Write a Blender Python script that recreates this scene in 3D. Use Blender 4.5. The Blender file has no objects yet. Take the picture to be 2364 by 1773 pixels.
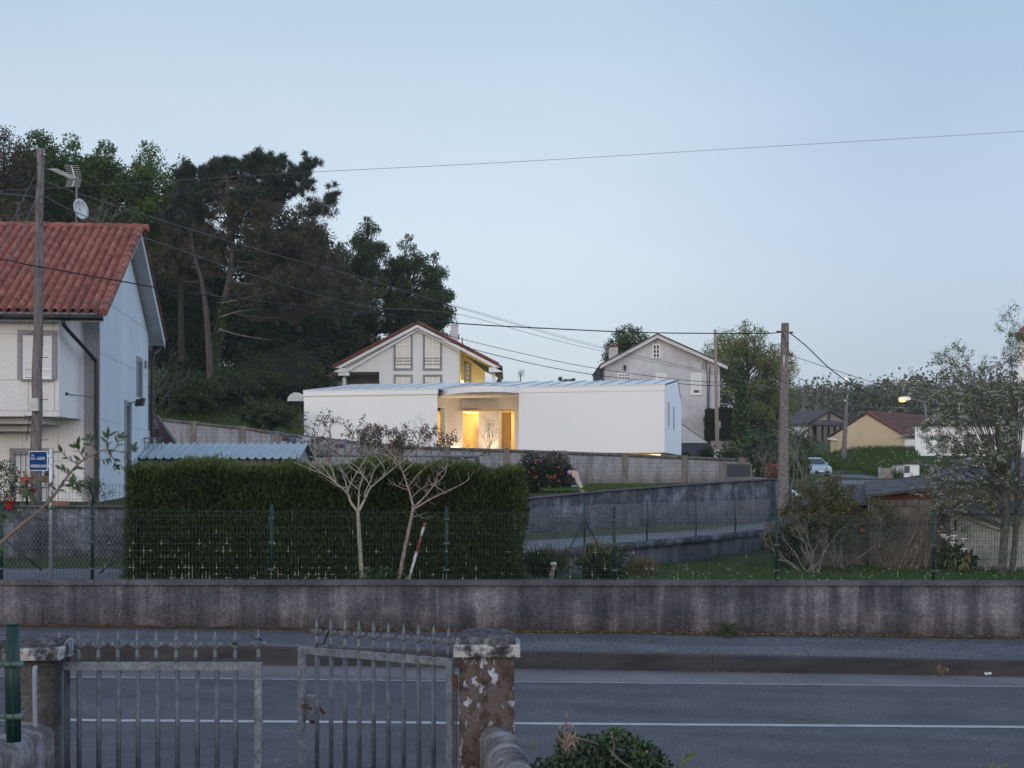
SKY_ST = 1.05; SUN_ST = 0.5; LAMP = 1.0
import bpy, math, random
import numpy as np
from mathutils import Vector, Matrix
random.seed(7); RG = np.random.default_rng(11)
SC = bpy.context.scene; COL = SC.collection
F = 3283.0; CX = 1182.0; HZ = 1120.0; EYE = 2.75          # pinhole of the photograph (2364 px wide), eye height above the road
def at(px, py, Y): return Vector(((px-CX)/F*Y, Y, EYE+(HZ-py)/F*Y))
def xof(px, Y): return (px-CX)/F*Y
def zof(py, Y): return EYE+(HZ-py)/F*Y
WORLD = {}
def tag(o, label=None, cat=None, group=None, kind=None):
    if label: o['label'] = label
    if cat: o['category'] = cat
    if group: o['group'] = group
    if kind: o['kind'] = kind
    return o
def thing(name, label, cat, loc, group=None):
    o = bpy.data.objects.new(name, None); o.empty_display_size = .2
    o.location = loc; COL.objects.link(o); WORLD[o.name] = Matrix.Translation(Vector(loc))
    return tag(o, label, cat, group)
def link(name, me, mat, parent=None):
    o = bpy.data.objects.new(name, me)
    for m in (mat if isinstance(mat, (list, tuple)) else [mat]): me.materials.append(m)
    COL.objects.link(o)
    if parent is not None:
        o.parent = parent; w = WORLD.get(parent.name, Matrix()); o.matrix_parent_inverse = w.inverted()
    WORLD[o.name] = Matrix()
    return o
def copy_tree(o, loc, label=None, group=None, parent=None, rz=None, scale=None):
    c = o.copy(); COL.objects.link(c)
    if parent is not None: c.parent = parent
    else:
        c.location = loc
        if rz is not None: c.rotation_euler = (0, 0, rz)
        if scale is not None: c.scale = scale if hasattr(scale, '__len__') else (scale,)*3
        if label: c['label'] = label
        if group: c['group'] = group
    for ch in [k for k in bpy.data.objects if k.parent == o]: copy_tree(ch, None, parent=c)
    return c
class MB:
    def __init__(s, T=None): s.v = []; s.f = []; s.m = []; s.cur = 0; s.T = T
    def add(s, vs, fs):
        b = len(s.v)
        if s.T is not None: vs = [s.T @ Vector(v) for v in vs]
        s.v += [tuple(v) for v in vs]; s.f += [tuple(i+b for i in f) for f in fs]; s.m += [s.cur]*len(fs)
    def hexa(s, p): s.add(p, [(0,3,2,1),(4,5,6,7),(0,1,5,4),(1,2,6,5),(2,3,7,6),(3,0,4,7)])
    def box(s, x0, x1, y0, y1, z0, z1):
        s.hexa([(x0,y0,z0),(x1,y0,z0),(x1,y1,z0),(x0,y1,z0),(x0,y0,z1),(x1,y0,z1),(x1,y1,z1),(x0,y1,z1)])
    def bbox(s, x0, x1, y0, y1, z0, z1, b=.01):           # box with chamfered vertical and top edges
        P = [(x0+b,y0),(x1-b,y0),(x1,y0+b),(x1,y1-b),(x1-b,y1),(x0+b,y1),(x0,y1-b),(x0,y0+b)]
        c = ((x0+x1)/2, (y0+y1)/2)
        Q = [(x+(b if x < c[0] else -b)*.7, y+(b if y < c[1] else -b)*.7) for x, y in P]
        n = 8; vs = [(x,y,z0) for x,y in P]+[(x,y,z1-b) for x,y in P]+[(x,y,z1) for x,y in Q]
        fs = [tuple(range(n))[::-1], tuple(range(2*n, 3*n))]
        for r in (0, 1):
            for i in range(n): fs.append((r*n+i, r*n+(i+1)%n, (r+1)*n+(i+1)%n, (r+1)*n+i))
        s.add(vs, fs)
    def prism(s, poly, vec):
        n = len(poly); vec = Vector(vec); a = [Vector(p) for p in poly]; b = [p+vec for p in a]
        s.add(a+b, [tuple(range(n))[::-1], tuple(range(n, 2*n))]+[(i,(i+1)%n,n+(i+1)%n,n+i) for i in range(n)])
    def tube(s, path, r, n=6, cap=True):
        P = [Vector(p) for p in path]; k = len(P)
        R = list(r) if hasattr(r, '__len__') else [r]*k
        if len(R) != k: R = [R[0]+(R[-1]-R[0])*i/(k-1) for i in range(k)]
        vs = []; prev = None
        for i in range(k):
            d = (P[min(i+1, k-1)]-P[max(i-1, 0)])
            d = d.normalized() if d.length > 1e-9 else Vector((0,0,1))
            if prev is None:
                a = d.orthogonal().normalized()
            else:
                a = prev-d*prev.dot(d); a = a.normalized() if a.length > 1e-6 else d.orthogonal().normalized()
            prev = a; b = d.cross(a)
            for j in range(n):
                t = 2*math.pi*j/n; vs.append(P[i]+(a*math.cos(t)+b*math.sin(t))*R[i])
        fs = [(i*n+j, i*n+(j+1)%n, (i+1)*n+(j+1)%n, (i+1)*n+j) for i in range(k-1) for j in range(n)]
        if cap: fs += [tuple(range(n))[::-1], tuple(range((k-1)*n, k*n))]
        s.add(vs, fs)
    def lathe(s, prof, c, n=12):
        c = Vector(c); s.tube([c+Vector((0,0,z)) for r, z in prof], [max(r,1e-4) for r, z in prof], n)
    def disc(s, c, nrm, r, th, n=14):
        nrm = Vector(nrm).normalized(); c = Vector(c); s.tube([c-nrm*th/2, c+nrm*th/2], r, n)
    def ball(s, c, r, n=8, sc=(1,1,1)):
        c = Vector(c); m = max(4, n//2+1); vs = []; fs = []
        for i in range(m+1):
            ph = math.pi*i/m
            for j in range(n):
                t = 2*math.pi*j/n; vs.append(c+Vector((math.sin(ph)*math.cos(t)*r*sc[0], math.sin(ph)*math.sin(t)*r*sc[1], math.cos(ph)*r*sc[2])))
        for i in range(m):
            for j in range(n): fs.append((i*n+j, i*n+(j+1)%n, (i+1)*n+(j+1)%n, (i+1)*n+j))
        s.add(vs, fs)
    def build(s, name, mat, parent=None, smooth=False):
        me = bpy.data.meshes.new(name); me.from_pydata(s.v, [], s.f)
        o = link(name, me, mat, parent)
        if any(s.m): me.polygons.foreach_set('material_index', s.m)
        if smooth: me.polygons.foreach_set('use_smooth', [True]*len(s.f))
        me.update(); return o
def npmesh(name, V, Q, mat, parent=None, smooth=False):
    V = np.asarray(V, np.float32); Q = np.asarray(Q, np.int32); k = Q.shape[1]
    me = bpy.data.meshes.new(name); me.vertices.add(len(V)); me.vertices.foreach_set('co', V.ravel())
    me.loops.add(Q.size); me.loops.foreach_set('vertex_index', Q.ravel())
    me.polygons.add(len(Q)); me.polygons.foreach_set('loop_start', np.arange(0, Q.size, k, dtype=np.int32))
    if smooth: me.polygons.foreach_set('use_smooth', np.ones(len(Q), bool))
    me.update(calc_edges=True); me.validate()
    return link(name, me, mat, parent)
def unit(a): return a/np.maximum(np.linalg.norm(a, axis=1, keepdims=True), 1e-9)
def leafverts(C, L, W, D=None, N=None, up=0.3, fold=.0):
    """diamond shaped leaves: C centres (n,3), L lengths, W widths, D axis direction"""
    n = len(C); L = np.broadcast_to(L, n)[:, None]; W = np.broadcast_to(W, n)[:, None]
    if D is None: D = RG.normal(size=(n,3))
    D = unit(D)
    if N is None: N = RG.normal(size=(n,3))+np.array([0,0,up*3])
    B = unit(np.cross(D, N)); 
    a = C-D*L*.5; c = C+D*L*.5; b = C+B*W*.5-D*L*.08; d = C-B*W*.5-D*L*.08
    V = np.stack([a,b,c,d], 1).reshape(-1,3); Q = np.arange(4*n).reshape(n,4)
    return V, Q
def leaves(name, C, L, W, mat, parent=None, **k):
    V, Q = leafverts(np.asarray(C), L, W, **k); return npmesh(name, V, Q, mat, parent)
def gauss(n, c, s): return RG.normal(size=(n,3))*np.array(s)+np.array(c)
def inball(n):
    v = unit(RG.normal(size=(n,3))); return v*(RG.random((n,1))**(1/3))
def mesh_text(txt, size, mat, parent, M, name, ex=.001, bold=0.0, cond=1.0):
    cu = bpy.data.curves.new(name, 'FONT'); cu.body = txt; cu.size = size; cu.extrude = ex; cu.offset = bold
    cu.align_x = 'CENTER'; cu.align_y = 'CENTER'
    o = bpy.data.objects.new(name, cu); COL.objects.link(o)
    bpy.context.view_layer.update()
    dg = bpy.context.evaluated_depsgraph_get(); me = bpy.data.meshes.new_from_object(o.evaluated_get(dg))
    bpy.data.objects.remove(o); me.transform(Matrix.Diagonal((cond,1,1,1))); me.transform(M); me.materials.clear()
    return link(name, me, mat, parent)
# ---------------------------------------------------------------- materials
class NT:
    def __init__(s, name, rough=.8, spec=.25, metal=0.):
        s.mat = bpy.data.materials.new(name); s.mat.use_nodes = True; s.t = s.mat.node_tree
        s.b = s.t.nodes['Principled BSDF']; s.b.inputs['Roughness'].default_value = rough
        s.b.inputs['Specular IOR Level'].default_value = spec; s.b.inputs['Metallic'].default_value = metal
        s.g = s.n('ShaderNodeNewGeometry')
    def n(s, t, **k):
        x = s.t.nodes.new(t)
        for a, v in k.items(): setattr(x, a, v)
        return x
    def set(s, inp, v):
        if isinstance(v, bpy.types.NodeSocket): s.t.links.new(v, inp)
        else:
            if hasattr(inp.default_value, '__len__') and len(inp.default_value) == 4 and len(v) == 3: v = (*v, 1)
            inp.default_value = v
    def pos(s, sc=(1,1,1), off=(0,0,0)):
        m = s.n('ShaderNodeMapping'); s.set(m.inputs['Vector'], s.g.outputs['Position']); m.inputs['Scale'].default_value = sc; m.inputs['Location'].default_value = off
        return m.outputs[0]
    def noise(s, vec, scale, det=4, rough=.6, dist=0.):
        x = s.n('ShaderNodeTexNoise'); s.set(x.inputs['Vector'], vec); x.inputs['Scale'].default_value = scale; x.inputs['Detail'].default_value = det
        x.inputs['Roughness'].default_value = rough; x.inputs['Distortion'].default_value = dist; return x.outputs['Fac']
    def voro(s, vec, scale, out='Distance', feature='F1'):
        x = s.n('ShaderNodeTexVoronoi', feature=feature); s.set(x.inputs['Vector'], vec); x.inputs['Scale'].default_value = scale; return x.outputs[out]
    def ramp(s, fac, stops):
        r = s.n('ShaderNodeValToRGB'); s.set(r.inputs[0], fac); e = r.color_ramp.elements
        while len(e) < len(stops): e.new(.5)
        for k, (p, c) in zip(e, stops):
            k.position = p; k.color = (c, c, c, 1) if not hasattr(c, '__len__') else ((*c, 1) if len(c) == 3 else c)
        return r.outputs[0]
    def mix(s, fac, a, b, mode='MIX'):
        m = s.n('ShaderNodeMix', data_type='RGBA', blend_type=mode); s.set(m.inputs[0], fac); s.set(m.inputs[6], a); s.set(m.inputs[7], b); return m.outputs[2]
    def math(s, op, a, b=0.):
        m = s.n('ShaderNodeMath', operation=op); s.set(m.inputs[0], a); s.set(m.inputs[1], b); return m.outputs[0]
    def col(s, c): s.set(s.b.inputs['Base Color'], c); return s
    def bump(s, h, st=.3, d=.02):
        x = s.n('ShaderNodeBump'); s.set(x.inputs['Height'], h); x.inputs['Strength'].default_value = st; x.inputs['Distance'].default_value = d; s.set(s.b.inputs['Normal'], x.outputs[0]); return s
    def rgh(s, v): s.set(s.b.inputs['Roughness'], v); return s
def M(name, c1, c2=None, scale=4., rough=.75, spec=.25, metal=0., stretch=(1,1,1), bump=0., bscale=60., det=5, lo=.35, hi=.65, bd=.01):
    t = NT(name, rough, spec, metal)
    if c2 is None: c2 = tuple(x*.82 for x in c1)
    t.col(t.ramp(t.noise(t.pos(stretch), scale, det), [(lo, c1), (hi, c2)]))
    if bump: t.bump(t.noise(t.pos(stretch), bscale, 3), bump, bd)
    return t.mat
def ML(name, cols, rough=.55, spec=.2, trans=.25, patch=.35):
    t = NT(name, rough, spec); n = len(cols)
    isl = t.g.outputs['Random Per Island']
    f = t.math('ADD', t.math('MULTIPLY', isl, 1-patch), t.math('MULTIPLY', t.noise(t.pos(), .9, 3), patch))
    c = t.ramp(f, [(i/(n-1)*.9+.05, k) for i, k in enumerate(cols)]); t.col(c)
    if trans:
        tr = t.n('ShaderNodeBsdfTranslucent'); t.set(tr.inputs[0], c); ms = t.n('ShaderNodeMixShader'); ms.inputs[0].default_value = trans
        out = t.t.nodes['Material Output']; t.t.links.new(t.b.outputs[0], ms.inputs[1]); t.t.links.new(tr.outputs[0], ms.inputs[2]); t.t.links.new(ms.outputs[0], out.inputs[0])
    return t.mat
def ME(name, c, st):
    t = NT(name); t.b.inputs['Base Color'].default_value = (*c, 1); t.b.inputs['Emission Color'].default_value = (*c, 1); t.b.inputs['Emission Strength'].default_value = st; return t.mat
# ---------------------------------------------------------------- material library
def concrete(name, dark, mid, light, streak=1.0, pebble=120., bump=.5, topz=None):
    t = NT(name, .9, .15)
    st = t.noise(t.pos((1.9,1.9,.16)), 1.6, 5, .62)
    st2 = t.noise(t.pos((6.5,6.5,.45), (3,1,0)), 1.5, 4, .6)
    bl = t.noise(t.pos((1,1,1.3)), 1.4, 5, .6)
    s = t.math('ADD', t.math('ADD', t.math('MULTIPLY', st, .62*streak), t.math('MULTIPLY', st2, .22*streak)), t.math('MULTIPLY', bl, 1-.84*streak))
    c = t.ramp(s, [(.36, dark), (.5, mid), (.63, light)])
    pb = t.noise(t.pos(), pebble, 2, .7)
    c = t.mix(.75, c, t.ramp(pb, [(.3, .45), (.52, 1.0), (.7, 1.75)]), 'MULTIPLY')
    t.col(c); t.bump(t.math('ADD', pb, t.math('MULTIPLY', t.noise(t.pos(), pebble*.3, 3), .6)), bump, .02)
    return t.mat
m_wall = concrete('roadside render', (.03,.03,.036), (.085,.08,.088), (.2,.185,.19), .72, 34.)
m_cope = concrete('coping concrete', (.05,.05,.06), (.08,.08,.092), (.12,.118,.13), .3, 50., .3)
m_darkwall = concrete('damp black wall', (.024,.025,.03), (.068,.073,.086), (.185,.2,.23), .6, 14., .3)
m_retain = concrete('mossy retaining wall', (.03,.032,.036), (.075,.08,.088), (.15,.16,.175), .8, 28., .3)
m_pillar_cap = NT('lichen cap', .9, .15)
_t = m_pillar_cap; _n = _t.noise(_t.pos(), 9, 6, .7)
_t.col(_t.ramp(_n, [(.38, (.035,.036,.042)), (.47, (.12,.12,.125)), (.56, (.42,.41,.40))])); _t.bump(_t.noise(_t.pos(), 60, 4), .5, .01); m_pillar_cap = _t.mat
_t = NT('mossy cap top', .95, .1); _n = _t.noise(_t.pos(), 14, 6, .7)
_t.col(_t.ramp(_n, [(.4, (.035,.036,.042)), (.55, (.09,.09,.1)), (.68, (.2,.19,.18))])); _t.bump(_t.noise(_t.pos(), 50, 4), .6, .01); m_cap_top = _t.mat
_t = NT('peeling pillar', .9, .15); _v = _t.pos((1,1,.75))
_a = _t.ramp(_t.noise(_v, 7, 6, .65), [(.33, (.03,.024,.022)), (.45, (.07,.05,.044)), (.56, (.125,.1,.095)), (.68, (.07,.06,.04))])
_p = _t.ramp(_t.noise(_t.pos((1,1,.6), (1.3,2,.1)), 15, 7, .6, .4), [(.54, 0.), (.565, 1.)])
_q = _t.ramp(_t.noise(_t.pos((1,1,1), (4.3,2,.7)), 3.2, 4, .6), [(.42, 0.), (.5, 1.)])
_c = _t.mix(_t.math('MULTIPLY', _p, _q), _a, (.42,.44,.5)); _t.col(_t.mix(.5, _c, _t.ramp(_t.noise(_t.pos(), 90, 3), [(.3,.5),(.6,1.2)]), 'MULTIPLY'))
_t.bump(_t.math('ADD', _t.noise(_t.pos(), 40, 5), _t.math('MULTIPLY', _p, .5)), .6, .012); m_pillar = _t.mat
_t = NT('weathered wall top', .95, .1); _n = _t.noise(_t.pos((1,1,1)), 5, 7, .7)
_t.col(_t.ramp(_n, [(.34, (.06,.056,.055)), (.5, (.15,.142,.14)), (.64, (.28,.265,.265))])); _t.bump(_t.noise(_t.pos(), 40, 5), .6, .015); m_lowwall = _t.mat
# asphalt
def asphalt(name, a, b, grit=.5, gs=160., rough=.75, patchs=.22):
    t = NT(name, rough, .3)
    base = t.mix(.5, t.ramp(t.noise(t.pos((.22,1.6,1)), patchs*2.2, 6, .65), [(.35, a), (.65, b)]), t.ramp(t.noise(t.pos((1,1,1),(5,3,0)), .8, 7, .7), [(.36, tuple(x*.7 for x in a)), (.64, tuple(x*1.2 for x in b))]))
    g = t.noise(t.pos((1,.33,1)), gs, 3, .85)
    c = t.mix(grit, base, t.ramp(g, [(.3,.35),(.5,.95),(.72,2.2)]), 'MULTIPLY')
    cr = t.voro(t.pos((.5,1,1)), .55, 'Distance', 'DISTANCE_TO_EDGE')
    w = t.math('ADD', cr, t.math('MULTIPLY', t.noise(t.pos(), 3, 4), .02))
    c = t.mix(t.ramp(t.noise(t.pos(), .35, 3), [(.5, 0.), (.6, .55)]), c, t.mix(t.ramp(w, [(.010, 1.), (.016, 0.)]), c, (.02,.02,.024)))
    c = t.mix(.6, c, t.ramp(t.noise(t.pos((.012,1.1,1),(3,.4,0)), 1.3, 3, .5), [(.35,.78),(.65,1.18)]), 'MULTIPLY'); sc = t.ramp(t.noise(t.pos((.55,3.,1),(2,9,0)), 1.9, 8, .78, .8), [(.735, 0.), (.78, .35)]); c = t.mix(sc, c, (.26,.27,.29)); t.col(c); t.bump(g, .35, .006); return t.mat
m_road = asphalt('road asphalt', (.052,.054,.066), (.08,.078,.088), .55, 34.)
m_shoulder = asphalt('worn shoulder', (.1,.096,.103), (.145,.135,.14), .55, 34.)
m_pave = asphalt('pavement asphalt', (.062,.065,.077), (.1,.1,.114), .95, 22.)
m_lane = asphalt('lane asphalt', (.085,.09,.105), (.13,.135,.155), .5, 40.)
m_kerb = M('kerb concrete', (.032,.031,.034), (.06,.057,.058), 3, .9, bump=.4, bscale=50, stretch=(.4,1,1.5))
_t = NT('road paint', .6, .3); _n = _t.noise(_t.pos((.6,2,1)), 9, 6, .75)
_t.col(_t.ramp(_n, [(.34, (.09,.09,.1)), (.43, (.28,.285,.3)), (.6, (.4,.405,.425))])); m_paint = _t.mat
_t = NT('worn paint', .7, .3); _n = _t.noise(_t.pos((.5,2.5,1)), 10, 6, .75)
_t.col(_t.ramp(_n, [(.38, (.1,.1,.11)), (.55, (.26,.262,.28))])); m_paint2 = _t.mat
m_moss = M('moss and litter strip', (.035,.018,.008), (.085,.06,.022), 7, .95, bump=.8, bscale=30, bd=.02)
_t = NT('grass ground', .95, .1); _n = _t.noise(_t.pos(), 1.3, 6, .7)
_t.col(_t.mix(.6, _t.ramp(_n, [(.35, (.022,.034,.012)), (.55, (.042,.062,.02)), (.7, (.07,.07,.032))]), _t.ramp(_t.noise(_t.pos(), 22, 4), [(.3,.5),(.65,1.4)]), 'MULTIPLY')); _t.bump(_t.noise(_t.pos(), 25, 4), .8, .05); m_grassground = _t.mat
_t = NT('hill undergrowth', .95, .1); _n = _t.noise(_t.pos(), .35, 7, .72)
_t.col(_t.mix(.7, _t.ramp(_n, [(.35, (.026,.04,.014)), (.52, (.048,.068,.022)), (.68, (.07,.072,.034))]), _t.ramp(_t.noise(_t.pos(), 4, 4), [(.3,.4),(.65,1.5)]), 'MULTIPLY')); m_hill = _t.mat
m_soil = M('bare soil', (.05,.04,.03), (.08,.065,.05), 3, .95, bump=.6, bscale=20)
# metals, poles
m_galv = NT('galvanised steel', .55, .5, .35); _t = m_galv
_v = _t.voro(_t.pos(), 26, 'Color'); _t.col(_t.mix(.6, _t.ramp(_t.noise(_t.pos(), 10, 5), [(.35, (.11,.13,.15)), (.65, (.2,.225,.255))]), _t.ramp(_t.noise(_t.pos(), 34, 3, .8), [(.38,.6),(.52,1.),(.68,1.7)]), 'MULTIPLY')); m_galv = _t.mat
m_galvdark = M('dull galvanised bars', (.07,.083,.098), (.12,.14,.162), 12, .6, .4, .3)
m_rust = M('rusty iron', (.055,.025,.018), (.11,.05,.03), 18, .8, bump=.3)
m_green = M('dark green coating', (.005,.028,.023), (.008,.042,.034), 6, .45, .4)
m_clip = M('pale green clips', (.07,.11,.10), (.1,.15,.14), 10, .6)
m_wiregreen = M('green wire', (.008,.03,.026), (.012,.045,.04), 6, .5, .4)
m_wirepale = M('stripped pale wire', (.4,.4,.32), (.5,.5,.41), 10, .6)
m_wiregalv = M('galvanised wire', (.22,.235,.25), (.34,.36,.38), 10, .5, .5, .3)
m_black = M('black plastic', (.012,.012,.014), (.02,.02,.022), 10, .45, .4)
m_cable = M('cable rubber', (.014,.014,.017), (.025,.025,.03), 10, .6)
m_cablegrey = M('grey cable', (.09,.095,.105), (.13,.135,.145), 10, .6)
m_pvc = M('grey pvc', (.22,.25,.29), (.27,.3,.34), 6, .5)
_t = NT('weathered pole wood', .9, .15); _n = _t.noise(_t.pos((9,9,.55)), 4, 6, .7)
_t.col(_t.ramp(_n, [(.32, (.06,.05,.047)), (.5, (.16,.14,.135)), (.66, (.27,.245,.24))])); _t.bump(_n, .7, .02); m_polewood = _t.mat
m_polewood2 = M('pinkish pole wood', (.24,.18,.155), (.34,.265,.235), 6, .9, stretch=(6,6,.5))
_t = NT('concrete pole', .9, .2); _c = _t.ramp(_t.noise(_t.pos(), 16, 5, .75), [(.32, (.07,.063,.06)), (.5, (.17,.155,.148)), (.66, (.3,.28,.27))]); _t.col(_c); _t.bump(_t.noise(_t.pos(), 40, 3), .6, .01); m_concpole = _t.mat
# walls of houses
def stucco(name, a, b, sp=.35, sc=60., streak=.25):
    t = NT(name, .9, .15)
    c = t.ramp(t.noise(t.pos((.7,.7,.25)), 1.1, 5, .6), [(.35, a), (.65, b)])
    t.col(t.mix(sp, c, t.ramp(t.noise(t.pos(), sc, 2, .8), [(.32,.45),(.5,1.),(.65,1.25)]), 'MULTIPLY')); t.bump(t.noise(t.pos(), sc, 2), .35, .01); return t.mat
m_pebble = stucco('pebble dash', (.66,.645,.64), (.76,.75,.745), .2, 26.)
m_sidewall = stucco('smooth painted render', (.5,.56,.6), (.57,.63,.66), .12, 22.)
m_granite = stucco('grey granite', (.25,.25,.27), (.32,.315,.335), .8, 34.)
m_white = M('white paint', (.78,.78,.78), (.84,.84,.84), 1.2, .6)
m_render_white = M('new white render', (.845,.84,.845), (.875,.87,.875), .45, .85, .1)
m_soffit = M('eave board', (.5,.5,.5), (.6,.6,.6), 2, .7)
m_cream = stucco('cream render', (.72,.73,.73), (.77,.78,.78), .08, 10.)
m_yellowlit = M('yellow lit wall', (.72,.6,.3), (.78,.66,.36), 1, .8)
_t = NT('grey cement render', .95, .1); _n = _t.noise(_t.pos((.8,.8,.45)), .9, 6, .68)
_t.col(_t.ramp(_n, [(.34, (.42,.42,.44)), (.5, (.53,.53,.555)), (.66, (.61,.61,.63))])); m_greyhouse = _t.mat
m_darkgrey = M('dark grey plinth', (.04,.05,.065), (.055,.065,.08), 1, .7)
m_ochre = stucco('ochre wall', (.54,.44,.285), (.61,.5,.335), .1, 5.)
m_oldstone = stucco('old stone', (.22,.2,.18), (.32,.3,.27), .5, 6.)
m_frame = M('white joinery', (.72,.74,.77), (.8,.82,.84), 2, .4, .4)
m_glasspale = NT('window with drawn curtain', .12, .6); m_glasspale.b.inputs['Base Color'].default_value = (.56,.54,.5,1); m_glasspale = m_glasspale.mat
m_glassdark = NT('dark window glass', .08, .6); m_glassdark.b.inputs['Base Color'].default_value = (.03,.035,.04,1); m_glassdark = m_glassdark.mat
_t = NT('roller shutter', .6, .3); _w = _t.n('ShaderNodeTexWave', wave_type='BANDS', bands_direction='Z'); _t.set(_w.inputs['Vector'], _t.pos()); _w.inputs['Scale'].default_value = 6.5
_t.col(_t.ramp(_w.outputs['Fac'], [(.1, (.67,.68,.7)), (.4, (.75,.75,.765))])); _t.bump(_w.outputs['Fac'], .5, .02); m_shutter = _t.mat
_t = NT('terracotta tiles', .85, .2); _c = _t.ramp(_t.noise(_t.pos(), 3.2, 5, .7), [(.3, (.14,.056,.045)), (.5, (.25,.092,.074)), (.68, (.33,.155,.125))])
_c = _t.mix(_t.ramp(_t.noise(_t.pos((1,1,1), (7,0,2)), .8, 6, .7), [(.56, 0.), (.72, .75)]), _c, (.15,.125,.11)); _t.col(_t.mix(.55, _c, _t.ramp(_t.voro(_t.pos((4.7,2.6,2.6)), 1., 'Color'), [(0., .65), (1., 1.25)]), 'MULTIPLY')); m_tile = _t.mat
m_tiledark = M('weathered red tiles', (.1,.045,.04), (.17,.08,.068), 3, .85)
m_tileflat = M('brick red flat tiles', (.16,.06,.05), (.24,.095,.075), 4, .85)
_t = NT('zinc roofing', .5, .4, .15); _t.col(_t.ramp(_t.noise(_t.pos(), .8, 4), [(.35, (.6,.63,.64)), (.65, (.68,.71,.715))])); m_zinc = _t.mat
m_bluemetal = M('pale blue metal sheet', (.27,.34,.375), (.34,.41,.44), 1.5, .45, .4, stretch=(3,1,.5))
_t = NT('grey sheet cladding', .75, .3); _t.col(_t.ramp(_t.noise(_t.pos((1,1,.2)), 6, 6, .7), [(.3, (.13,.135,.14)), (.65, (.26,.265,.27))])); m_cladding = _t.mat
def blocks(name, a, b, mort, w=.5, h=.25, ang=0.):
    t = NT(name, .95, .1); sx = t.n('ShaderNodeSeparateXYZ'); t.set(sx.inputs[0], t.g.outputs['Position']); cb = t.n('ShaderNodeCombineXYZ')
    t.set(cb.inputs[0], t.math('ADD', t.math('MULTIPLY', sx.outputs[0], math.cos(ang)), t.math('MULTIPLY', sx.outputs[1], math.sin(ang)))); t.set(cb.inputs[1], sx.outputs[2])
    br = t.n('ShaderNodeTexBrick'); t.set(br.inputs['Vector'], cb.outputs[0]); br.inputs['Scale'].default_value = 1; br.inputs['Brick Width'].default_value = w; br.inputs['Row Height'].default_value = h
    br.inputs['Mortar Size'].default_value = .012; br.inputs['Color1'].default_value = (*a,1); br.inputs['Color2'].default_value = (*b,1); br.inputs['Mortar'].default_value = (*mort,1)
    st = t.ramp(t.noise(t.pos((2.2,2.2,.3)), 1.3, 5, .65), [(.35,.5),(.5,.95),(.65,1.15)])
    c = t.mix(.8, br.outputs['Color'], st, 'MULTIPLY'); t.col(t.mix(.5, c, t.ramp(t.noise(t.pos(), 18, 3, .7), [(.3,.7),(.6,1.15)]), 'MULTIPLY')); t.bump(br.outputs['Fac'], -.3, .01); return t.mat
m_block = blocks('concrete blocks', (.235,.23,.235), (.26,.255,.26), (.18,.175,.177), .4, .2)
m_blockpost = M('stained concrete post', (.12,.105,.095), (.21,.19,.175), 2.5, .95, stretch=(2,2,.5))
m_blocktop = M('stained wall top', (.07,.065,.062), (.15,.14,.135), 2.5, .95, stretch=(2.5,2.5,.6))
m_slate = NT('slate and fibre cement', .9, .2); _t = m_slate; _t.col(_t.mix(.6, _t.ramp(_t.noise(_t.pos(), 2.5, 6, .7), [(.32, (.05,.05,.056)), (.6, (.1,.1,.108)), (.75, (.16,.155,.15))]), _t.ramp(_t.noise(_t.pos((1,1,1)), 20, 4, .7), [(.3,.5),(.65,1.3)]), 'MULTIPLY')); _t.bump(_t.noise(_t.pos((2,6,2)), 6, 4), .8, .03); m_slate = _t.mat
m_shedwall = concrete('shed plaster', (.05,.047,.043), (.12,.112,.1), (.21,.195,.175), .5, 30., .3)
m_shedwhite = concrete('limewashed shed wall', (.17,.165,.15), (.33,.32,.29), (.42,.41,.38), .5, 30., .3)
m_shedblock = blocks('shed blockwork', (.16,.15,.14), (.2,.19,.175), (.08,.075,.07), .4, .2)
m_brick = blocks('hollow red bricks', (.15,.06,.045), (.19,.085,.06), (.1,.07,.06), .25, .1)
m_terracotta = M('terracotta pot', (.32,.13,.085), (.4,.17,.11), 5, .8)
m_redpot = M('red plastic pot', (.2,.014,.014), (.25,.02,.02), 5, .5)
m_blue = M('sign blue', (.003,.042,.17), (.003,.046,.18), 2, .6, .12)
m_signwhite = M('sign white', (.75,.76,.78), (.8,.81,.82), 2, .5)
m_alu = M('brushed aluminium post', (.42,.45,.48), (.52,.55,.58), 4, .4, .5, .5)
m_redpaint = M('flaking red paint', (.2,.045,.035), (.3,.08,.06), 14, .8)
m_oldwhite = M('old white paint', (.5,.5,.5), (.62,.62,.62), 14, .8)
# bark and leaves
m_bark = M('dark bark', (.035,.028,.024), (.07,.058,.05), 5, .95, stretch=(3,3,.6), bump=.6, bscale=14)
m_pinebark = M('pine bark', (.05,.042,.04), (.095,.08,.076), 3, .95, stretch=(3,3,.7), bump=.7, bscale=10)
m_palebark = M('pale smooth bark', (.23,.18,.155), (.34,.275,.24), 9, .85, stretch=(2,2,.8))
m_palebark2 = M('greenish pale bark', (.26,.24,.17), (.36,.33,.26), 9, .85, stretch=(2,2,.8))
m_greytwig = M('grey twigs', (.13,.115,.105), (.23,.21,.195), 6, .9)
m_lichen = M('lichened grey bark', (.055,.053,.048), (.14,.136,.124), 9, .95, bump=.5, bscale=30)
m_browntwig = M('brown stalks', (.14,.105,.085), (.24,.185,.155), 6, .9)
l_oak = ML('oak leaves', [(.032,.062,.013), (.06,.108,.021), (.1,.155,.038)])
l_bright = ML('spring green leaves', [(.048,.09,.015), (.085,.145,.024), (.135,.2,.045)])
l_dark = ML('dark woodland leaves', [(.017,.034,.011), (.032,.059,.016), (.053,.085,.026)])
l_olive = ML('olive brown leaves', [(.035,.036,.016), (.06,.055,.024), (.085,.075,.035)])
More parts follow.
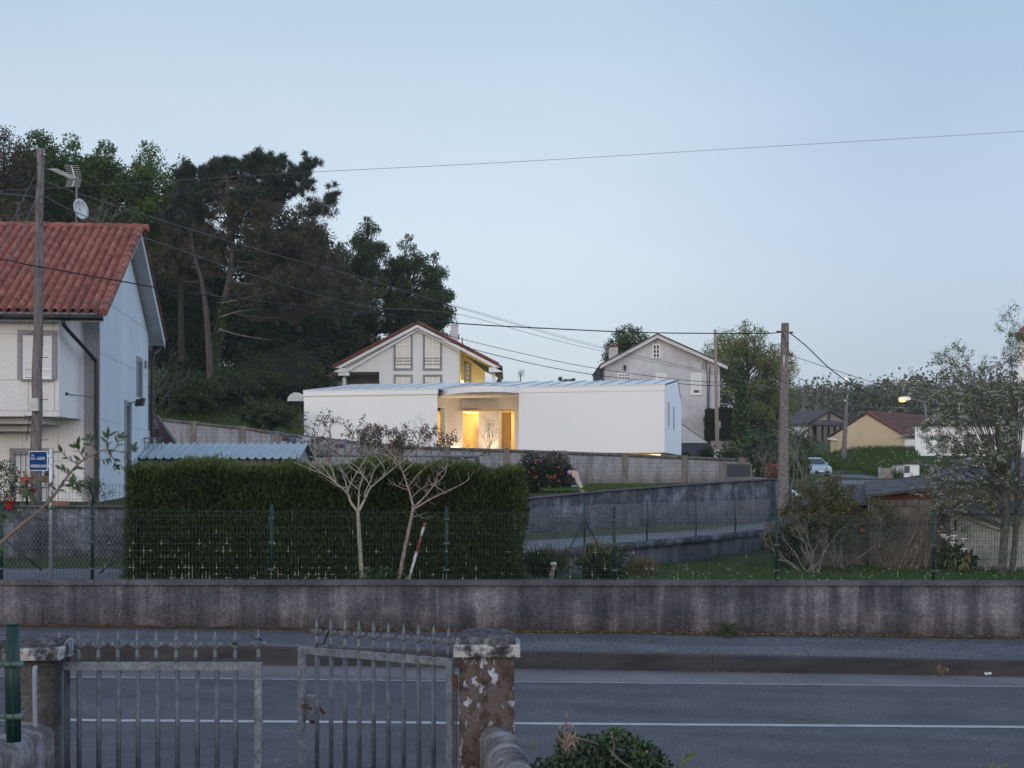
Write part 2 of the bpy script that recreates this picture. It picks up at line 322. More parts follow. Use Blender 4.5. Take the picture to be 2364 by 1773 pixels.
l_pine = ML('pine needles', [(.042,.046,.028), (.072,.07,.044), (.11,.096,.064)], trans=.1)
l_pinetop = ML('fresh pine needles', [(.03,.05,.034), (.045,.072,.047), (.065,.088,.06)], trans=.1)
l_cone = ML('orange pine candles', [(.2,.085,.05), (.28,.13,.08)], trans=0)
l_hedge = ML('cypress sprays', [(.021,.04,.012), (.043,.068,.02), (.078,.108,.035)], trans=.12, patch=.55)
l_hedgetip = ML('sunlit cypress tips', [(.075,.1,.026), (.12,.15,.045)], trans=.2)
l_shrub = ML('shrub leaves', [(.022,.036,.013), (.042,.062,.022), (.07,.092,.035)])
l_shrubgrey = ML('yellowish shrub leaves', [(.06,.065,.025), (.1,.1,.04), (.16,.15,.06)])
l_camellia = ML('camellia leaves', [(.008,.018,.008), (.014,.028,.011), (.024,.042,.018)], .35, .4, .1)
l_pink = ML('camellia blooms', [(.3,.055,.06), (.4,.1,.1), (.48,.17,.16)], trans=.2)
l_magnolia = ML('magnolia flowers', [(.38,.18,.27), (.5,.3,.38), (.6,.45,.5)], trans=.3)
l_magleaf = ML('magnolia leaves', [(.05,.07,.025), (.09,.11,.045), (.16,.1,.06)])
l_white = ML('white blossom', [(.55,.57,.58), (.7,.72,.72), (.8,.8,.8)], trans=.3)
l_poplar = ML('spring poplar leaves', [(.13,.15,.045), (.2,.22,.07), (.28,.29,.11)], trans=.4)
l_open = ML('open oak leaves', [(.033,.056,.016), (.058,.092,.026), (.095,.135,.044)])
l_pear = ML('pear leaves', [(.07,.095,.03), (.12,.145,.055), (.18,.19,.085)])
l_ivy = ML('ivy leaves', [(.025,.05,.012), (.048,.085,.02), (.08,.12,.035)], .4, .35, .12)
l_grass = ML('grass blades', [(.04,.07,.015), (.065,.105,.022), (.105,.145,.042)], trans=.3)
l_drygrass = ML('dry grass', [(.1,.085,.04), (.17,.14,.07), (.24,.2,.11)])
l_far = ML('far wood leaves', [(.06,.075,.042), (.095,.11,.06), (.135,.14,.08)], trans=.15)
l_farbrown = ML('far bare wood', [(.09,.083,.065), (.135,.122,.095), (.18,.16,.125)], trans=.1)
l_fardark = ML('far dark conifers', [(.03,.04,.03), (.045,.057,.042), (.062,.072,.053)], trans=.1)
l_branch = ML('near leaves', [(.03,.06,.022), (.05,.09,.033), (.075,.125,.05)], .45, .4, .25)
l_bronze = ML('dry bronze leaves', [(.12,.085,.055), (.2,.145,.1)])
l_debris = ML('dead leaves and litter', [(.07,.04,.022), (.16,.11,.06), (.26,.2,.13)], trans=0)
# ---------------------------------------------------------------- camera, sky, sun
cam = bpy.data.cameras.new('camera'); co = bpy.data.objects.new('camera', cam); COL.objects.link(co); SC.camera = co
co.location = (0, 0, EYE); co.rotation_euler = (math.radians(90), 0, 0); cam.sensor_width = 36; cam.lens = 50; cam.shift_y = (HZ-886.5)/2364
cam.clip_start = .1; cam.clip_end = 8000; cam.dof.use_dof = True; cam.dof.focus_distance = 38; cam.dof.aperture_fstop = 7.1
SUN_EL, SUN_AZ = math.radians(9), math.radians(200)      # after sunset glow, behind the camera and a little to its left
w = bpy.data.worlds.new('World'); SC.world = w; w.use_nodes = True; nt = w.node_tree
for n in list(nt.nodes): nt.nodes.remove(n)
def N(t, **k):
    x = nt.nodes.new(t)
    for a, v in k.items(): setattr(x, a, v)
    return x
def RAMP(fac, stops, interp='EASE'):
    r = N('ShaderNodeValToRGB'); nt.links.new(fac, r.inputs[0]); e = r.color_ramp.elements; r.color_ramp.interpolation = interp
    while len(e) < len(stops): e.new(.5)
    for k, (p, c) in zip(e, stops): k.position = p; k.color = (*c, 1)
    return r.outputs[0]
sky = N('ShaderNodeTexSky', sky_type='NISHITA'); sky.sun_disc = False; sky.sun_elevation = SUN_EL; sky.sun_rotation = SUN_AZ; sky.air_density = 1.2; sky.dust_density = 2.0
b1 = N('ShaderNodeBackground'); b1.inputs[1].default_value = .05; nt.links.new(sky.outputs[0], b1.inputs[0])
tc = N('ShaderNodeTexCoord'); sp = N('ShaderNodeSeparateXYZ'); nt.links.new(tc.outputs['Generated'], sp.inputs[0])
mr = N('ShaderNodeMapRange'); nt.links.new(sp.outputs[2], mr.inputs[0])
fr = RAMP(mr.outputs[0], [(0., (.38,.43,.60)), (.07, (.43,.505,.64)), (.17, (.47,.545,.675)), (.25, (.445,.53,.645)), (.33, (.375,.485,.595)), (.6, (.36,.47,.66)), (1., (.36,.47,.68))])   # sky ahead, by sine of elevation
bk = RAMP(mr.outputs[0], [(0., (.95,.88,.86)), (.1, (1.0,1.0,1.04)), (.3, (.82,.87,.99)), (.6, (.5,.6,.78)), (1., (.36,.47,.68))])        # glow behind the camera
my = N('ShaderNodeMapRange', interpolation_type='SMOOTHSTEP'); my.inputs[1].default_value = .75; my.inputs[2].default_value = -.75; nt.links.new(sp.outputs[1], my.inputs[0])
mx = N('ShaderNodeMix', data_type='RGBA'); nt.links.new(my.outputs[0], mx.inputs[0]); nt.links.new(fr, mx.inputs[6]); nt.links.new(bk, mx.inputs[7])
xr = N('ShaderNodeMapRange'); xr.inputs[1].default_value = -1.; xr.inputs[2].default_value = 1.; nt.links.new(sp.outputs[0], xr.inputs[0])
xx = RAMP(xr.outputs[0], [(0., (1.3,1.28,1.25)), (.25, (.98,.98,1.)), (.425, (1.05,1.04,1.03)), (.51, (1.03,1.03,1.03)), (.64, (.715,.765,.875)), (.70, (.74,.80,.91)), (.85, (1.3,1.38,1.5)), (1., (1.6,1.72,1.85))])
mu = N('ShaderNodeMix', data_type='RGBA', blend_type='MULTIPLY'); mu.inputs[0].default_value = 1; nt.links.new(mx.outputs[2], mu.inputs[6]); nt.links.new(xx, mu.inputs[7])
# faint veil of high cloud
vm = N('ShaderNodeMapping'); vm.inputs['Scale'].default_value = (1.3, 1., 5.5); nt.links.new(tc.outputs['Generated'], vm.inputs[0])
vn = N('ShaderNodeTexNoise'); vn.inputs['Scale'].default_value = 2.2; vn.inputs['Detail'].default_value = 5; nt.links.new(vm.outputs[0], vn.inputs[0])
vv = RAMP(vn.outputs[0], [(.35, (.97,.975,.985)), (.65, (1.035,1.028,1.02))])
mu2 = N('ShaderNodeMix', data_type='RGBA', blend_type='MULTIPLY'); mu2.inputs[0].default_value = 1; nt.links.new(mu.outputs[2], mu2.inputs[6]); nt.links.new(vv, mu2.inputs[7])
b2 = N('ShaderNodeBackground'); b2.inputs[1].default_value = SKY_ST; nt.links.new(mu2.outputs[2], b2.inputs[0])
ad = N('ShaderNodeAddShader'); nt.links.new(b1.outputs[0], ad.inputs[0]); nt.links.new(b2.outputs[0], ad.inputs[1])
wo = N('ShaderNodeOutputWorld'); nt.links.new(ad.outputs[0], wo.inputs[0])
sl = bpy.data.lights.new('sun', 'SUN'); sl.energy = SUN_ST; sl.angle = math.radians(55); sl.color = (1., .96, .94)
so = bpy.data.objects.new('sun', sl); COL.objects.link(so)
_d = Vector((math.sin(SUN_AZ)*math.cos(math.radians(22)), math.cos(SUN_AZ)*math.cos(math.radians(22)), math.sin(math.radians(22))))
so.rotation_euler = _d.to_track_quat('Z', 'Y').to_euler(); so.location = (-20, -40, 40)
SC.view_settings.view_transform = 'Standard'; SC.view_settings.look = 'None'; SC.view_settings.exposure = 0; SC.view_settings.gamma = 1
SC.cycles.max_bounces = 6; SC.cycles.diffuse_bounces = 3; SC.cycles.use_denoising = True
# ---------------------------------------------------------------- terrain
CTRL = np.array([(-60,4,-1.6),(60,4,-2.2),(0,6,-1.2),(-30,16,-1.2),(30,16,-1.9),(0,16,-1.3),(15,20,-1.5),(-30,30,-.6),(0,28,-.8),(30,28,-1.),(-30,50,0.4),(0,50,.3),(20,44,-.3),(40,50,.3),(-18,60,2.),(0,62,1.6),(14,62,1.),
 (-40,75,6.2),(-25,76,5.9),(-15,79,5.4),(-21,95,9.0),(-15.5,95,7.6),(-30,96,10),(-45,100,11),(-20,118,12),(-60,120,13),(-12,84,4.1),(8,80,4.0),(0,82,4.0),(0,70,2.0),(8,68,1.8),(-10,68,2.3),(12,90,4.2),(0,100,6.2),(-10,100,6.6),(-13,106,7.5),
 (8,106,4.8),(14,106,4.7),(15,118,5),(19,70,1.6),(20,85,2.5),(22,98,2.9),(22,112,3.4),(28,116,4.2),(34,122,4.4),(33,150,7),(46,150,8),(0,140,10),(-30,150,15),(-30,200,18),(0,200,14),(40,200,11),(80,200,13),
 (0,300,15),(22,300,15),(70,350,19),(80,400,23),(115,400,25),(140,420,26),(40,400,19),(100,600,21),(200,500,26),(0,500,16),(-100,400,24),(0,900,14),(-600,900,14),(600,900,14),(-500,400,14),(500,400,14),(-500,0,0),(500,0,0)], float)
def G(x, y):
    x = np.asarray(x, float); y = np.asarray(y, float)
    d2 = ((x[..., None]-CTRL[:,0])/1.25)**2+(y[..., None]-CTRL[:,1])**2
    wt = 1/(d2+4.)**1.7
    return (wt*CTRL[:,2]).sum(-1)/wt.sum(-1)
def g1(x, y): return float(G(np.array([x]), np.array([y]))[0])
def gridsheet(name, xs, ys, zf, mat, kind='structure'):
    X, Y = np.meshgrid(xs, ys); Z = zf(X, Y); V = np.stack([X, Y, Z], -1).reshape(-1,3); nx = len(xs)
    i = np.arange(len(ys)-1)[:,None]*nx+np.arange(nx-1)[None]; Q = np.stack([i, i+1, i+nx+1, i+nx], -1).reshape(-1,4)
    o = npmesh(name, V, Q, mat, smooth=True); o['kind'] = kind; return o
_u = np.linspace(-1, 1, 161); _xs = 38*np.sinh(_u*4.6)
_ys = np.concatenate([np.linspace(-900, -10, 18), np.linspace(-4, 150, 110), np.linspace(155, 480, 60), np.linspace(520, 4000, 30)])
gridsheet('ground', _xs, _ys, lambda X, Y: G(X, Y)+.25*np.sin(X*.31+1.3*np.sin(Y*.17))*np.clip((Y-88)/30, 0, 1), m_hill)
# ---------------------------------------------------------------- road, kerb, pavement (straight rows of the photograph, stood at their real distances)
KS = .12
def row(yl, yr, Y0, dz=0.):
    pts = []
    for px, py in ((0, yl), (2364, yr)):
        a = (px-CX)/F; Y = Y0/(1-KS*a); pts.append(Vector((a*Y, Y, zof(py, Y)+dz)))
    d = pts[1]-pts[0]; return lambda x: pts[0]+d*((x-pts[0].x)/d.x)
R_CEN = row(1661.9, 1679, 16.3); R_EDGE = row(1562, 1586, 19.5); R_KB = row(1525, 1562, 20.9); R_KT = row(1484, 1527, 20.9); R_WB = row(1446, 1472, 24.2)
R_COP = row(1339, 1342, 24.1)
def strip(name, A, B, mat, za=0., zb=0., x0=-60, x1=60, n=24, parent=None, kind='structure'):
    xs = np.linspace(x0, x1, n); V = []; 
    for x in xs: a = A(x); b = B(x); V += [(a.x, a.y, a.z+za), (b.x, b.y, b.z+zb)]
    Q = [(2*i, 2*i+2, 2*i+3, 2*i+1) for i in range(n-1)]
    o = npmesh(name, V, Q, mat, parent)
    if kind: o['kind'] = kind
    return o
def lerp_row(A, B, t): return lambda x: A(x).lerp(B(x), t)
def shift_row(A, dy, dz=0.): return lambda x: A(x-0)+Vector((0, dy, dz))
R_NEAR = shift_row(R_CEN, -4.2, -.02)
_xs3 = np.linspace(-60, 60, 24); _V = [tuple(A(x)) for x in _xs3 for A in (R_NEAR, R_CEN, R_EDGE)]
npmesh('road', _V, [(3*i+j, 3*i+3+j, 3*i+4+j, 3*i+1+j) for i in range(23) for j in (0,1)], m_road)['kind'] = 'structure'
strip('shoulder', R_EDGE, R_KB, m_shoulder, 0., 0.)
strip('edge_line', shift_row(R_EDGE, -.07), shift_row(R_EDGE, .05), m_paint2, .005, .005, parent=None)
strip('centre_line', shift_row(R_CEN, -.08), shift_row(R_CEN, .08), m_paint, .005, .005)
strip('driveway', lambda x: Vector((x, -6, .0)), R_NEAR, m_lane, 0, -.004)
kb = MB()
for i in range(60):
    x0 = -30+i*1.0; x1 = x0+.997; a, b = R_KB(x0), R_KB(x1); c, d = R_KT(x0), R_KT(x1); j = random.uniform(-.002, .002)
    fr_ = [a+Vector((0,j,-.1)), b+Vector((0,j,-.1)), b+Vector((0,.17,-.1)), a+Vector((0,.17,-.1)), c+Vector((0,j,.004)), d+Vector((0,j,.004)), d+Vector((0,.17,.004)), c+Vector((0,.17,.004))]
    bev = .018
    kb.add([fr_[0], fr_[1], fr_[5]-Vector((0,0,bev)), fr_[4]-Vector((0,0,bev)), fr_[5]+Vector((0,bev,0)), fr_[4]+Vector((0,bev,0)), fr_[6], fr_[7], fr_[2], fr_[3]], [(0,1,2,3),(3,2,4,5),(5,4,6,7),(0,3,5,7,9),(1,8,6,4,2),(7,6,8,9)])
o = kb.build('kerb', m_kerb); o['kind'] = 'structure'
strip('pavement', shift_row(R_KT, .165), R_WB, m_pave, 0, 0)
_V = []; _n = 500
for i in range(_n):
    x = -20+40*i/(_n-1); a = R_WB(x); w_ = max(.03, .17+.07*math.sin(x*1.9)+.05*math.sin(x*4.7+1)+.03*math.sin(x*13)); _V += [(a.x, a.y-w_, a.z+.004), (a.x, a.y-w_*.5, a.z+.03+.01*math.sin(x*17)), (a.x, a.y, a.z+.04+.015*math.sin(x*9.1))]
npmesh('moss_strip', _V, [(3*i+j, 3*i+3+j, 3*i+4+j, 3*i+1+j) for i in range(_n-1) for j in (0,1)], m_moss)['kind'] = 'structure'
# ragged moss tufts and litter along wall foot and gutter
def rowpts(A, n, x0, x1, dy0, dy1, dz=0.):
    x = RG.uniform(x0, x1, n); P = np.array([tuple(A(v)) for v in x]); P[:,1] += RG.uniform(dy0, dy1, n); P[:,2] += dz; return P
P = np.concatenate([rowpts(R_WB, 2600, -11, 11, -.28, -.0, .03)])
P = P[(np.sin(P[:,0]*2.1)+np.sin(P[:,0]*5.3+1)*.6+RG.normal(size=len(P))*.6+(P[:,1]-P[:,1].mean())*6) > -.4]
V, Q = leafverts(P, RG.uniform(.02,.06,len(P)), .03, N=RG.normal(size=(len(P),3))*.4+[0,0,1]); tag(npmesh('leaf_litter', V, Q, l_debris), 'dead leaves lying along the foot of the roadside wall', 'leaf litter', kind='stuff')
P = np.concatenate([rowpts(R_KB, 900, -11, 11, -.12, -.01, .008), rowpts(R_KB, 120, -11, 11, -.7, -.05, .008)])
P = P[(np.sin(P[:,0]*1.7+2)+RG.normal(size=len(P))*.8) > 0]
V, Q = leafverts(P, RG.uniform(.015,.06,len(P)), .018, N=RG.normal(size=(len(P),3))*.3+[0,0,1]); tag(npmesh('gutter_litter', V, Q, l_debris), 'dry leaves and twigs caught against the kerb face', 'leaf litter', kind='stuff')
def blades(P, h, wd, lean=.35):
    n = len(P); D = np.stack([RG.normal(size=n)*lean, RG.normal(size=n)*lean, np.ones(n)], 1); L = np.broadcast_to(h, n)
    P = P+unit(D)*L[:,None]*.45; return leafverts(P, L, wd, D=D, N=RG.normal(size=(n,3)))
P = np.concatenate([rowpts(R_KT, 160, 1.3, 3.2, .17, .26), rowpts(R_KT, 200, 3., 8, .17, .22), rowpts(R_WB, 260, -11, 11, -.16, 0), rowpts(R_KT, 90, -6.2, -3.5, .17, .24)])
V, Q = blades(P, RG.uniform(.02,.07,len(P)), .012, .6); tag(npmesh('pavement_weeds', V, Q, l_drygrass), 'dry weeds growing in the pavement edges', 'weeds', kind='stuff')
def weed(name, label, px, py, Y, h, n, mat=None, w=None):
    c = at(px, py, Y); w = w or h; t = thing(name, label, 'weed', c)
    P = np.array(c)+RG.normal(size=(n,3))*[w*.33, w*.2, 0]+np.stack([np.zeros(n), np.zeros(n), RG.random(n)**.8*h], 1)
    leaves('leaves', P, RG.uniform(.04,.09,n), .025, mat or l_shrub, t)
    s = MB()
    for _ in range(9): s.tube([c, c+Vector((random.gauss(0,w*.3), random.gauss(0,w*.2), h*random.uniform(.6,1)))], [.006,.003], 4)
    s.build('stem', m_browntwig, t); return t
weed('weed_clump', 'green weed clump at the foot of the stained roadside wall', 1680, 1470, 24.0, .22, 260, l_shrub, .3)
weed('dry_weed', 'dry brown weed sprouting from the kerb at right', 2172, 1556, 20.95, .12, 40, l_debris, .12)
# manhole cover
mc = MB(); c = R_WB(-3.42)+Vector((0,-.72,0)); c.z += .0
for i in range(1): mc.tube([c+Vector((0,0,-.02)), c+Vector((0,0,.012))], [.36,.355], 32)
for k in range(-9,10):
    hw = math.sqrt(max(.0, .33**2-(k*.035)**2))
    if hw > .03: mc.box(c.x-hw, c.x+hw, c.y+k*.035-.008, c.y+k*.035+.008, c.z+.0125, c.z+.019)
tag(mc.build('manhole_cover', m_rust), 'round rusty manhole cover set in the pavement by the wall', 'manhole cover')
# a scrap of white paper in the gutter
pp = MB(); c = at(2281, 1557, 20.85)
for i in range(7): pp.prism([c+Vector((random.uniform(-.06,.06), random.uniform(-.02,.02), random.uniform(0,.035))) for _ in range(3)], (0,.003,.002))
tag(pp.build('paper_scrap', m_signwhite), 'crumpled white paper scrap lying against the kerb', 'litter')
# ---------------------------------------------------------------- roadside wall with coping
rw = thing('roadside_wall', 'long low rendered wall streaked grey and black along the pavement', 'wall', tuple(R_WB(0)))
wb = MB(); ncol = 60; nrow = 8; xs = np.linspace(-40, 40, 161); V = []
for x in xs:
    a = R_WB(x)-Vector((0,0,.3)); b = R_COP(x); b = Vector((b.x, a.y, b.z-.085))
    wb_ = [a, b, b+Vector((0,.2,0)), a+Vector((0,.2,0))]; V += wb_
Q = []
for i in range(len(xs)-1):
    for j in range(4): Q.append((4*i+j, 4*i+4+j, 4*i+4+(j+1)%4, 4*i+(j+1)%4))
npmesh('render_face', V, Q, m_wall, rw)
cp = MB(); x = -40.
joints = sorted([xof(p, 24.3) for p in (716, 797, 1140, 1875, 2030, 2228, 330, 1500)]+list(np.arange(-40, -9.5, 2.5))+list(np.arange(9.6, 40, 2.5)))
for x0, x1 in zip(joints[:-1], joints[1:]):
    x1 -= .006; a, b = R_COP(x0), R_COP(x1); j = random.uniform(-.004,.004)
    y0a, y0b = R_WB(x0).y-.035+j, R_WB(x1).y-.035+j
    cp.hexa([(a.x,y0a,a.z-.085),(b.x,y0b,b.z-.085),(b.x,y0b+.27,b.z-.085),(a.x,y0a+.27,a.z-.085),(a.x,y0a+.012,a.z),(b.x,y0b+.012,b.z),(b.x,y0b+.258,b.z),(a.x,y0a+.258,a.z)])
cp.build('coping', m_cope, rw)
# ---------------------------------------------------------------- welded mesh fence on the coping
R_F = lambda x: Vector((x, R_WB(x).y+.1, R_COP(x).z))
def xline(px, A):
    x = xof(px, 24)
    for _ in range(6): x = (px-CX)/F*A(x).y
    return x
FP = [-405, 3, 213, 627, 1031, 1418, 1793, 2155, 2520]
wf = thing('mesh_fence', 'green welded mesh fence standing on the roadside wall coping', 'fence', tuple(R_F(0)))
px_top = {3: 1178}
fx = [xline(p, R_F) for p in FP]
for x in fx:
    p = R_F(x); m = MB(); m.tube([p, p+Vector((0,0,1.235))], .028, 10); m.tube([p+Vector((0,0,1.235)), p+Vector((0,0,1.25))], .031, 10)
    po = m.build('post', m_green, wf, True)
    for z in (.17, .62, 1.03):
        c = MB(); c.tube([p+Vector((-.05,-.03,z)), p+Vector((.05,-.03,z))], .013, 6); c.tube([p+Vector((0,0,z-.016)), p+Vector((0,0,z+.016))], .036, 10); c.build('clip', m_clip, po)
HZS = [.03,.09,.2,.31,.37,.48,.6,.71,.77,.88,1.0,1.06,1.14]
bare = MB()
for (x0, x1) in zip(fx[:-1], fx[1:]):
    m = MB(); n = int((x1-x0)/.055)
    a, b = R_F(x0), R_F(x1); off = lambda z: .022*math.exp(-((z-.34)/.05)**2)+.022*math.exp(-((z-.74)/.05)**2)+.022*math.exp(-((z-1.03)/.05)**2)
    for i in range(n+1):
        t = i/n; p = a.lerp(b, t)
        zz = [0.01,.28,.34,.4,.68,.74,.8,.97,1.03,1.09,1.17]
        m.tube([p+Vector((0,-.035-off(z),z)) for z in zz], .0029, 4, False)
    for z in HZS: m.tube([a+Vector((0,-.041-off(z),z)), b+Vector((0,-.041-off(z),z))], .0029, 4, False)
    m.build('mesh_panel', m_wiregreen, wf)
    for i in range(n+1):
        t = i/n; p = a.lerp(b, t); px = CX+F*p.x/p.y
        dens = 0.
        if 300 < px < 560: dens = .36
        elif 560 <= px < 1000: dens = .18
        elif 1000 <= px < 1250: dens = .1
        elif 1560 < px < 2050: dens = .07
        elif px > 2050: dens = .05
        elif 240 < px <= 300: dens = .12
        elif 1250 <= px <= 1560: dens = .06
        for z in HZS[:9]:
            if random.random() < dens*(1.05-z*.95)*(.6+.8*random.random()):
                h = random.choice((.03,.05,.05,.08)); q = p+Vector((0,-.046,z))
                if random.random() < .8: bare.tube([q+Vector((0,0,-h*random.random())), q+Vector((0,0,h))], .0031, 4)
                if random.random() < .62: bare.tube([q+Vector((-.03*random.random()-.012,0,0)), q+Vector((.03,0,0))], .0031, 4)
o = bare.build('peeled_wire', m_wirepale, wf); o['label'] = 'pale bare wire where the green coating peeled off'; o['kind'] = 'stuff'
# ---------------------------------------------------------------- growth helpers
def grow(mb, p, d, L, r, depth, out, spread=.7, kids=(2,3), shrink=.72, up=.12, jit=.16, seg=4, n=5, rmin=.004):
    p = Vector(p); d = Vector(d).normalized(); path = [p.copy()]; q = p.copy(); dd = d.copy()
    for i in range(seg):
        dd = (dd+Vector((random.gauss(0,jit), random.gauss(0,jit), random.gauss(0,jit)+up*.4))).normalized(); q = q+dd*L/seg; path.append(q.copy())
    r1 = max(r*.62, rmin*.7); mb.tube(path, [r+(r1-r)*i/seg for i in range(seg+1)], n if r > .02 else 4, False)
    out.append((path, r, depth))
    if depth <= 0: return
    k = random.randint(*kids)
    for i in range(k):
        a = random.uniform(.45, 1.) if i else 1.; j = min(seg, max(1, int(a*seg+.5)))
        o = path[j]; ax = dd.orthogonal().normalized(); ax.rotate(Matrix.Rotation(random.uniform(0, 6.283), 3, dd))
        nd = (dd+ax*spread*random.uniform(.5,1.2)+Vector((0,0,up))).normalized()
        grow(mb, o, nd, L*shrink*random.uniform(.75,1.15), max(r1*.8, rmin), depth-1, out, spread, kids, shrink, up, jit, max(3, seg-1), n, rmin)
def along(path, t):
    k = len(path)-1; x = min(k-1e-6, max(0, t*k)); i = int(x); return path[i].lerp(path[i+1], x-i)
def bulge(x, y, s): return .5*math.sin(x*s+1.3*math.sin(y*s*.7))+.5*math.sin(y*s*1.37+x*s*.45+2)
# ---------------------------------------------------------------- lane, verge, retaining wall
LW = [(-40,30),(-14,29.6),(-8,29.6),(-4,33),(-1.5,37),(.4,41),(3,45.2),(6,49.6),(9.8,54),(10.9,55.4)]
LWT = [2.28,2.28,2.28,2.30,2.32,2.33,2.535,2.73,2.95,2.98]
LC = [(-40,24.42),(-14,24.42),(-7.5,24.5),(-2.5,28.5),(-.2,31.2),(1.73,34.4),(3.56,38),(5.27,41),(8.3,47.2),(9.4,49.5)]
LZ = [1.07,1.07,1.07,1.1,1.15,1.2,1.2,1.2,1.22,1.24]
V = []; Q = []
for (a, b, z) in zip(LW, LC, LZ):
    for t in (0, .25, .5, .75, 1): V.append((a[0]+(b[0]-a[0])*t, a[1]+(b[1]-a[1])*t, z+(.03 if t == .5 else 0)))
for i in range(len(LW)-1):
    for j in range(4): Q.append((5*i+j, 5*i+5+j, 5*i+6+j, 5*i+1+j))
npmesh('lane', V, Q, m_lane)['kind'] = 'structure'
SR = [(7.6,47.5,1.2,3.2),(10.5,53,1.35,2.6),(15,63,1.8,2.8),(18.2,74,2.45,3.),(20.8,85,2.95,3.),(22.3,96,3.2,3.),(22.6,104,3.55,3.),(22.3,112,3.95,3.),(20,124,4.5,3.)]
V = []
for i, (x, y, z, hw) in enumerate(SR):
    a = SR[max(0,i-1)]; b = SR[min(len(SR)-1,i+1)]; d = Vector((b[0]-a[0], b[1]-a[1])).normalized(); nn = Vector((-d.y, d.x))*hw
    V += [(x+nn.x, y+nn.y, z), (x-nn.x, y-nn.y, z)]
npmesh('side_road', V, [(2*i,2*i+1,2*i+3,2*i+2) for i in range(len(SR)-1)], m_lane)['kind'] = 'structure'
V = []
for (a, b, z) in zip(LW, LC, LZ):
    d = (Vector(b)-Vector(a)).normalized(); V += [(a[0], a[1], z+.16), (a[0]+d.x*.35, a[1]+d.y*.35, z+.09), (a[0]+d.x*.95, a[1]+d.y*.95, z+.012)]
npmesh('verge', V, [(3*i+j,3*i+3+j,3*i+4+j,3*i+1+j) for i in range(len(LW)-1) for j in (0,1)], m_grassground)['kind'] = 'structure'
def polypts(P, n, z=None):
    P = [Vector(p) for p in P]; L = [(b-a).length for a, b in zip(P[:-1], P[1:])]; cs = np.cumsum([0]+L); u = RG.random(n)*cs[-1]; o = []
    for x in u:
        i = min(len(L)-1, int(np.searchsorted(cs, x)-1)) if x > 0 else 0; t = (x-cs[i])/L[i]; o.append(tuple(P[i].lerp(P[i+1], t)))
    return np.array(o)
_w3 = [(a[0], a[1], z) for a, z in zip(LW, LZ)]
P = polypts(_w3[1:], 5200); P[:,1] -= RG.random(5200)*.7; P[:,0] += RG.random(5200)*.45; P[:,2] += .02
V, Q = blades(P, RG.uniform(.06,.2,len(P)), .016, .5); tag(npmesh('verge_grass', V, Q, l_grass), 'ragged grass along the foot of the dark lane wall', 'grass', kind='stuff')
def wallrun(name, pts, tops, bots, th, mat, parent):
    V = []; n = len(pts)
    for i in range(n):
        a = Vector(pts[max(0,i-1)]); b = Vector(pts[min(n-1,i+1)]); d = (b-a).normalized(); nn = Vector((-d.y, d.x)); p = Vector(pts[i]); q = p+nn*th
        V += [(p.x,p.y,bots[i]), (p.x,p.y,tops[i]), (q.x,q.y,tops[i]), (q.x,q.y,bots[i])]
    Q = [(4*i+j, 4*i+4+j, 4*i+4+(j+1)%4, 4*i+(j+1)%4) for i in range(n-1) for j in range(4)]+[(0,1,2,3), (4*n-1,4*n-2,4*n-3,4*n-4)]
    return npmesh(name, V, Q, mat, parent)
dw = thing('lane_wall', 'dark damp rendered wall curving uphill behind the lane', 'wall', (0,41,1.2))
wallrun('wall_face', LW, LWT, [z-.2 for z in LZ], .24, m_darkwall, dw)
wallrun('coping', [(x+.03, y-.05) for x, y in LW], [z+.05 for z in LWT], [z+.002 for z in LWT], .32, m_cope, dw)
rt = thing('retaining_wall', 'short mossy concrete retaining wall below the chain link fence', 'wall', (2,34.4,.5))
rp = LC[3:9]; rz = LZ[3:9]
wallrun('wall_face', [(x+.06, y-.0) for x, y in rp], [z-.12 for z in rz], [.2]*len(rp), .25, m_retain, rt)
wallrun('coping', [(x+.12, y-.02) for x, y in rp], [z+.06 for z in rz], [z-.118 for z in rz], .33, m_darkwall, rt)
# lawn in front of the retaining wall and sheds
_V = []; _xx = np.linspace(-3, 40, 60); _tt = np.linspace(0, 1, 40)
for t in _tt:
    for x in _xx: y0 = R_WB(x).y+.19; y = y0+(47-y0)*t if x < 24 else y0+22*t; _V.append((x, y, .58+.04*math.sin(x*1.3)*math.sin(y*.9)))
npmesh('lawn', _V, [(j*60+i, j*60+i+1, j*60+61+i, j*60+60+i) for j in range(39) for i in range(59)], m_grassground, smooth=True)['kind'] = 'structure'
P = np.stack([RG.uniform(-1,15.5,26000), RG.uniform(31,39,26000), np.full(26000,.6)], 1); P = P[P[:,1] < 31.0+(P[:,0]+.4)*1.9]
V, Q = blades(P, RG.uniform(.04,.11,len(P)), .013, .5); tag(npmesh('lawn_grass', V, Q, l_grass), 'short green grass of the lawn behind the mesh fence', 'grass', kind='stuff')
P = P[RG.random(len(P)) < .006]; V, Q = leafverts(P+[0,0,.09], .03, .03, N=np.tile([0,-.6,1.],(len(P),1))); tag(npmesh('daisies', V, Q, l_white), 'tiny white daisies dotted over the lawn', 'flowers', kind='stuff')
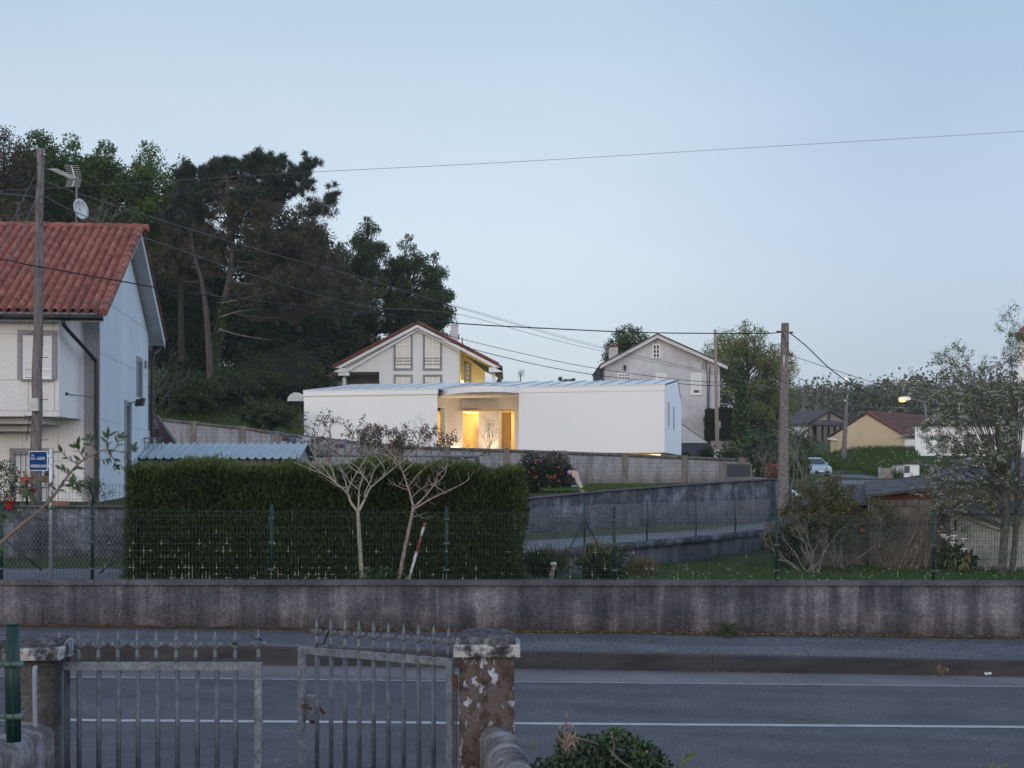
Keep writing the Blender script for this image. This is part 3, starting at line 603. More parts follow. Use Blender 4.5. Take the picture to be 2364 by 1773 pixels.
# ---------------------------------------------------------------- chain link fence along the lane
cl = thing('chain_link_fence', 'galvanised chain link fence with green posts and braces along the lane', 'fence', (1.73,34.4,1.2))
CP = [Vector(p) for p in [(-16,26.3,1.07),(-7.0,26.95,1.07),(-2.45,28.55,1.12),(-.15,31.25,1.2),(1.75,34.4,1.26),(3.6,38,1.26),(5.3,41,1.27),(6.95,44.3,1.27),(8.75,48.2,1.27)]]
cs = np.cumsum([0]+[(b-a).length for a, b in zip(CP[:-1], CP[1:])])
def cpt(u):
    u = min(max(u, 0), cs[-1]-1e-6); i = int(np.searchsorted(cs, u, side='right')-1); t = (u-cs[i])/(cs[i+1]-cs[i]); return CP[i].lerp(CP[i+1], t)
m = MB(); u = 0.; hh = .98; stp = .075
while u < cs[-1]:
    for sg in (1, -1):
        v = u+sg*.62; pts = []
        for k in range(5):
            t = k/4; q = cpt(min(max(u+(v-u)*t, 0), cs[-1])); pts.append(q+Vector((0, 0, .02+hh*t)))
        if 0 <= v <= cs[-1]: m.tube(pts, .0024 if sg == 1 else .0017, 3, False)
    u += stp
m.build('wire_netting', m_wiregalv, cl)
m = MB()
for z in (.5, 1.0): m.tube([cpt(x)+Vector((0,0,z)) for x in np.linspace(0, cs[-1], 60)], .002, 3, False)
m.build('straining_wire', m_wiregalv, cl)
for p, brc in [(at(-12,1310,26.4),1),(CP[1],-1),(CP[3],1),(CP[4],2),(CP[5],0),(CP[6],0),(CP[7],0),(CP[8],-1)]:
    p = Vector((p.x, p.y, p.z)); p.z = max(1.05, p.z-.04); mm = MB(); mm.tube([p, p+Vector((0,0,1.12))], .024, 8); po = mm.build('post', m_green, cl, True)
    i = min(range(len(CP)), key=lambda j: (CP[j]-p).length); d1 = (CP[min(i+1,len(CP)-1)]-CP[max(0,i-1)]).normalized()
    for sg in ((1,) if brc == 1 else (-1,) if brc == -1 else (1,-1) if brc == 2 else ()):
        bb = MB(); e = p+d1*sg*.85; bb.tube([p+Vector((0,-.02,.72)), e+Vector((0,-.03,-.02))], .019, 6); bb.build('brace', m_green, po, True)
# ---------------------------------------------------------------- conifer hedge
hx0, hx1, hy0, hy1, hz0, hz1 = xof(291,25.4), .16, 25.45, 26.75, .9, 3.02
hg = thing('conifer_hedge', 'tall clipped dark green conifer hedge behind the mesh fence', 'hedge', ((hx0+hx1)/2, hy0, hz0))
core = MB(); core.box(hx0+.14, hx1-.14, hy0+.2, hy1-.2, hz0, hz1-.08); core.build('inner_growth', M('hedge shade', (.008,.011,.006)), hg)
def hedge_pts(n, x0, x1, y0, y1, z0, z1, amp=.05):
    e_ = .05; A = [(x1-x0)*(z1-z0), (x1-x0)*(z1-z0)*.3, (y1-y0)*(z1-z0), (y1-y0)*(z1-z0), (x1-x0)*(y1-y0)*1.3]; A = np.array(A)/sum(A); P = []; D = []
    for k, a in enumerate(A):
        m = int(n*a); u = RG.random(m); v = RG.random(m); x = x0-e_*.5+(x1-x0+e_)*u; y = y0+(y1-y0)*v; z = z0+(z1-z0)*v
        if k == 0: p = np.stack([x, np.full(m,y0), z], 1); d = np.tile([0,-1,.75], (m,1))
        elif k == 1: p = np.stack([x, np.full(m,y1), z], 1); d = np.tile([0,1,.75], (m,1))
        elif k == 2: p = np.stack([np.full(m,x0), y0-e_+(y1-y0+e_)*u, z], 1); d = np.tile([-1,-.25,.75], (m,1))
        elif k == 3: p = np.stack([np.full(m,x1), y0-e_+(y1-y0+e_)*u, z], 1); d = np.tile([1,-.25,.75], (m,1))
        else: p = np.stack([x, y, np.full(m,z1)], 1); d = np.tile([0,-.15,1.], (m,1))
        w_ = amp*(np.sin(p[:,0]*4.1+np.sin(p[:,2]*3.3)*1.4)+np.sin(p[:,2]*5.2+p[:,0]*1.7+2)*.8+np.sin(p[:,0]*9.7+p[:,2]*7)*.4)
        p = p+unit(d)*(w_-.02+RG.normal(size=m)*.06)[:,None]; P.append(p); D.append(d+RG.normal(size=(m,3))*.55)
    return np.concatenate(P), np.concatenate(D)
P, D = hedge_pts(95000, hx0, hx1, hy0, hy1, hz0, hz1)
V, Q = leafverts(P, RG.uniform(.06,.15,len(P)), RG.uniform(.014,.028,len(P)), D=D); npmesh('foliage', V, Q, l_hedge, hg)
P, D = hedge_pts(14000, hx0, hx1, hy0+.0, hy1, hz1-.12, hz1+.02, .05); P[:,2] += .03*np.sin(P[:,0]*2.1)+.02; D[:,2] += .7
V, Q = leafverts(P, RG.uniform(.06,.16,len(P)), RG.uniform(.014,.026,len(P)), D=D); npmesh('sunlit_tips', V, Q, l_hedgetip, hg)  # lighter green sprays carry the sunlit tone of the hedge top
P, D = hedge_pts(9000, hx0, hx1, hy0, hy1, hz0+.9, hz1+.05, .05); V, Q = leafverts(P, RG.uniform(.06,.11,len(P)), .02, D=D); npmesh('sunlit_tips', V, Q, l_hedgetip, hg)
# ---------------------------------------------------------------- two pollarded bare trees in front of the hedge
def Z5(x, y): return 564+x*.27125, 950+y*.27125
def traced(name, label, trunk, limbs, Y, mat, twigs=True, r0=.038):
    t = thing(name, label, 'tree', at(*Z5(*trunk[0]), Y)); m = MB(); br = MB()
    P = [at(*Z5(*p), Y) for p in trunk]; P = smooth(P); m.tube(P, [r0+(r0*.72-r0)*i/(len(P)-1) for i in range(len(P))], 10); m.build('trunk', mat, t, True)
    for path, ra, dy in limbs:
        k = len(path); Q = [at(*Z5(*p), Y+dy*(i/(k-1))*.55) for i, p in enumerate(path)]; Q = smooth(Q); n = len(Q)
        br.tube(Q, [ra+(.0045-ra)*(i/(n-1))**.8 for i in range(n)], 7)
        if twigs:
            for _ in range(int(3+k*1.6)):
                i = random.randint(n//4, n-1); d = (Q[min(i+1,n-1)]-Q[max(i-1,0)]).normalized(); a = Vector((random.gauss(0,1), random.gauss(0,.6), random.gauss(.5,.6))).normalized()
                e = Q[i]+(d*.5+a).normalized()*random.uniform(.06,.2); f = e+(d*.3+a*.6+Vector((0,0,.5))).normalized()*random.uniform(.02,.1); br.tube([Q[i], e, f], [.005,.0035,.0022], 4)
    br.build('branches', mat, t, True); return t
def smooth(P, k=3):
    P = [Vector(p) for p in P]; o = []; n = len(P)
    for i in range(n-1):
        p0, p1, p2, p3 = P[max(0,i-1)], P[i], P[i+1], P[min(n-1,i+2)]
        for j in range(k):
            t = j/k; o.append(.5*((2*p1)+(p2-p0)*t+(2*p0-5*p1+4*p2-p3)*t*t+(3*p1-p0-3*p2+p3)*t**3))
    o.append(P[-1]); return o
T1 = [([(968,858),(905,770),(880,700),(780,610),(690,545),(560,490),(420,430)],.027,.6),([(780,610),(690,500),(610,400),(605,350)],.013,.5),([(880,690),(900,620),(960,520),(1050,370),(1080,330)],.014,-.4),
 ([(882,700),(850,560),(790,430)],.012,1.),([(972,858),(978,670),(1010,560),(1030,470)],.02,.9),([(978,670),(890,590),(820,470)],.011,.9),([(970,858),(1030,740),(1075,650),(1180,560),(1300,460),(1420,370),(1550,270)],.027,.5),
 ([(1025,745),(1030,680),(1080,580),(1120,470),(1230,400)],.016,-.4),([(1075,645),(1010,540),(900,470),(820,350)],.013,1.),([(1180,560),(1190,480),(1100,350)],.011,.2),([(780,610),(740,470),(680,430),(560,380)],.011,.9),([(690,545),(600,480),(500,400)],.008,.3),
 ([(905,640),(800,640),(690,570)],.009,.4),([(1010,560),(960,470),(800,380)],.009,1.2),([(1300,460),(1240,390),(1080,330)],.009,.6),([(1120,470),(1070,430),(960,380)],.008,.2)]
traced('bare_tree', 'pollarded bare tree with pale forked branches before the hedge', [(1001,1460),(990,1250),(975,1000),(968,855)], T1, 24.85, m_palebark2, r0=.042)
T2 = [([(1440,815),(1410,700),(1385,620),(1350,520),(1310,440),(1250,350),(1170,270)],.022,.5),([(1350,520),(1450,430),(1520,390)],.011,.8),([(1405,630),(1480,530),(1560,470)],.011,-.3),([(1442,815),(1540,720),(1630,600),(1640,550),(1700,490),(1735,440)],.018,.5),
 ([(1446,832),(1560,760),(1700,690),(1850,620),(1912,573)],.02,-.1),([(1428,730),(1500,660),(1545,635)],.009,.6),([(1600,640),(1690,560),(1720,500)],.008,.3),([(1395,670),(1345,650),(1295,633)],.009,0),([(1425,905),(1480,885),(1520,908)],.008,-.2),([(1530,735),(1560,690),(1500,655)],.007,.1),([(1310,440),(1340,380),(1420,330)],.008,.4),([(1700,690),(1640,640),(1560,620)],.006,.2)]
traced('bare_tree', 'leaning bare tree with reddish bark beside the striped pole', [(1310,1460),(1360,1200),(1410,960),(1440,815)], T2, 24.85, m_palebark, r0=.036)
sp_ = thing('striped_pole', 'red and white striped pole leaning against the hedge', 'pole', at(942,1345,24.8)); a = at(942,1345,24.8); b = at(981,1207,24.95)
for i, (t0, t1, mt) in enumerate([(0,.06,m_redpaint),(.06,.5,m_oldwhite),(.5,.78,m_redpaint),(.78,.93,m_oldwhite),(.93,1,m_redpaint)]):
    m = MB(); m.tube([a.lerp(b,t0), a.lerp(b,t1)], .024, 8); m.build('band', mt, sp_, True)
# low broad-leaved plant at the foot of the hedge between the bare trees
c = at(882, 1338, 24.8); t = thing('ground_plant', 'low grey green plant between the two bare trees', 'plant', c); leaves('leaves', gauss(240, c+Vector((0,0,.08)), (.22,.1,.06)), .08, .05, l_ivy, t, up=.8)
# ---------------------------------------------------------------- place sign
sg = thing('place_sign', 'blue LUGAR SOBREGUEXE place name sign on a silver post', 'sign', at(117,1339,24.75)); Ys = 24.75; p0 = at(117,1345,Ys); p1 = at(117.5,1037,Ys)
m = MB(); m.tube([p0, p1, p1+Vector((0,0,.008))], [.031,.031,.024], 12); po = m.build('post', m_alu, sg, True)
m = MB()
for py in (1056, 1073): q = at(119.5,py,Ys); m.disc(q-Vector((0,.031,0)), (0,1,0), .009, .006, 8)
m.build('bolt', m_black, po)
def rrect(x0,x1,z0,z1,r,y,k=5):
    o = []
    for cx,cz,a0 in ((x1-r,z1-r,0),(x0+r,z1-r,90),(x0+r,z0+r,180),(x1-r,z0+r,270)):
        for i in range(k+1): a = math.radians(a0+90*i/k); o.append((cx+r*math.cos(a), y, cz+r*math.sin(a)))
    return o
bx0, bx1 = xof(67,Ys), xof(110.2,Ys); bz0, bz1 = zof(1086.5,Ys), zof(1041.5,Ys)
m = MB(); m.prism(rrect(bx0,bx1,bz0,bz1,.03,Ys-.01), (0,.02,0)); m.box(bx1-.01,p0.x,Ys-.005,Ys+.005,bz1-.1,bz1-.06); m.box(bx1-.01,p0.x,Ys-.005,Ys+.005,bz0+.06,bz0+.1); bd = m.build('board', m_signwhite, sg)
m = MB(); m.prism(rrect(bx0+.011,bx1-.011,bz0+.011,bz1-.011,.022,Ys-.0125), (0,.002,0)); m.build('panel', m_blue, bd)
def stext(s_, px, py, hpx, wpx=None, bold=.0012):
    size = hpx*1.1/F*Ys/.70; q = at(px,py,Ys); Mx = Matrix.Translation((q.x, Ys-.0136, q.z)) @ Matrix.Rotation(math.radians(90), 4, 'X')
    o = mesh_text(s_, size, m_signwhite, bd, Mx, 'lettering', .0008, bold*size*2)
    if wpx:
        xs = [v.co.x for v in o.data.vertices]; w_ = max(xs)-min(xs); k = wpx/F*Ys/w_
        for v in o.data.vertices: v.co.x = q.x+(v.co.x-(max(xs)+min(xs))/2)*k
    return o
stext('LUGAR', 95.3, 1058.5, 6.2, 18.2); stext('SOBREGUEXE', 89.3, 1076.2, 5.8, 35.5); stext('CAMBRE', 76.2, 1059.6, 2.9, 12.4, .0006)
m = MB()                                            # outline emblem: shield with a crown
def ol(pts, r=.0021, closed=True):
    q = [at(px,py,Ys) for px, py in pts]; q = [Vector((v.x, Ys-.0146, v.z)) for v in q]; m.tube(q+([q[0]] if closed else []), r, 4)
ol([(73.3,1052),(73.3,1056.8),(76.1,1058.2),(78.9,1056.8),(78.9,1052)]); ol([(73.8,1051.6),(73.2,1050),(74.8,1050.6),(76.1,1048.8),(77.4,1050.6),(79,1050),(78.4,1051.6)]); ol([(74.6,1054),(75.6,1053),(76.6,1054),(77.6,1053)], closed=False); ol([(74,1062.3),(78.3,1062.3)], .001, False)
m.build('emblem', m_signwhite, bd)
# ---------------------------------------------------------------- garden above the lane wall, block wall
BWP = [(-400,905,74.5),(365,965,73),(560,985,72.4),(700,1006,72),(930,1029,71),(1169,1037,70),(1307,1042,69.5),(1443,1047,69),(1581,1053,68.5),(1730,1059,68)]
BT = [at(*p) for p in BWP]; BZ = [4.2,3.4,3.0,2.9,2.85,2.78,2.74,2.72,2.68,2.68]
V = []; nx = 26; ny = 26
def pl(P, t):
    k = len(P)-1; x = min(k-1e-6, t*k); i = int(x); f = x-i; return [a+(b-a)*f for a, b in zip(P[i], P[i+1])]
_A = [(x-.0, y+.2, z-.08) for (x, y), z in zip(LW, LWT)]; _B = [(v.x, v.y-.0, z) for v, z in zip(BT, BZ)]
for j in range(ny):
    for i in range(nx):
        a = pl(_A, i/(nx-1)); b = pl(_B, i/(nx-1)); t = j/(ny-1); V.append([p+(q-p)*t for p, q in zip(a, b)])
npmesh('garden', V, [(j*nx+i, j*nx+i+1, (j+1)*nx+i+1, (j+1)*nx+i) for j in range(ny-1) for i in range(nx-1)], m_grassground, smooth=True)['kind'] = 'structure'
P = np.stack([RG.uniform(1,10.5,14000), RG.uniform(43,69,14000), np.zeros(14000)], 1); V = np.array(V)
P = P[(P[:,1] > 42+P[:,0]*1.28)]; P[:,2] = [2.4+.35*min(1,max(0,(y-45)/22))+.02+max(0,.35-(y-42-x*1.28)*.02)*.4 for x, y, z in P]
V, Q = blades(P, RG.uniform(.05,.14,len(P)), .02, .5); tag(npmesh('garden_grass', V, Q, l_grass), 'rough grass of the garden below the block wall', 'grass', kind='stuff')
bw = thing('block_wall', 'long concrete block garden wall with posts below the white house', 'wall', tuple(BT[5]))
wallrun('wall_face', [(v.x,v.y) for v in BT], [v.z-.16 for v in BT], [z-.4 for z in BZ], .2, m_block, bw)
wallrun('coping', [(v.x,v.y-.02) for v in BT], [v.z for v in BT], [v.z-.158 for v in BT], .24, m_blocktop, bw)
def bwat(px):
    for (a, b) in zip(BWP[:-1], BWP[1:]):
        if a[0] <= px <= b[0]: t = (px-a[0])/(b[0]-a[0]); return at(px, a[1]+(b[1]-a[1])*t, a[2]+(b[2]-a[2])*t)
for px in (447,560,640,757,895,1031,1169,1301,1443,1581,1712):
    v = bwat(px); m = MB(); m.bbox(v.x-.15, v.x+.15, v.y-.06, v.y+.24, v.z-1.9, v.z+.03, .015); m.build('post', m_blockpost, bw)
# metal gate and its pillar at the end of the wall
Yg = 64.; gt = thing('panel_gate', 'dark grey sheet metal gate beside a rough pillar', 'gate', at(1703,1101,Yg)); m = MB(); a = at(1676,1101,Yg); b = at(1733,1072,Yg); m.box(a.x,b.x,Yg,Yg+.05,a.z-.3,b.z); m.build('sheet', m_darkgrey, gt)
m = MB(); m.box(a.x-.02,b.x+.02,Yg-.02,Yg+.07,b.z,b.z+.04); m.box(b.x-.02,b.x+.05,Yg-.02,Yg+.07,a.z-.5,b.z); m.build('frame', m_greytwig, gt)
m = MB(); a = at(1659,1125,Yg+.5); b = at(1674,1067,Yg+.5); m.bbox(a.x,b.x,Yg-.05,Yg+.3,a.z,b.z,.02); tag(m.build('gate_pillar', m_blockpost), 'rough brownish pillar at the end of the block wall', 'pillar')
m = MB(); pts = [(xof(1674,62.5),62.5),(xof(1735,60.5),60.5),(xof(1800,58.5),58.5)]; o = wallrun('low_wall', pts, [zof(1101,62.5),zof(1101,60.5),zof(1108,58.5)], [1.5]*3, .2, m_blockpost, None); tag(o, 'low brown plastered wall between the panel gate and the concrete pole', 'wall')
# white gate post and low white wall further along
Y_ = 80.; m = MB(); m.prism([at(1755,1097,Y_),at(1755,1064,Y_),at(1759,1062,Y_),at(1759,1059,Y_),at(1769.5,1059,Y_),at(1769.5,1097,Y_)], (0,.3,0)); tag(m.build('gate_post', m_oldwhite), 'stepped white gate post left of the concrete pole', 'gate post')
m = MB(); a = at(1735,1090,78.); 
for k in range(2):
    for pr in ([(1734,1095),(1734,1079)],[(1748,1095),(1748,1079)],[(1734,1079),(1748,1079)],[(1734,1095),(1748,1079)]): m.tube([at(x,y,78.) for x,y in pr], .03, 5)
tag(m.build('garden_gate', m_white), 'small white metal gate frame beyond the panel gate', 'gate')
m = MB(); a = at(1650,1062,92); b = at(1699,1037,92); m.box(a.x,b.x,92,92.3,a.z-.6,b.z); o = thing('white_wall', 'short white wall capped grey at the foot of the pinkish pole', 'wall', (a.x,92,a.z-.6)); m.build('wall_face', m_white, o); m = MB(); m.box(a.x-.1,b.x+.1,91.9,92.4,b.z,b.z+.12); m.build('coping', m_polewood2, o)
# ---------------------------------------------------------------- camellia, slide, plants
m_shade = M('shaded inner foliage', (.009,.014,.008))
def shrub(name, label, c, R, n, L, W, mat, cat='shrub', extra=None, core=True, stems=True, smoothness=.12):
    t = thing(name, label, cat, (c[0], c[1], c[2]-R[2])); v = unit(RG.normal(size=(n,3))); rad = .78+.28*RG.random((n,1))
    w_ = 1+smoothness*(np.sin(v[:,:1]*7+v[:,2:]*5)+np.sin(v[:,2:]*9+v[:,1:2]*6+1)); P = v*rad*w_*np.array(R)+np.array(c)
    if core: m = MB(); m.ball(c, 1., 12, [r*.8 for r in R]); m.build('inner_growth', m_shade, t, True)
    leaves('leaves', P, RG.uniform(L*.7,L*1.3,n), W, mat, t, D=v+RG.normal(size=(n,3))*.8, N=v+RG.normal(size=(n,3))*.7)
    if extra:
        k, s_, mt, nm = extra; v = unit(RG.normal(size=(k,3))); w_ = 1+smoothness*(np.sin(v[:,:1]*7+v[:,2:]*5)+np.sin(v[:,2:]*9+v[:,1:2]*6+1)); P = v*w_*np.array(R)*1.03+np.array(c); Vs = []; 
        for f in range(5): Vs.append(P+RG.normal(size=(k,3))*s_*.3)
        PP = np.concatenate(Vs); vv = np.tile(v,(5,1)); leaves(nm, PP, s_, s_*.8, mt, t, D=np.cross(vv, RG.normal(size=PP.shape)), N=vv)
    return t
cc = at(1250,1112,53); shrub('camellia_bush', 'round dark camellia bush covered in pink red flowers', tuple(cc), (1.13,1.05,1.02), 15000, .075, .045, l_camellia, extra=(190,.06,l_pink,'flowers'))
Yc = 52.; sl_ = thing('garden_slide', 'cream plastic garden slide with blue trim beside the camellia', 'slide', at(1340,1142,Yc))
def Z2(x, y): return 1150+x*.27125, 700+y*.27125
prof = [(640,1450),(625,1430),(640,1420),(665,1422),(685,1440),(690,1470),(700,1510),(722,1560),(745,1620),(715,1630),(690,1580),(668,1520),(650,1480)]
for dy in (0, .42):
    m = MB(); m.prism([at(*Z2(*p), Yc)+Vector((0,dy,0)) for p in prof], (0,.06,0)); m.build('side_rail', M('cream plastic', (.55,.45,.36), (.6,.5,.4)), sl_)
m = MB(); pth = [(630,1440),(655,1432),(680,1470),(700,1530),(725,1590),(748,1625)]; q = [at(*Z2(*p), Yc)+Vector((0,.06,.04)) for p in pth]
for i in range(len(q)-1): m.prism([q[i],q[i+1],q[i+1]+Vector((0,0,-.04)),q[i]+Vector((0,0,-.04))], (0,.36,0))
m.build('chute', M('blue plastic', (.08,.22,.42), (.1,.27,.5)), sl_)
m = MB(); q = [at(*Z2(*p), Yc)+Vector((0,-.02,0)) for p in [(650,1420),(672,1424),(690,1450),(702,1500),(718,1545)]]; m.tube(q, .018, 6); m.build('blue_trim', M('blue trim', (.08,.22,.42)), sl_)
m = MB(); q = at(*Z2(656,1455), Yc); m.disc(q-Vector((0,.01,0)), (0,1,0), .13, .03, 16); m.build('round_boss', M('boss plastic', (.6,.5,.4)), sl_); 
m = MB(); a = at(*Z2(625,1548), Yc); b = at(*Z2(690,1556), Yc); m.box(a.x,b.x,Yc,Yc+.45,b.z-.03,a.z); m.build('platform', M('blue step', (.16,.3,.45)), sl_)
m = MB(); 
for k in range(4): q = at(*Z2(650+k*12,1500+k*32), Yc); m.box(q.x-.1,q.x+.06,Yc+.08,Yc+.4,q.z-.03,q.z)
m.tube([at(*Z2(640,1450),Yc)+Vector((0,.2,0)), at(*Z2(632,1625),Yc)+Vector((0,.2,0))], .04, 6); m.build('ladder', M('dark ladder', (.05,.05,.06)), sl_)
m = MB(); q = at(*Z2(610,1440), Yc); m.ball(q, .09, 8); m.build('pink_knob', M('pink plastic', (.55,.3,.5)), sl_)
shrub('garden_shrub', 'small dark tuft on the lawn left of the slide foot', tuple(at(1372,1138,52)), (.18,.15,.14), 220, .07, .03, l_shrub)
# ---------------------------------------------------------------- metal shed with pale blue roof
Y_ = 42.; ms = thing('metal_shed', 'low corrugated metal shed with pale blue roof behind the hedge', 'shed', at(460,1130,Y_))
x0, x1 = xof(243,Y_), xof(684,Y_); ze = zof(1059,Y_); zb = 2.2; Yr = 43.6; zr = zof(1024.5,Yr)
m = MB(); nr = 28
def roofsheet(m, x0, x1, ya, za, yb, zb_, pitch, amp, th=.012, skew=0.):
    n = int(round((x1-x0)/pitch)); prof = []
    for i in range(n): prof += [(x0+i*pitch,0),(x0+(i+.62)*pitch,0),(x0+(i+.72)*pitch,amp),(x0+(i+.9)*pitch,amp)]
    prof.append((x0+n*pitch,0)); V = []
    for x, h in prof: V += [(x,ya,za+h),(x+skew,yb,zb_+h),(x+skew,yb,zb_+h-th),(x,ya,za+h-th)]
    k = len(prof); m.add(V, [(4*i+j,4*i+4+j,4*i+4+(j+1)%4,4*i+(j+1)%4) for i in range(k-1) for j in range(4)]+[(0,1,2,3),(4*k-4,4*k-3,4*k-2,4*k-1)])
roofsheet(m, x0-.12, x1+.06, Y_-.25, ze, Yr, zr, .245, .05); roofsheet(m, x0-.12, x1+.06, Yr+1.7, ze, Yr+.004, zr, .245, .05); m.build('roof', m_bluemetal, ms)
m = MB(); m.box(x0+.02, x1-.02, Y_, Yr+1.5, zb, ze-.04); m.prism([(x1-.05,Y_,ze-.04),(x1-.05,Yr+1.5,ze-.04),(x1-.05,Yr,zr-.04)], (.03,0,0)); m.build('wall', m_cladding, ms)
m = MB(); nn = 25
for i in range(nn+1): x = x0+.05+(x1-x0-.1)*i/nn; m.box(x-.012,x+.012,Y_-.035,Y_-.001,zb,ze-.05)
m.build('wall_rib', m_darkgrey, ms)
# ---------------------------------------------------------------- trellis pipe with vine, clothes line
def Z8(x, y): return 650+x*.27125, 700+y*.27125
Yv = 47.; vt = thing('vine_trellis', 'blue grey pipe trellis carrying a gnarled bare vine', 'trellis', at(870,1110,Yv)); m = MB()
m.tube([at(696,1051,Yv), at(1102,1053.5,Yv)], .045, 8)
for px in (711, 862, 1000, 1095): m.tube([at(px,1052,Yv), at(px,1125,Yv)], .04, 8)
m.build('pipe_frame', M('blue grey pipe', (.13,.16,.19), (.17,.2,.24)), vt, True)
m = MB(); out = []
for a, b in [((1640,1420),(1560,1330)),((1655,1400),(1500,1290)),((1610,1350),(1420,1280)),((1560,1320),(1660,1270)),((300,1290),(180,1240)),((360,1280),(260,1220)),((420,1270),(330,1200)),((250,1300),(170,1330)),((480,1310),(380,1230))]:
    p, q = at(*Z8(*a),Yv), at(*Z8(*b),Yv); grow(m, p, (q-p)+Vector((0,random.gauss(0,.1),0)), (q-p).length*1.1, .04, 3, out, .8, (2,3), .6, .0, .3)
for i in range(9):
    p = at(700+i*14,1052,Yv); grow(m, p, Vector((random.uniform(-1,1),random.gauss(0,.3),1)), .8, .022, 3, out, .9, (2,3), .65, .05, .3)
m.build('stems', m_greytwig, vt)
P = np.array([tuple(along(pt, random.random())) for pt, r, d in out for _ in range(3) if d < 2 and random.random() < .5]); leaves('leaves', P+RG.normal(size=P.shape)*.04, .09, .06, l_magleaf, vt)
Yl = 50.; cl_ = thing('clothes_line', 'clothes line on blue posts beside the metal shed', 'clothes line', at(800,1060,Yl)); m = MB()
m.tube([at(627,998,Yl),at(627,1030,Yl)], .025, 6); m.tube([at(617,997.5,Yl),at(655,999,Yl)], .02, 6); m.build('post', M('blue grey post', (.15,.2,.25)), cl_); m = MB(); m.tube([at(797,1017,Yl),at(796,1060,Yl)], .035, 6); m.tube([at(762,1014.5,Yl),at(807,1016.5,Yl)], .025, 6); m.build('post', M('blue post', (.15,.2,.25)), cl_)
m = MB(); m.tube([at(640,998,Yl),at(692,1004,Yl),at(770,1014,Yl),at(800,1016,Yl)], .006, 4); m.tube([at(655,999,Yl+.3),at(805,1016.5,Yl+.3)], .006, 4); m.build('line', m_cablegrey, cl_)
def cloth(label, z8, colr, nm='hung_cloth'):
    m = MB(); (xa,ya),(xb,yb),(xc,yc),(xd,yd) = z8; k = 9; V = []
    for i in range(k+1):
        u = i/k
        for j in range(5):
            v = j/4; px, py = Z8((xa+(xb-xa)*u)*(1-v)+(xd+(xc-xd)*u)*v, (ya+(yb-ya)*u)*(1-v)+(yd+(yc-yd)*u)*v); q = at(px,py,Yl-.02); q.y += .05*math.sin(u*9+v*1.5)*v; V.append(q)
    m.add(V, [(5*i+j,5*i+5+j,5*i+6+j,5*i+1+j) for i in range(k) for j in range(4)]); o = m.build(nm, M(nm+label[:12], colr, rough=.9), None, True)
    md = o.modifiers.new('thickness', 'SOLIDIFY'); md.thickness = .012; tag(o, label, 'laundry', 'laundry on the clothes line')
cloth('brownish shirt hanging leftmost on the clothes line', [(5,1120),(60,1122),(48,1175),(0,1170)], (.13,.1,.1))
cloth('blue trousers hanging over the left end of the line', [(52,1135),(130,1148),(122,1200),(48,1195)], (.1,.16,.23))
cloth('white sheet hanging in the middle of the line', [(158,1135),(290,1148),(285,1185),(160,1172)], (.55,.55,.56))
cloth('pale blue cloth hanging below the white sheet', [(160,1165),(255,1178),(240,1225),(165,1215)], (.35,.42,.5))
cloth('large beige sheet hanging right of the white one', [(280,1168),(450,1165),(450,1262),(262,1250)], (.36,.33,.33))
cloth('dark mauve towel folded over the line end', [(295,1150),(398,1160),(398,1180),(295,1172)], (.14,.11,.12))
cloth('pink grey pillowcase hanging near the end post', [(455,1170),(540,1172),(535,1205),(455,1210)], (.42,.34,.36))
cloth('maroon cloth hanging under the pillowcase', [(455,1205),(535,1205),(530,1235),(455,1230)], (.17,.09,.1))
# ---------------------------------------------------------------- magnolia in bloom behind the hedge
Ym = 40.; mg = thing('magnolia_tree', 'low magnolia full of pink flowers behind the hedge', 'tree', at(905,1140,Ym)); m = MB(); out = []
base = at(905,1140,Ym)
for _ in range(20):
    tx = random.uniform(832,1026); ty = random.uniform(996,1040) if tx < 1000 else 1030; e = at(tx, ty+8, Ym+random.uniform(-.5,.5)); d = e-base
    q = base+d*.55+Vector((d.x*.1,0,-.1)); m.tube(smooth([base, base+d*.3+Vector((d.x*.15,0,-.05)), q]), [.04,.016], 6, False); out.append(([base+d*.3,q],.02,2)); grow(m, q, e-q, (e-q).length*.85, .02, 3, out, .75, (2,3), .62, .15, .22)
m.build('branches', m_greytwig, mg)
tips = [pt[-1] for pt, r, d in out if d <= 1]; tips = [p for p in tips if p.z < zof(985,Ym)]
P = np.array([tuple(p) for p in tips]); P = np.repeat(P, 9, 0)+RG.normal(size=(len(P)*9,3))*.055
leaves('leaves', P, RG.uniform(.05,.1,len(P)), .034, l_magleaf, mg)
P = np.array([tuple(p) for p in tips if random.random() < .42]); P = np.repeat(P, 6, 0)+RG.normal(size=(len(P)*6,3))*[.02,.02,.025]; leaves('flowers', P+[0,0,.03], .075, .035, l_magnolia, mg, D=RG.normal(size=P.shape)*.5+[0,0,1.])
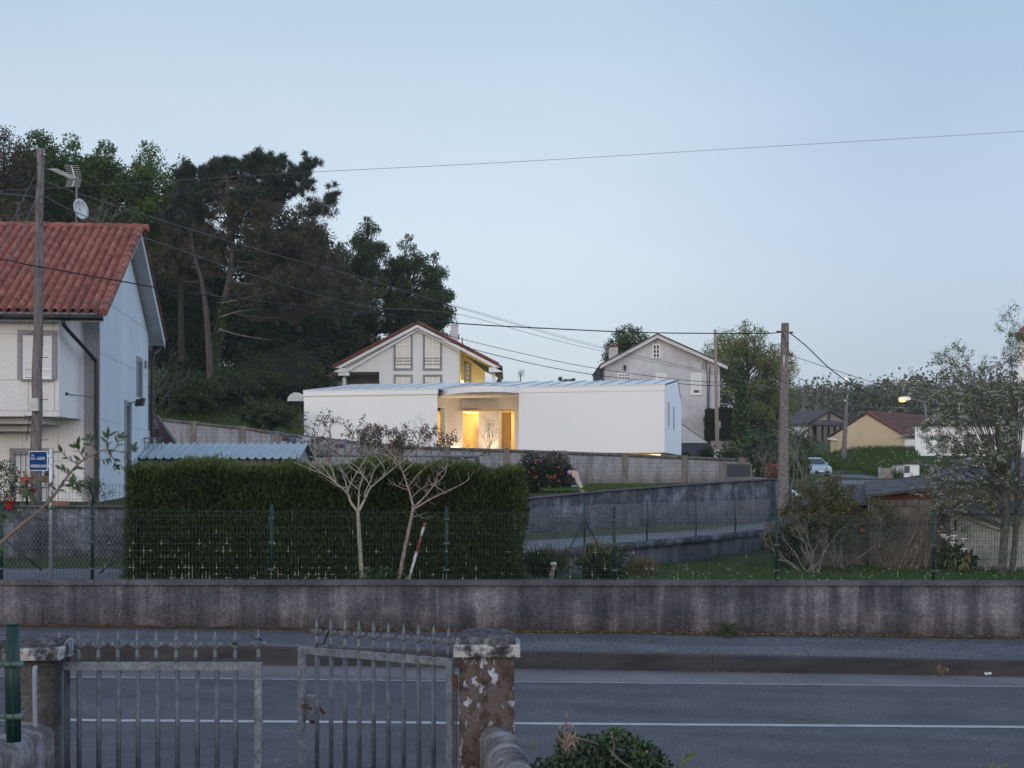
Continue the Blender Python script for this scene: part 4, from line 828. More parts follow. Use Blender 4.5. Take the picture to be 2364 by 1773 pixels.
# ---------------------------------------------------------------- left terrace: fence, pots, shrubs
tf = thing('terrace_fence', 'low green mesh fence on top of the dark wall by the house', 'fence', (-9,29.7,2.33)); zt = zof(1117,29.7)
m = MB()
for x in np.arange(-16, -7.6, .075): m.tube([(x,29.72,2.33),(x,29.72,zt)], .003, 4, False)
for z in (2.36,2.46,2.6,2.72,zt-.01): m.tube([(-16,29.715,z),(-7.6,29.715,z)], .003, 4, False)
m.build('mesh_panel', m_wiregreen, tf)
for px in (-60, 62, 215): m = MB(); x = xof(px,29.75); m.tube([(x,29.75,2.33),(x,29.75,zof(1109,29.75))], .028, 8); m.build('post', m_green, tf, True)
def pot(name, label, px, py, Y, r, h, mat, plant=None, pn=60, bowl=False):
    c = at(px,py,Y); t = thing(name, label, 'flower pot', c); m = MB()
    m.lathe([(r*.62,0),(r*.7,h*.25),(r*.9,h*.75),(r*.95,h*.86),(r*1.08,h*.87),(r*1.08,h),(r*.95,h),(r*.85,h*.85)], c, 18); m.build('bowl', mat, t, True)
    if plant: P = gauss(pn, c+Vector((0,0,h*1.15)), (r*.6,r*.6,h*.3)); leaves('leaves', P, .08, .035, plant, t)
    return t
pot('flower_pot', 'fluted terracotta bowl hooked on the green terrace post', 61, 1117, 29.85, .15, .15, m_terracotta, l_debris, 40)
pot('flower_pot', 'terracotta pot with a leafy plant half hidden by the sign post', 108, 1114, 30.3, .13, .14, m_terracotta, l_shrub, 60)
pot('flower_pot', 'bright red pot hung on the terrace fence', 23, 1178, 29.55, .11, .2, m_redpot, l_bronze, 40)
pot('flower_pot', 'dark red pot under the barred window', 72, 1145, 31.5, .1, .16, m_redpot, l_shrub, 30)
pot('flower_pot', 'brown clay pot on the terrace left of the barred window', 52, 1142, 31.2, .1, .13, m_terracotta, l_shrub, 30)
m = MB(); c = at(138,1167,31.); m.bbox(c.x-.18,c.x+.17,30.95,31.2,c.z,c.z+.09,.02); t = thing('planter_trough', 'long terracotta trough on the terrace beside the sign post', 'planter', tuple(c)); m.build('trough', m_terracotta, t); m = MB(); m.box(c.x-.16,c.x+.15,30.98,31.17,c.z+.089,c.z+.096); m.build('soil', m_soil, t)
shrub('terrace_shrub', 'dense dark leaved shrub at the left edge of the terrace', tuple(at(5,1115,31)), (.33,.3,.48), 1500, .05, .03, l_dark, core=False)
def openbush(name, label, base, H_, wd, nst, nl, L, lm, bm, cat='shrub', spread=.6, depth=3, r=.014, up=.2, tipsonly=True, kids=(2,3), scat=.05):
    t = thing(name, label, cat, base); m = MB(); out = []
    for _ in range(nst): grow(m, Vector(base)+Vector((random.gauss(0,wd*.07),random.gauss(0,wd*.07),-.05)), Vector((random.gauss(0,.5)*wd/H_,random.gauss(0,.35)*wd/H_,1)), H_*.5, r, depth, out, spread, kids, .62, up, .2)
    m.build('stems', bm, t)
    src = [pt for pt, r_, d in out if (d <= 1 or not tipsonly)]
    if nl: P = np.array([tuple(along(random.choice(src), random.random())) for _ in range(nl)])+RG.normal(size=(nl,3))*scat; leaves('leaves', P, RG.uniform(L*.6,L*1.3,nl), L*.5, lm, t)
    return t, out
openbush('rose_shrub', 'thin leggy shrub at the corner of the tiled roof house', at(203,1175,30.2), .75, .5, 6, 750, .05, l_dark, m_greytwig)
openbush('rose_shrub', 'small climbing shrub against the metal shed wall', at(240,1172,30.4), .6, .3, 3, 220, .045, l_shrub, m_greytwig)
# ---------------------------------------------------------------- wooden pole with its irons and box
Yp = 32.6; wp = thing('wooden_pole', 'weathered grey wooden utility pole with climbing irons', 'utility pole', at(80,1172,Yp)); a = at(82,1180,Yp); b = at(93.5,343,Yp); m = MB(); k = 26
m.tube([a.lerp(b,i/k)+Vector((.012*math.sin(i*1.1),0,0)) for i in range(k+1)], [.135+(.082-.135)*(i/k)+.004*math.sin(i*2.3) for i in range(k+1)], 14); m.build('shaft', m_polewood, wp, True)
def polex(py): return 93.5+(82-93.5)*(py-343)/(1180-343)
for i, py in enumerate((675,771,826,853,872,923,961,968,1016)):
    sd = 1 if i in (2,5,8) else -1; q = at(polex(py),py,Yp); rr = .07+.06*(py-343)/837; m = MB(); m.tube([q+Vector((sd*rr*.7,-.05,0)), q+Vector((sd*(rr+.15),-.05,0.004)), q+Vector((sd*(rr+.15),-.05,.03))], .008, 5); m.build('climbing_iron', m_black, wp)
for py in (362,455,474,520): q = at(polex(py),py,Yp); m = MB(); m.tube([q+Vector((.05,-.06,0)), q+Vector((.09,-.1,0))], .012, 5); m.build('bolt', m_black, wp)
m = MB(); q = at(86,935,Yp); m.bbox(q.x-.085,q.x+.085,Yp-.24,Yp-.11,q.z-.15,q.z+.14,.015); bx = m.build('junction_box', M('cream plastic box', (.5,.48,.44), (.56,.54,.5)), wp)
m = MB(); m.tube([q+Vector((.06,-.05,-.15)), q+Vector((.06,-.03,-.3)), at(82,1000,Yp)+Vector((.02,-.13,0)), at(72,990,Yp)+Vector((-.03,-.1,0)), at(68,1018,Yp)+Vector((-.05,-.08,0)), at(75,960,Yp)+Vector((-.02,-.1,0))], .009, 5); m.build('loose_cable', m_cable, wp)
m = MB()
for py in (380,430,446): q = at(polex(py),py,Yp); m.tube([q+Vector((0,0,-.02)), q+Vector((0,0,.02))], .082+.05*(py-343)/837, 14)
m.build('strap', m_cable, wp)
# ---------------------------------------------------------------- concrete pole and pinkish pole
Yq = 43.5; cpz = thing('concrete_pole', 'speckled square concrete utility pole by the sheds', 'utility pole', at(1805,1200,Yq)); m = MB(); a = at(1806,1200,Yq); b = at(1812.5,746,Yq); wa, wb_ = .145, .1
m.hexa([a+Vector((-wa,-wa,0)),a+Vector((wa,-wa,0)),a+Vector((wa,wa,0)),a+Vector((-wa,wa,0)),b+Vector((-wb_,-wb_,0)),b+Vector((wb_,-wb_,0)),b+Vector((wb_,wb_,0)),b+Vector((-wb_,wb_,0))]); m.build('shaft', m_concpole, cpz)
m = MB(); 
for py, sx in ((766,-1),(768,1),(820,1),(838,1)): q = at(1811,py,Yq); m.tube([q+Vector((sx*.08,-.05,0)), q+Vector((sx*.2,-.06,0))], .022, 6); m.ball(q+Vector((sx*.22,-.06,0)), .035, 6)
m.tube([at(1804,768,Yq)+Vector((0,-.13,0)), at(1815,800,Yq)+Vector((0,-.14,0)), at(1822,820,Yq)+Vector((0,-.12,0))], .012, 5); m.build('insulator', m_black, cpz)
m = MB(); q = at(1808,832,Yq)
for k in range(4): m.box(q.x-.016,q.x+.016,Yq-wa-.0+.02,Yq-wa+.035,q.z-.12-k*.03,q.z-.105-k*.03)
m.box(q.x-.02,q.x+.02,Yq-.135,Yq-.12,q.z-.1,q.z+.14); m.build('number_plate', m_oldwhite, cpz)
Yk = 96.; pk = thing('wooden_pole', 'slim pinkish wooden utility pole in front of the grey house', 'utility pole', at(1655,1050,Yk)); m = MB(); a = at(1656,1050,Yk); b = at(1651,761,Yk); m.tube([a.lerp(b,i/10) for i in range(11)], [.145,.1], 10); m.build('shaft', m_polewood2, pk, True)
m = MB(); q = at(1658,981,Yk); m.bbox(q.x-.06,q.x+.13,Yk-.3,Yk-.12,q.z-.22,q.z+.24,.02); m.build('meter_box', M('grey meter box', (.3,.3,.31)), pk); m = MB(); m.tube([at(1659,990,Yk)+Vector((0,-.2,0)), at(1657,1005,Yk)+Vector((0,-.18,0)), at(1655,1020,Yk)+Vector((0,-.16,0))], .02, 5); m.build('conduit', m_pvc, pk)
Yo = 116.; pk = thing('concrete_post', 'old leaning concrete utility pole before the ochre house', 'utility pole', at(1944,1065,Yo)); m = MB(); a = at(1947,1068,Yo); b = at(1955,918,Yo); m.hexa([a+Vector((-.2,-.12,0)),a+Vector((.2,-.12,0)),a+Vector((.2,.12,0)),a+Vector((-.2,.12,0)),b+Vector((-.1,-.08,0)),b+Vector((.1,-.08,0)),b+Vector((.1,.08,0)),b+Vector((-.1,.08,0))]); m.build('shaft', m_concpole, pk); m = MB(); m.ball(at(1953,925,Yo)+Vector((-.12,-.1,0)), .09, 6); m.tube([b,b+Vector((.1,0,.3))], .03, 4); m.build('insulator', m_oldwhite, pk)
# ---------------------------------------------------------------- overhead cables
def cable(label, pts, r, mat=None, name='overhead_cable', k=10):
    P = smooth([at(*p) for p in pts], k); m = MB(); m.tube(P, r, 5); tag(m.build(name, mat or m_cable, None, True), label, 'cable')
    return P
cable('thick black twisted cable running from the left edge to the concrete pole', [(-700,545,27.5),(-60,592,31.5),(75,613,32.2),(272,648,33),(500,685,34.5),(839,722,36.8),(1040,745,38.2),(1250,757.5,39.8),(1500,768,41.6),(1750,769.5,43),(1803,767,43.4)], .0165)
cable('thin high wire crossing the whole sky above all others', [(-900,470,26),(-60,446,30),(0,440,30.5),(190,430,31.5),(670,400,34),(1182,374,36),(1700,343,38),(2364,303,41),(2900,268,44),(3600,220,48)], .0055, m_cablegrey)
cable('upper grey cable sloping down from the wooden pole top to the grey house', [(100,418,32.6),(271,476,38),(600,578,50),(839,642,60),(1051,708,70),(1250,766,82),(1386,803,91),(1651,863,96)], .012, m_cablegrey)
cable('second grey cable sloping from the wooden pole to the pinkish pole', [(102,453,32.6),(199,500,35),(400,572,42),(600,640,50),(839,706,61),(1051,724,70),(1250,777,82),(1386,810,91),(1651,866,96)], .012, m_cablegrey)
cable('thin wire above the cream house roof sloping right', [(950,672,64),(1051,705,70),(1250,762,82),(1386,799,91),(1651,861,96)], .008)
cable('cable sagging from the cream house roof past the white house top', [(960,748,98),(1040,776,97),(1250,826,96),(1386,852,96),(1565,876,96),(1651,882,96),(1702,881,99)], .02)
cable('lowest cable sagging across the white house roof to the pinkish pole', [(985,770,98),(1084,804,97),(1250,844,96),(1394,868,96),(1560,885,96),(1651,890,96),(1702,882,99)], .024)
cable('wire from the pinkish pole to the ivy covered trunk', [(1651,855,96),(1700,873,99),(1760,893,104)], .016, m_cablegrey)
cable('thick black cable falling from the concrete pole to the pear tree', [(1822,768,43.5),(1860,798,44.5),(1922,856,46.5),(2000,907,49.5),(2060,925,52),(2108,930,54),(2220,925,58)], .018)
cable('black cable sloping gently right from the middle of the concrete pole', [(1824,820,43.5),(1914,850,46),(2014,882,49),(2139,915,53),(2300,950,58)], .009)
cable('pale thin cable passing behind the concrete pole towards the street lamp', [(1651,862,96),(1750,889,100),(1951,933,116),(2119,943,118),(2250,940,120)], .025, m_cablegrey)
cable('faint wire across the far hill left of the street lamp', [(1840,905,150),(1951,912,150),(2060,920,150),(2200,925,150)], .02)
cable('thick cable entering at the left edge below the pole top', [(-700,385,27),(-60,409,31),(0,415,31.5),(86,419,32.6)], .022)
cable('grey cable entering at the left edge under the thick one', [(-700,425,27),(-60,444,31),(0,447,31.5),(84,454,32.6)], .012, m_cablegrey)
cable('short stay wire falling left from the upper pole', [(82,405,32.6),(55,455,32),(26,517,31.4),(-8,600,30.6)], .008, m_cablegrey)
cable('second stay wire falling left just below the first', [(84,455,32.6),(70,490,32.2),(55,525,31.8),(10,630,30.6)], .008, m_cablegrey)
# ---------------------------------------------------------------- sheds at the right
Yd = 38.
def Z3(x, y): return 1764+x*.27125, 1000+y*.27125
sa = thing('tool_shed', 'low plastered shed with slate roof beside the concrete pole', 'shed', at(1900,1310,Yd)); xa, xb = xof(1798,Yd), xof(2008,Yd); m = MB()
def quadbox(m, f0, f1, b0, b1, zf0, zf1, zb0, zb1, zlo):
    m.hexa([(f0.x,f0.y,zlo),(f1.x,f1.y,zlo),(b1.x,b1.y,zlo),(b0.x,b0.y,zlo),(f0.x,f0.y,zf0),(f1.x,f1.y,zf1),(b1.x,b1.y,zb1),(b0.x,b0.y,zb0)])
f0, f1, b0, b1 = at(1812,0,Yd), at(2004,0,Yd), at(1872,0,Yd+3.4), at(2004,0,Yd+3.4); quadbox(m, f0, f1, b0, b1, zof(1170,Yd), zof(1166,Yd), zof(1129,Yd+3.4), zof(1124,Yd+3.4), .3); m.build('wall', m_shedwall, sa)
_e = Vector((0,0,.07)); q0, q1, q2, q3 = at(1816,1168,Yd-.3), at(2003,1160,Yd-.3), at(2003,1117,Yd+3.6), at(1880,1120,Yd+3.6); m = MB(); m.hexa([q0-_e,q1-_e,q2-_e,q3-_e,q0,q1,q2,q3]); m.build('roof', m_slate, sa)
def vent(px, py, parent, s_=.105, Y=Yd):
    q = at(px,py,Y); m = MB(); m.box(q.x-s_,q.x+s_,Y-.008,Y-.002,q.z-s_,q.z+s_); v = m.build('vent_block', m_black, parent); m = MB(); w_ = s_*.17
    for k in range(4):
        a = math.pi/2*k; R_ = Matrix.Rotation(a,4,'Y'); mm = MB(Matrix.Translation((q.x,0,q.z)) @ R_); mm.box(-s_,s_*.35,Y-.016,Y-.009,s_*.48,s_*.48+w_*1.5); mm.box(-.0-w_,w_,Y-.0162,Y-.0091,s_*.5,s_); m.add(mm.v, mm.f)
    m.build('grid', m_shedwall, v)
vent(1851,1205,sa); vent(1908,1206,sa)
sb = thing('block_shed', 'patched blockwork and brick shed with sagging slate roof', 'shed', at(2090,1310,Yd-.3)); Yb = Yd-.3; xa, xb = xof(2008,Yb)+.02, xof(2192,Yb); m = MB(); quadbox(m, at(2006,0,Yb), at(2200,0,Yb), at(2006,0,Yb+4.2), at(2200,0,Yb+4.2), zof(1171,Yb), zof(1171,Yb), zof(1171,Yb), zof(1171,Yb), .3); m.build('wall', m_shedwall, sb)
m = MB(); quadbox(m, at(2006.5,0,Yb+.01), at(2199,0,Yb+.01), at(2008,0,Yb+4.1), at(2199,0,Yb+4.1), zof(1154,Yb), zof(1154,Yb), zof(1154,Yb), zof(1154,Yb), zof(1171,Yb)); m.build('blockwork', m_shedblock, sb); m = MB(); m.prism([(xof(2009,Yb),Yb+.02,zof(1154,Yb)),(xof(2150,Yb),Yb+.02,zof(1154,Yb)),(xof(2150,Yb),Yb+.02,zof(1133,Yb)),(xof(2009,Yb)+.1,Yb+.02,zof(1146,Yb))], (.0,.25,0)); m.build('brickwork', m_brick, sb)
m = MB(); Yc_ = Yb+4.4; q0, q1, q2, q3 = at(1999,1142,Yb-.3), at(2206,1119,Yb-.3), at(2200,1097,Yc_), at(1995,1111,Yc_); m.hexa([q0-_e,q1-_e,q2-_e,q3-_e,q0,q1,q2,q3]); m.build('roof', m_slate, sb)
vent(2057,1197,sb,.105,Yb); m = MB()
for px0, px1, py0, py1 in ((2111,2122,1137,1143),(2124,2130,1140,1147)): a = at(px0,py1,Yb); b = at(px1,py0,Yb); m.box(a.x,b.x,Yb-.02,Yb+.0,a.z,b.z)
m.build('patch', m_oldwhite, sb)
sc_ = thing('lean_to_shed', 'whitewashed lean to shed under a corrugated roof behind the calla lilies', 'shed', at(2270,1310,Yd-.8)); Yc = Yd-.8; xa, xb = xof(2196,Yc), xof(2700,Yc); m = MB(); m.box(xa,xb,Yc,Yc+2.4,.3,zof(1187,Yc)); m.build('wall', m_shedwhite, sc_)
m = MB(); roofsheet(m, xa-.3, xb, Yc-.35, zof(1186,Yc-.35), Yc+2.6, zof(1155,Yc+2.6), .18, .03); m.build('roof', m_slate, sc_)
m = MB(); a = at(2205,1212,Yc); m.box(a.x-.035,a.x+.035,Yc-.02,Yc-.002,a.z-.13,a.z+.13); m.build('niche', m_black, sc_)
sd = thing('slate_barn', 'long low barn with blue grey slate roof behind the pear tree', 'barn', at(2230,1130,47)); xa, xb = xof(2150,47), xof(2480,47); m = MB(); m.box(xa+.2,xb,47,53,.2,zof(1112,47)); m.build('wall', m_shedwall, sd); m = MB(); q0, q1, q2, q3 = at(2140,1110,46.6), at(2480,1104,46.6), at(2480,1050,50.5), at(2215,1062,50.5); m.hexa([q0-_e,q1-_e,q2-_e,q3-_e,q0,q1,q2,q3]); m.build('roof', m_slate, sd)
# ---------------------------------------------------------------- plants in front of the sheds
t, out = openbush('orange_tree', 'tangled yellowish citrus bush in front of the tool shed', at(1935,1305,36.6), 2.15, 1.7, 11, 8000, .085, l_shrubgrey, m_greytwig, 'tree', .75, 4, .02, .1, True, (2,3), .07)
P = np.array([tuple(along(random.choice(out)[0], random.random())) for _ in range(1400)]); P[:,2] *= .72; P[:,2] += .1; leaves('leaves', P+RG.normal(size=P.shape)*.12, .08, .045, l_shrub, t)
m = MB()
for px, py in ((1942,1161),(1990,1225),(1958,1178)): m.ball(at(px,py,36.2), .035, 8)
m.build('orange', M('orange peel', (.55,.2,.03)), t, True)
openbush('bare_shrub', 'pale bare shrub with a short thick stump on the lawn', at(1874,1326,35.2), 1.75, 1.9, 8, 60, .04, l_pear, m_greytwig, 'shrub', .7, 4, .024, .12)
m = MB(); q = at(1874,1328,35.2); m.tube([q-Vector((0,0,.05)), q+Vector((0,0,.14)), q+Vector((.02,0,.26))], [.11,.08,.06], 8); o = bpy.data.objects.get('bare_shrub'); m.build('stump', m_browntwig, o, True)
shrub('evergreen_shrub', 'dense evergreen shrub behind the mesh fence left of the bare shrub', tuple(at(1815,1258,36.5)), (.42,.4,.55), 1900, .07, .04, l_shrub); shrub('dry_hydrangea', 'brown leafless hydrangea mound below the concrete pole', tuple(at(1785,1245,36.8)), (.3,.3,.4), 900, .06, .03, l_bronze, core=False)
st_ = thing('pruned_stakes', 'bundle of cut brown stakes leaning against the block shed', 'stakes', at(2120,1312,36.8)); m = MB()
for i in range(70):
    m = MB(); a = at(random.gauss(2108,22),1314+random.uniform(-3,6),36.3+random.random()*.7); b = at(random.gauss(2158,17),random.gauss(1178,22),37.3); m.tube([a, a.lerp(b,.5)+Vector((random.gauss(0,.05),0,-.04)), b], [random.uniform(.008,.017),.005], 5); m.build('stake', m_browntwig, st_)
m = MB()
for i in range(90):
    a = at(random.gauss(2075,25),1314,36.4+random.random()*.6); b = a+Vector((random.gauss(-.05,.25),random.gauss(0,.1),random.uniform(.25,.7))); m.tube([a,b], [.005,.002], 4)
o = m.build('brushwood', m_browntwig, st_); o['kind'] = 'stuff'
cy = thing('calla_lily', 'calla lily clump with big leaves and white flowers', 'plant', at(2210,1318,35.8)); P = []; D = []
for i in range(130):
    px = random.uniform(2165,2257); h = random.uniform(8,70)*(1-.55*abs(px-2205)/52); P.append(tuple(at(px,1318-h,35.4+random.random()*.6))); D.append((random.gauss(0,.7)+(px-2210)/60,random.gauss(-.3,.4),random.gauss(.2,.5)))
leaves('leaves', np.array(P), RG.uniform(.2,.34,len(P)), .12, l_shrub, cy, D=np.array(D))
leaves('withered_leaves', np.array([tuple(at(random.uniform(2165,2240),random.uniform(1285,1312),35.2)) for _ in range(14)]), .24, .08, ML('yellow leaf', [(.2,.17,.06),(.3,.25,.1)]), cy, D=RG.normal(size=(14,3))*.4+[0,0,-1.])
for px, py in ((2176,1236),(2200,1238),(2198,1254),(2223,1245),(2225,1268),(2184,1241)):
    q = at(px,py,35.2); m = MB(); k = 10; V = []
    for ring, (r, z) in enumerate(((.008,-.07),(.02,-.03),(.05,.01),(.06,.03))):
        for j in range(k): a_ = 6.283*j/k; ex = 1+.5*(ring == 3)*max(0,math.cos(a_)); V.append((q.x+r*ex*math.cos(a_)*1.1,q.y-.02+r*.7*math.sin(a_),q.z+z*(1 if ring < 3 else .6+.5*math.sin(a_))))
    m.add(V, [(r*k+j,r*k+(j+1)%k,(r+1)*k+(j+1)%k,(r+1)*k+j) for r in range(3) for j in range(k)]); f = m.build('flower', m_signwhite, cy, True); m = MB(); m.tube([q+Vector((0,0,-.02)),q+Vector((0,-.02,.05))], .007, 5); m.build('spadix', M('spadix yellow', (.6,.4,.05)), f); m = MB(); m.tube([q+Vector((0,0,-.06)),(q.x+random.gauss(0,.06),35.6,.75)], .01, 5); m.build('stalk', l_shrub, f)
# plants by the foot of the retaining wall
def tuft(name, label, c, h, wd, n, mat, cat='plant', lean=.45, bw=.025):
    t = thing(name, label, cat, c); P = gauss(n, c, (wd*.3,wd*.2,.01)); V, Q = blades(P, RG.uniform(h*.5,h,n), bw, lean); npmesh('blades', V, Q, mat, t); return t
tuft('grass_tuft', 'tufted ornamental grass against the retaining wall', at(1482,1332,33.8), .62, .3, 700, l_drygrass); P = None
tuft('flag_iris', 'strap leaved plant with dry flower stalks by the hedge end', at(1250,1330,27.5), .75, .7, 420, l_shrub, bw=.04)
leaves('flowers', gauss(22, at(1258,1305,27.3), (.3,.1,.12)), .07, .04, l_bronze, bpy.data.objects['flag_iris'])
shrub('leafy_bush', 'leafy bush with dry stalks left of the middle fence post', tuple(at(1392,1308,30)), (.5,.4,.42), 2300, .07, .045, l_shrub, smoothness=.2); tuft('dry_stalks', 'straw coloured dry stalks rising from the leafy bush', at(1378,1305,30), .75, .55, 160, l_drygrass, lean=.3)
m = MB(); a = at(1268,1345,27); b = at(1280,1305,27); m.tube([a,b], [.05,.035], 7); t = thing('tap_post', 'short grey stone post with a white tap by the hedge end', 'post', a); m.build('post', m_concpole, t); m = MB(); m.ball(b+Vector((-.02,-.02,.03)), .05, 7, (1.3,1,.8)); m.build('tap', m_oldwhite, t)
m = MB(); q = at(1252,1283,28.2); m.bbox(q.x-.14,q.x+.14,28.1,28.4,q.z-.03,q.z+.035,.02); m.bbox(q.x-.1,q.x+.06,28.12,28.3,q.z+.036,q.z+.06,.01); tag(m.build('white_board', m_signwhite), 'pale board lying on the retaining wall by the hedge end', 'board')
m = MB(); q = at(1440,1334,31); m.bbox(q.x-.4,q.x+.25,30.8,31.4,.5,.66,.05); tag(m.build('stone_slab', m_concpole), 'flat stone slab on the lawn below the tufted grass', 'stone')
# ---------------------------------------------------------------- pear tree in blossom
pt_ = thing('pear_tree', 'white blossoming pear tree with lichened twin trunks beside the whitewashed shed', 'tree', at(2312,1330,34.3)); m = MB(); out = []; Yt = 34.3
tr = smooth([at(2312,1335,Yt), at(2318,1250,Yt), at(2322,1170,Yt), at(2310,1100,Yt+.1)]); m.tube(tr, [.105,.085], 10); m.tube(smooth([at(2335,1335,Yt+.3), at(2345,1230,Yt+.2), at(2350,1130,Yt+.2)]), [.08,.06], 8)
m2 = MB()
lim = []
LIM = [(2128,955,1150,2316),(2140,870,1160,2318),(2170,1010,1180,2318),(2200,790,1110,2312),(2240,720,1100,2310),(2290,700,1110,2330),(2330,690,1120,2350),(2380,690,1130,2350),(2150,1090,1200,2318),(2110,1060,1170,2316),(2130,1120,1220,2320),(2190,900,1120,2312),(2235,850,1110,2312),(2285,830,1110,2315),(2340,830,1130,2350),(2170,1160,1230,2320),(2250,960,1130,2312),(2320,950,1130,2330),(2400,900,1150,2350),(2400,1050,1170,2350),(2240,1080,1160,2316),(2300,1010,1150,2316),(2360,1120,1180,2345),(2210,1150,1215,2320),(2360,760,1120,2350),(2160,820,1130,2314)]
for _ in range(60):
    ty = random.uniform(760,1150); xl = np.interp(ty,[720,800,900,1000,1100,1150],[2225,2165,2125,2108,2112,2150]); LIM.append((random.uniform(xl,2400),ty,min(1220,max(1110,ty+random.uniform(60,160))),random.choice((2314,2318,2330,2350))))
for tx, ty, sy, sx in LIM:
    s_ = at(sx,sy,Yt); e = at(tx,ty,Yt+random.uniform(-1.2,1.4)); d = e-s_; mid = s_+d*.5+Vector((d.x*.08,0,-.05*abs(d.x)))
    P = smooth([s_, s_+d*.25+Vector((d.x*.05,0,-.04)), mid]); m2.tube(P, [.024,.012], 6, False); out.append((P,.03,3))
    grow(m2, mid, e-mid, d.length*.24, .012, 4, out, .85, (2,3), .68, .0, .26, 4, 5, .0035)
m.build('trunk', m_lichen, pt_, True); m2.build('branches', m_lichen, pt_)
src = [p for p, r, d in out if d <= 2]; n = 30000
P = np.array([tuple(along(random.choice(src), random.random())) for _ in range(n)])+RG.normal(size=(n,3))*.035; leaves('leaves', P, RG.uniform(.032,.06,n), .026, l_pear, pt_)
pyh = lambda p: HZ-(p[2]-EYE)*F/p[1]
cl2 = [along(random.choice(src), random.random()) for _ in range(5200)]; cl2 = [c for c in cl2 if random.random() < (.06 if pyh(c) < 850 else .7 if pyh(c) < 1100 else .4)]
P = np.repeat(np.array([tuple(c) for c in cl2]), 6, 0)+RG.normal(size=(len(cl2)*6,3))*[.026,.026,.012]; leaves('blossom', P, .028, .024, l_white, pt_, N=RG.normal(size=P.shape)*.7+[0,-.5,1.])
# ================================================================ house with the tiled roof (left)
th = math.atan(.097); TL = Matrix.Translation((-10.44,36,0)) @ Matrix.Rotation(th,4,'Z')
def L_(x, y, z): return TL @ Vector((x,y,z))
lh = thing('tiled_house', 'two storey white house with red tiled roof behind the wooden pole', 'house', L_(0,0,2.25))
W0 = -12.
m = MB(TL); m.prism([(W0,0,2.),(W0,7.8,2.),(W0,7.8,7.35),(W0,3.9,9.62),(W0,0,7.55)], (-W0,0,0)); m.build('wall', m_sidewall, lh)
m = MB(TL); m.box(W0,-.04,-.03,-.004,2.,7.2); m.build('front_facing', m_pebble, lh)
m = MB(TL); m.box(-.37,-.0,-.06,-.032,2.,7.2); m.box(.002,.01,-.06,.0,2.,7.2); m.build('corner_pilaster', m_granite, lh)
by = -1.3; m = MB(TL); m.prism([(W0,by,4.42),(-.72,by,4.42),(-.45,-.031,4.42),(W0,-.031,4.42)], (0,0,2.5)); bay = m.build('bay', m_pebble, lh)
m = MB(TL); m.prism([(W0,by+.35,4.419),(-1.15,by+.35,4.419),(-.95,-.032,4.419),(W0,-.032,4.419)], (0,0,-.16)); m.prism([(W0,by+.75,4.258),(-1.55,by+.75,4.258),(-1.4,-.032,4.258),(W0,-.032,4.258)], (0,0,-.17)); m.build('corbel', m_soffit, bay)
def joint(m, x0, x1, y, z0, z1): m.box(x0,x1,y-.004,y-.001,z0,z1)
jm = MB(TL)
for z in (4.55,5.3,6.42): joint(jm, W0,-.73,by,z,z+.012)
for x, z0, z1 in ((-1.42,6.53,6.92),(-.86,6.53,6.92),(-1.45,4.56,5.3),(-.83,4.56,5.3),(-2.6,4.42,6.9)): joint(jm,x,x+.012,by,z0,z1)
for x in (-1.02,-1.9): joint(jm,x,x+.01,-.03,2.,4.1)
joint(jm,W0,-.38,-.03,3.35,3.36); jm.build('joint', M('joint line', (.33,.31,.3)), lh)
jm = MB(TL)
for a, b in ((4.42,4.43),(6.1,6.11),(7.5,7.51)): jm.box(.001,.004,.02,7.78,a,b)
jm.build('side_joint', M('side joint', (.3,.34,.37)), lh)
def framed(m, x0, x1, z0, z1, fw, y, th=.03, top=None):
    top = top or fw; m.box(x0,x0+fw,y-th,y-.002,z0,z1); m.box(x1-fw,x1,y-th,y-.002,z0,z1); m.box(x0+fw,x1-fw,y-th,y-.002,z1-top,z1)
wn = MB(TL); framed(wn,-1.70,-.755,5.33,6.52,.135,by); wf_ = wn.build('window', m_granite, bay)
m = MB(TL); m.box(-1.565,-.89,by-.02,by-.0025,5.33,6.385); m.build('roller_shutter', m_shutter, wf_)
m = MB(TL); m.box(-1.565,-1.53,by-.034,by-.021,5.33,6.385); m.box(-.925,-.89,by-.034,by-.021,5.33,6.385); m.box(-1.53,-.925,by-.034,by-.021,5.33,5.4); m.box(-1.53,-.925,by-.04,by-.021,5.53,5.56); m.build('frame', m_frame, wf_)
m = MB(TL); m.box(-1.62,-.84,by-.08,by-.0,5.285,5.328); m.build('sill', m_granite, wf_)
wn = MB(TL); framed(wn,-2.2,-1.13,2.45,3.68,.13,-.03); w2 = wn.build('window', m_granite, lh); m = MB(TL); m.box(-2.07,-1.26,-.05,-.033,2.45,3.55); m.build('roller_shutter', m_shutter, w2)
m = MB(TL)
for i in range(7): x = -2.04+i*.125; m.tube([(x,-.11,2.4),(x,-.11,3.6)], .011, 5)
for z in (2.7,3.52): m.tube([(-2.1,-.11,z),(-1.22,-.11,z)], .011, 5)
m.build('grille', m_galvdark, w2)
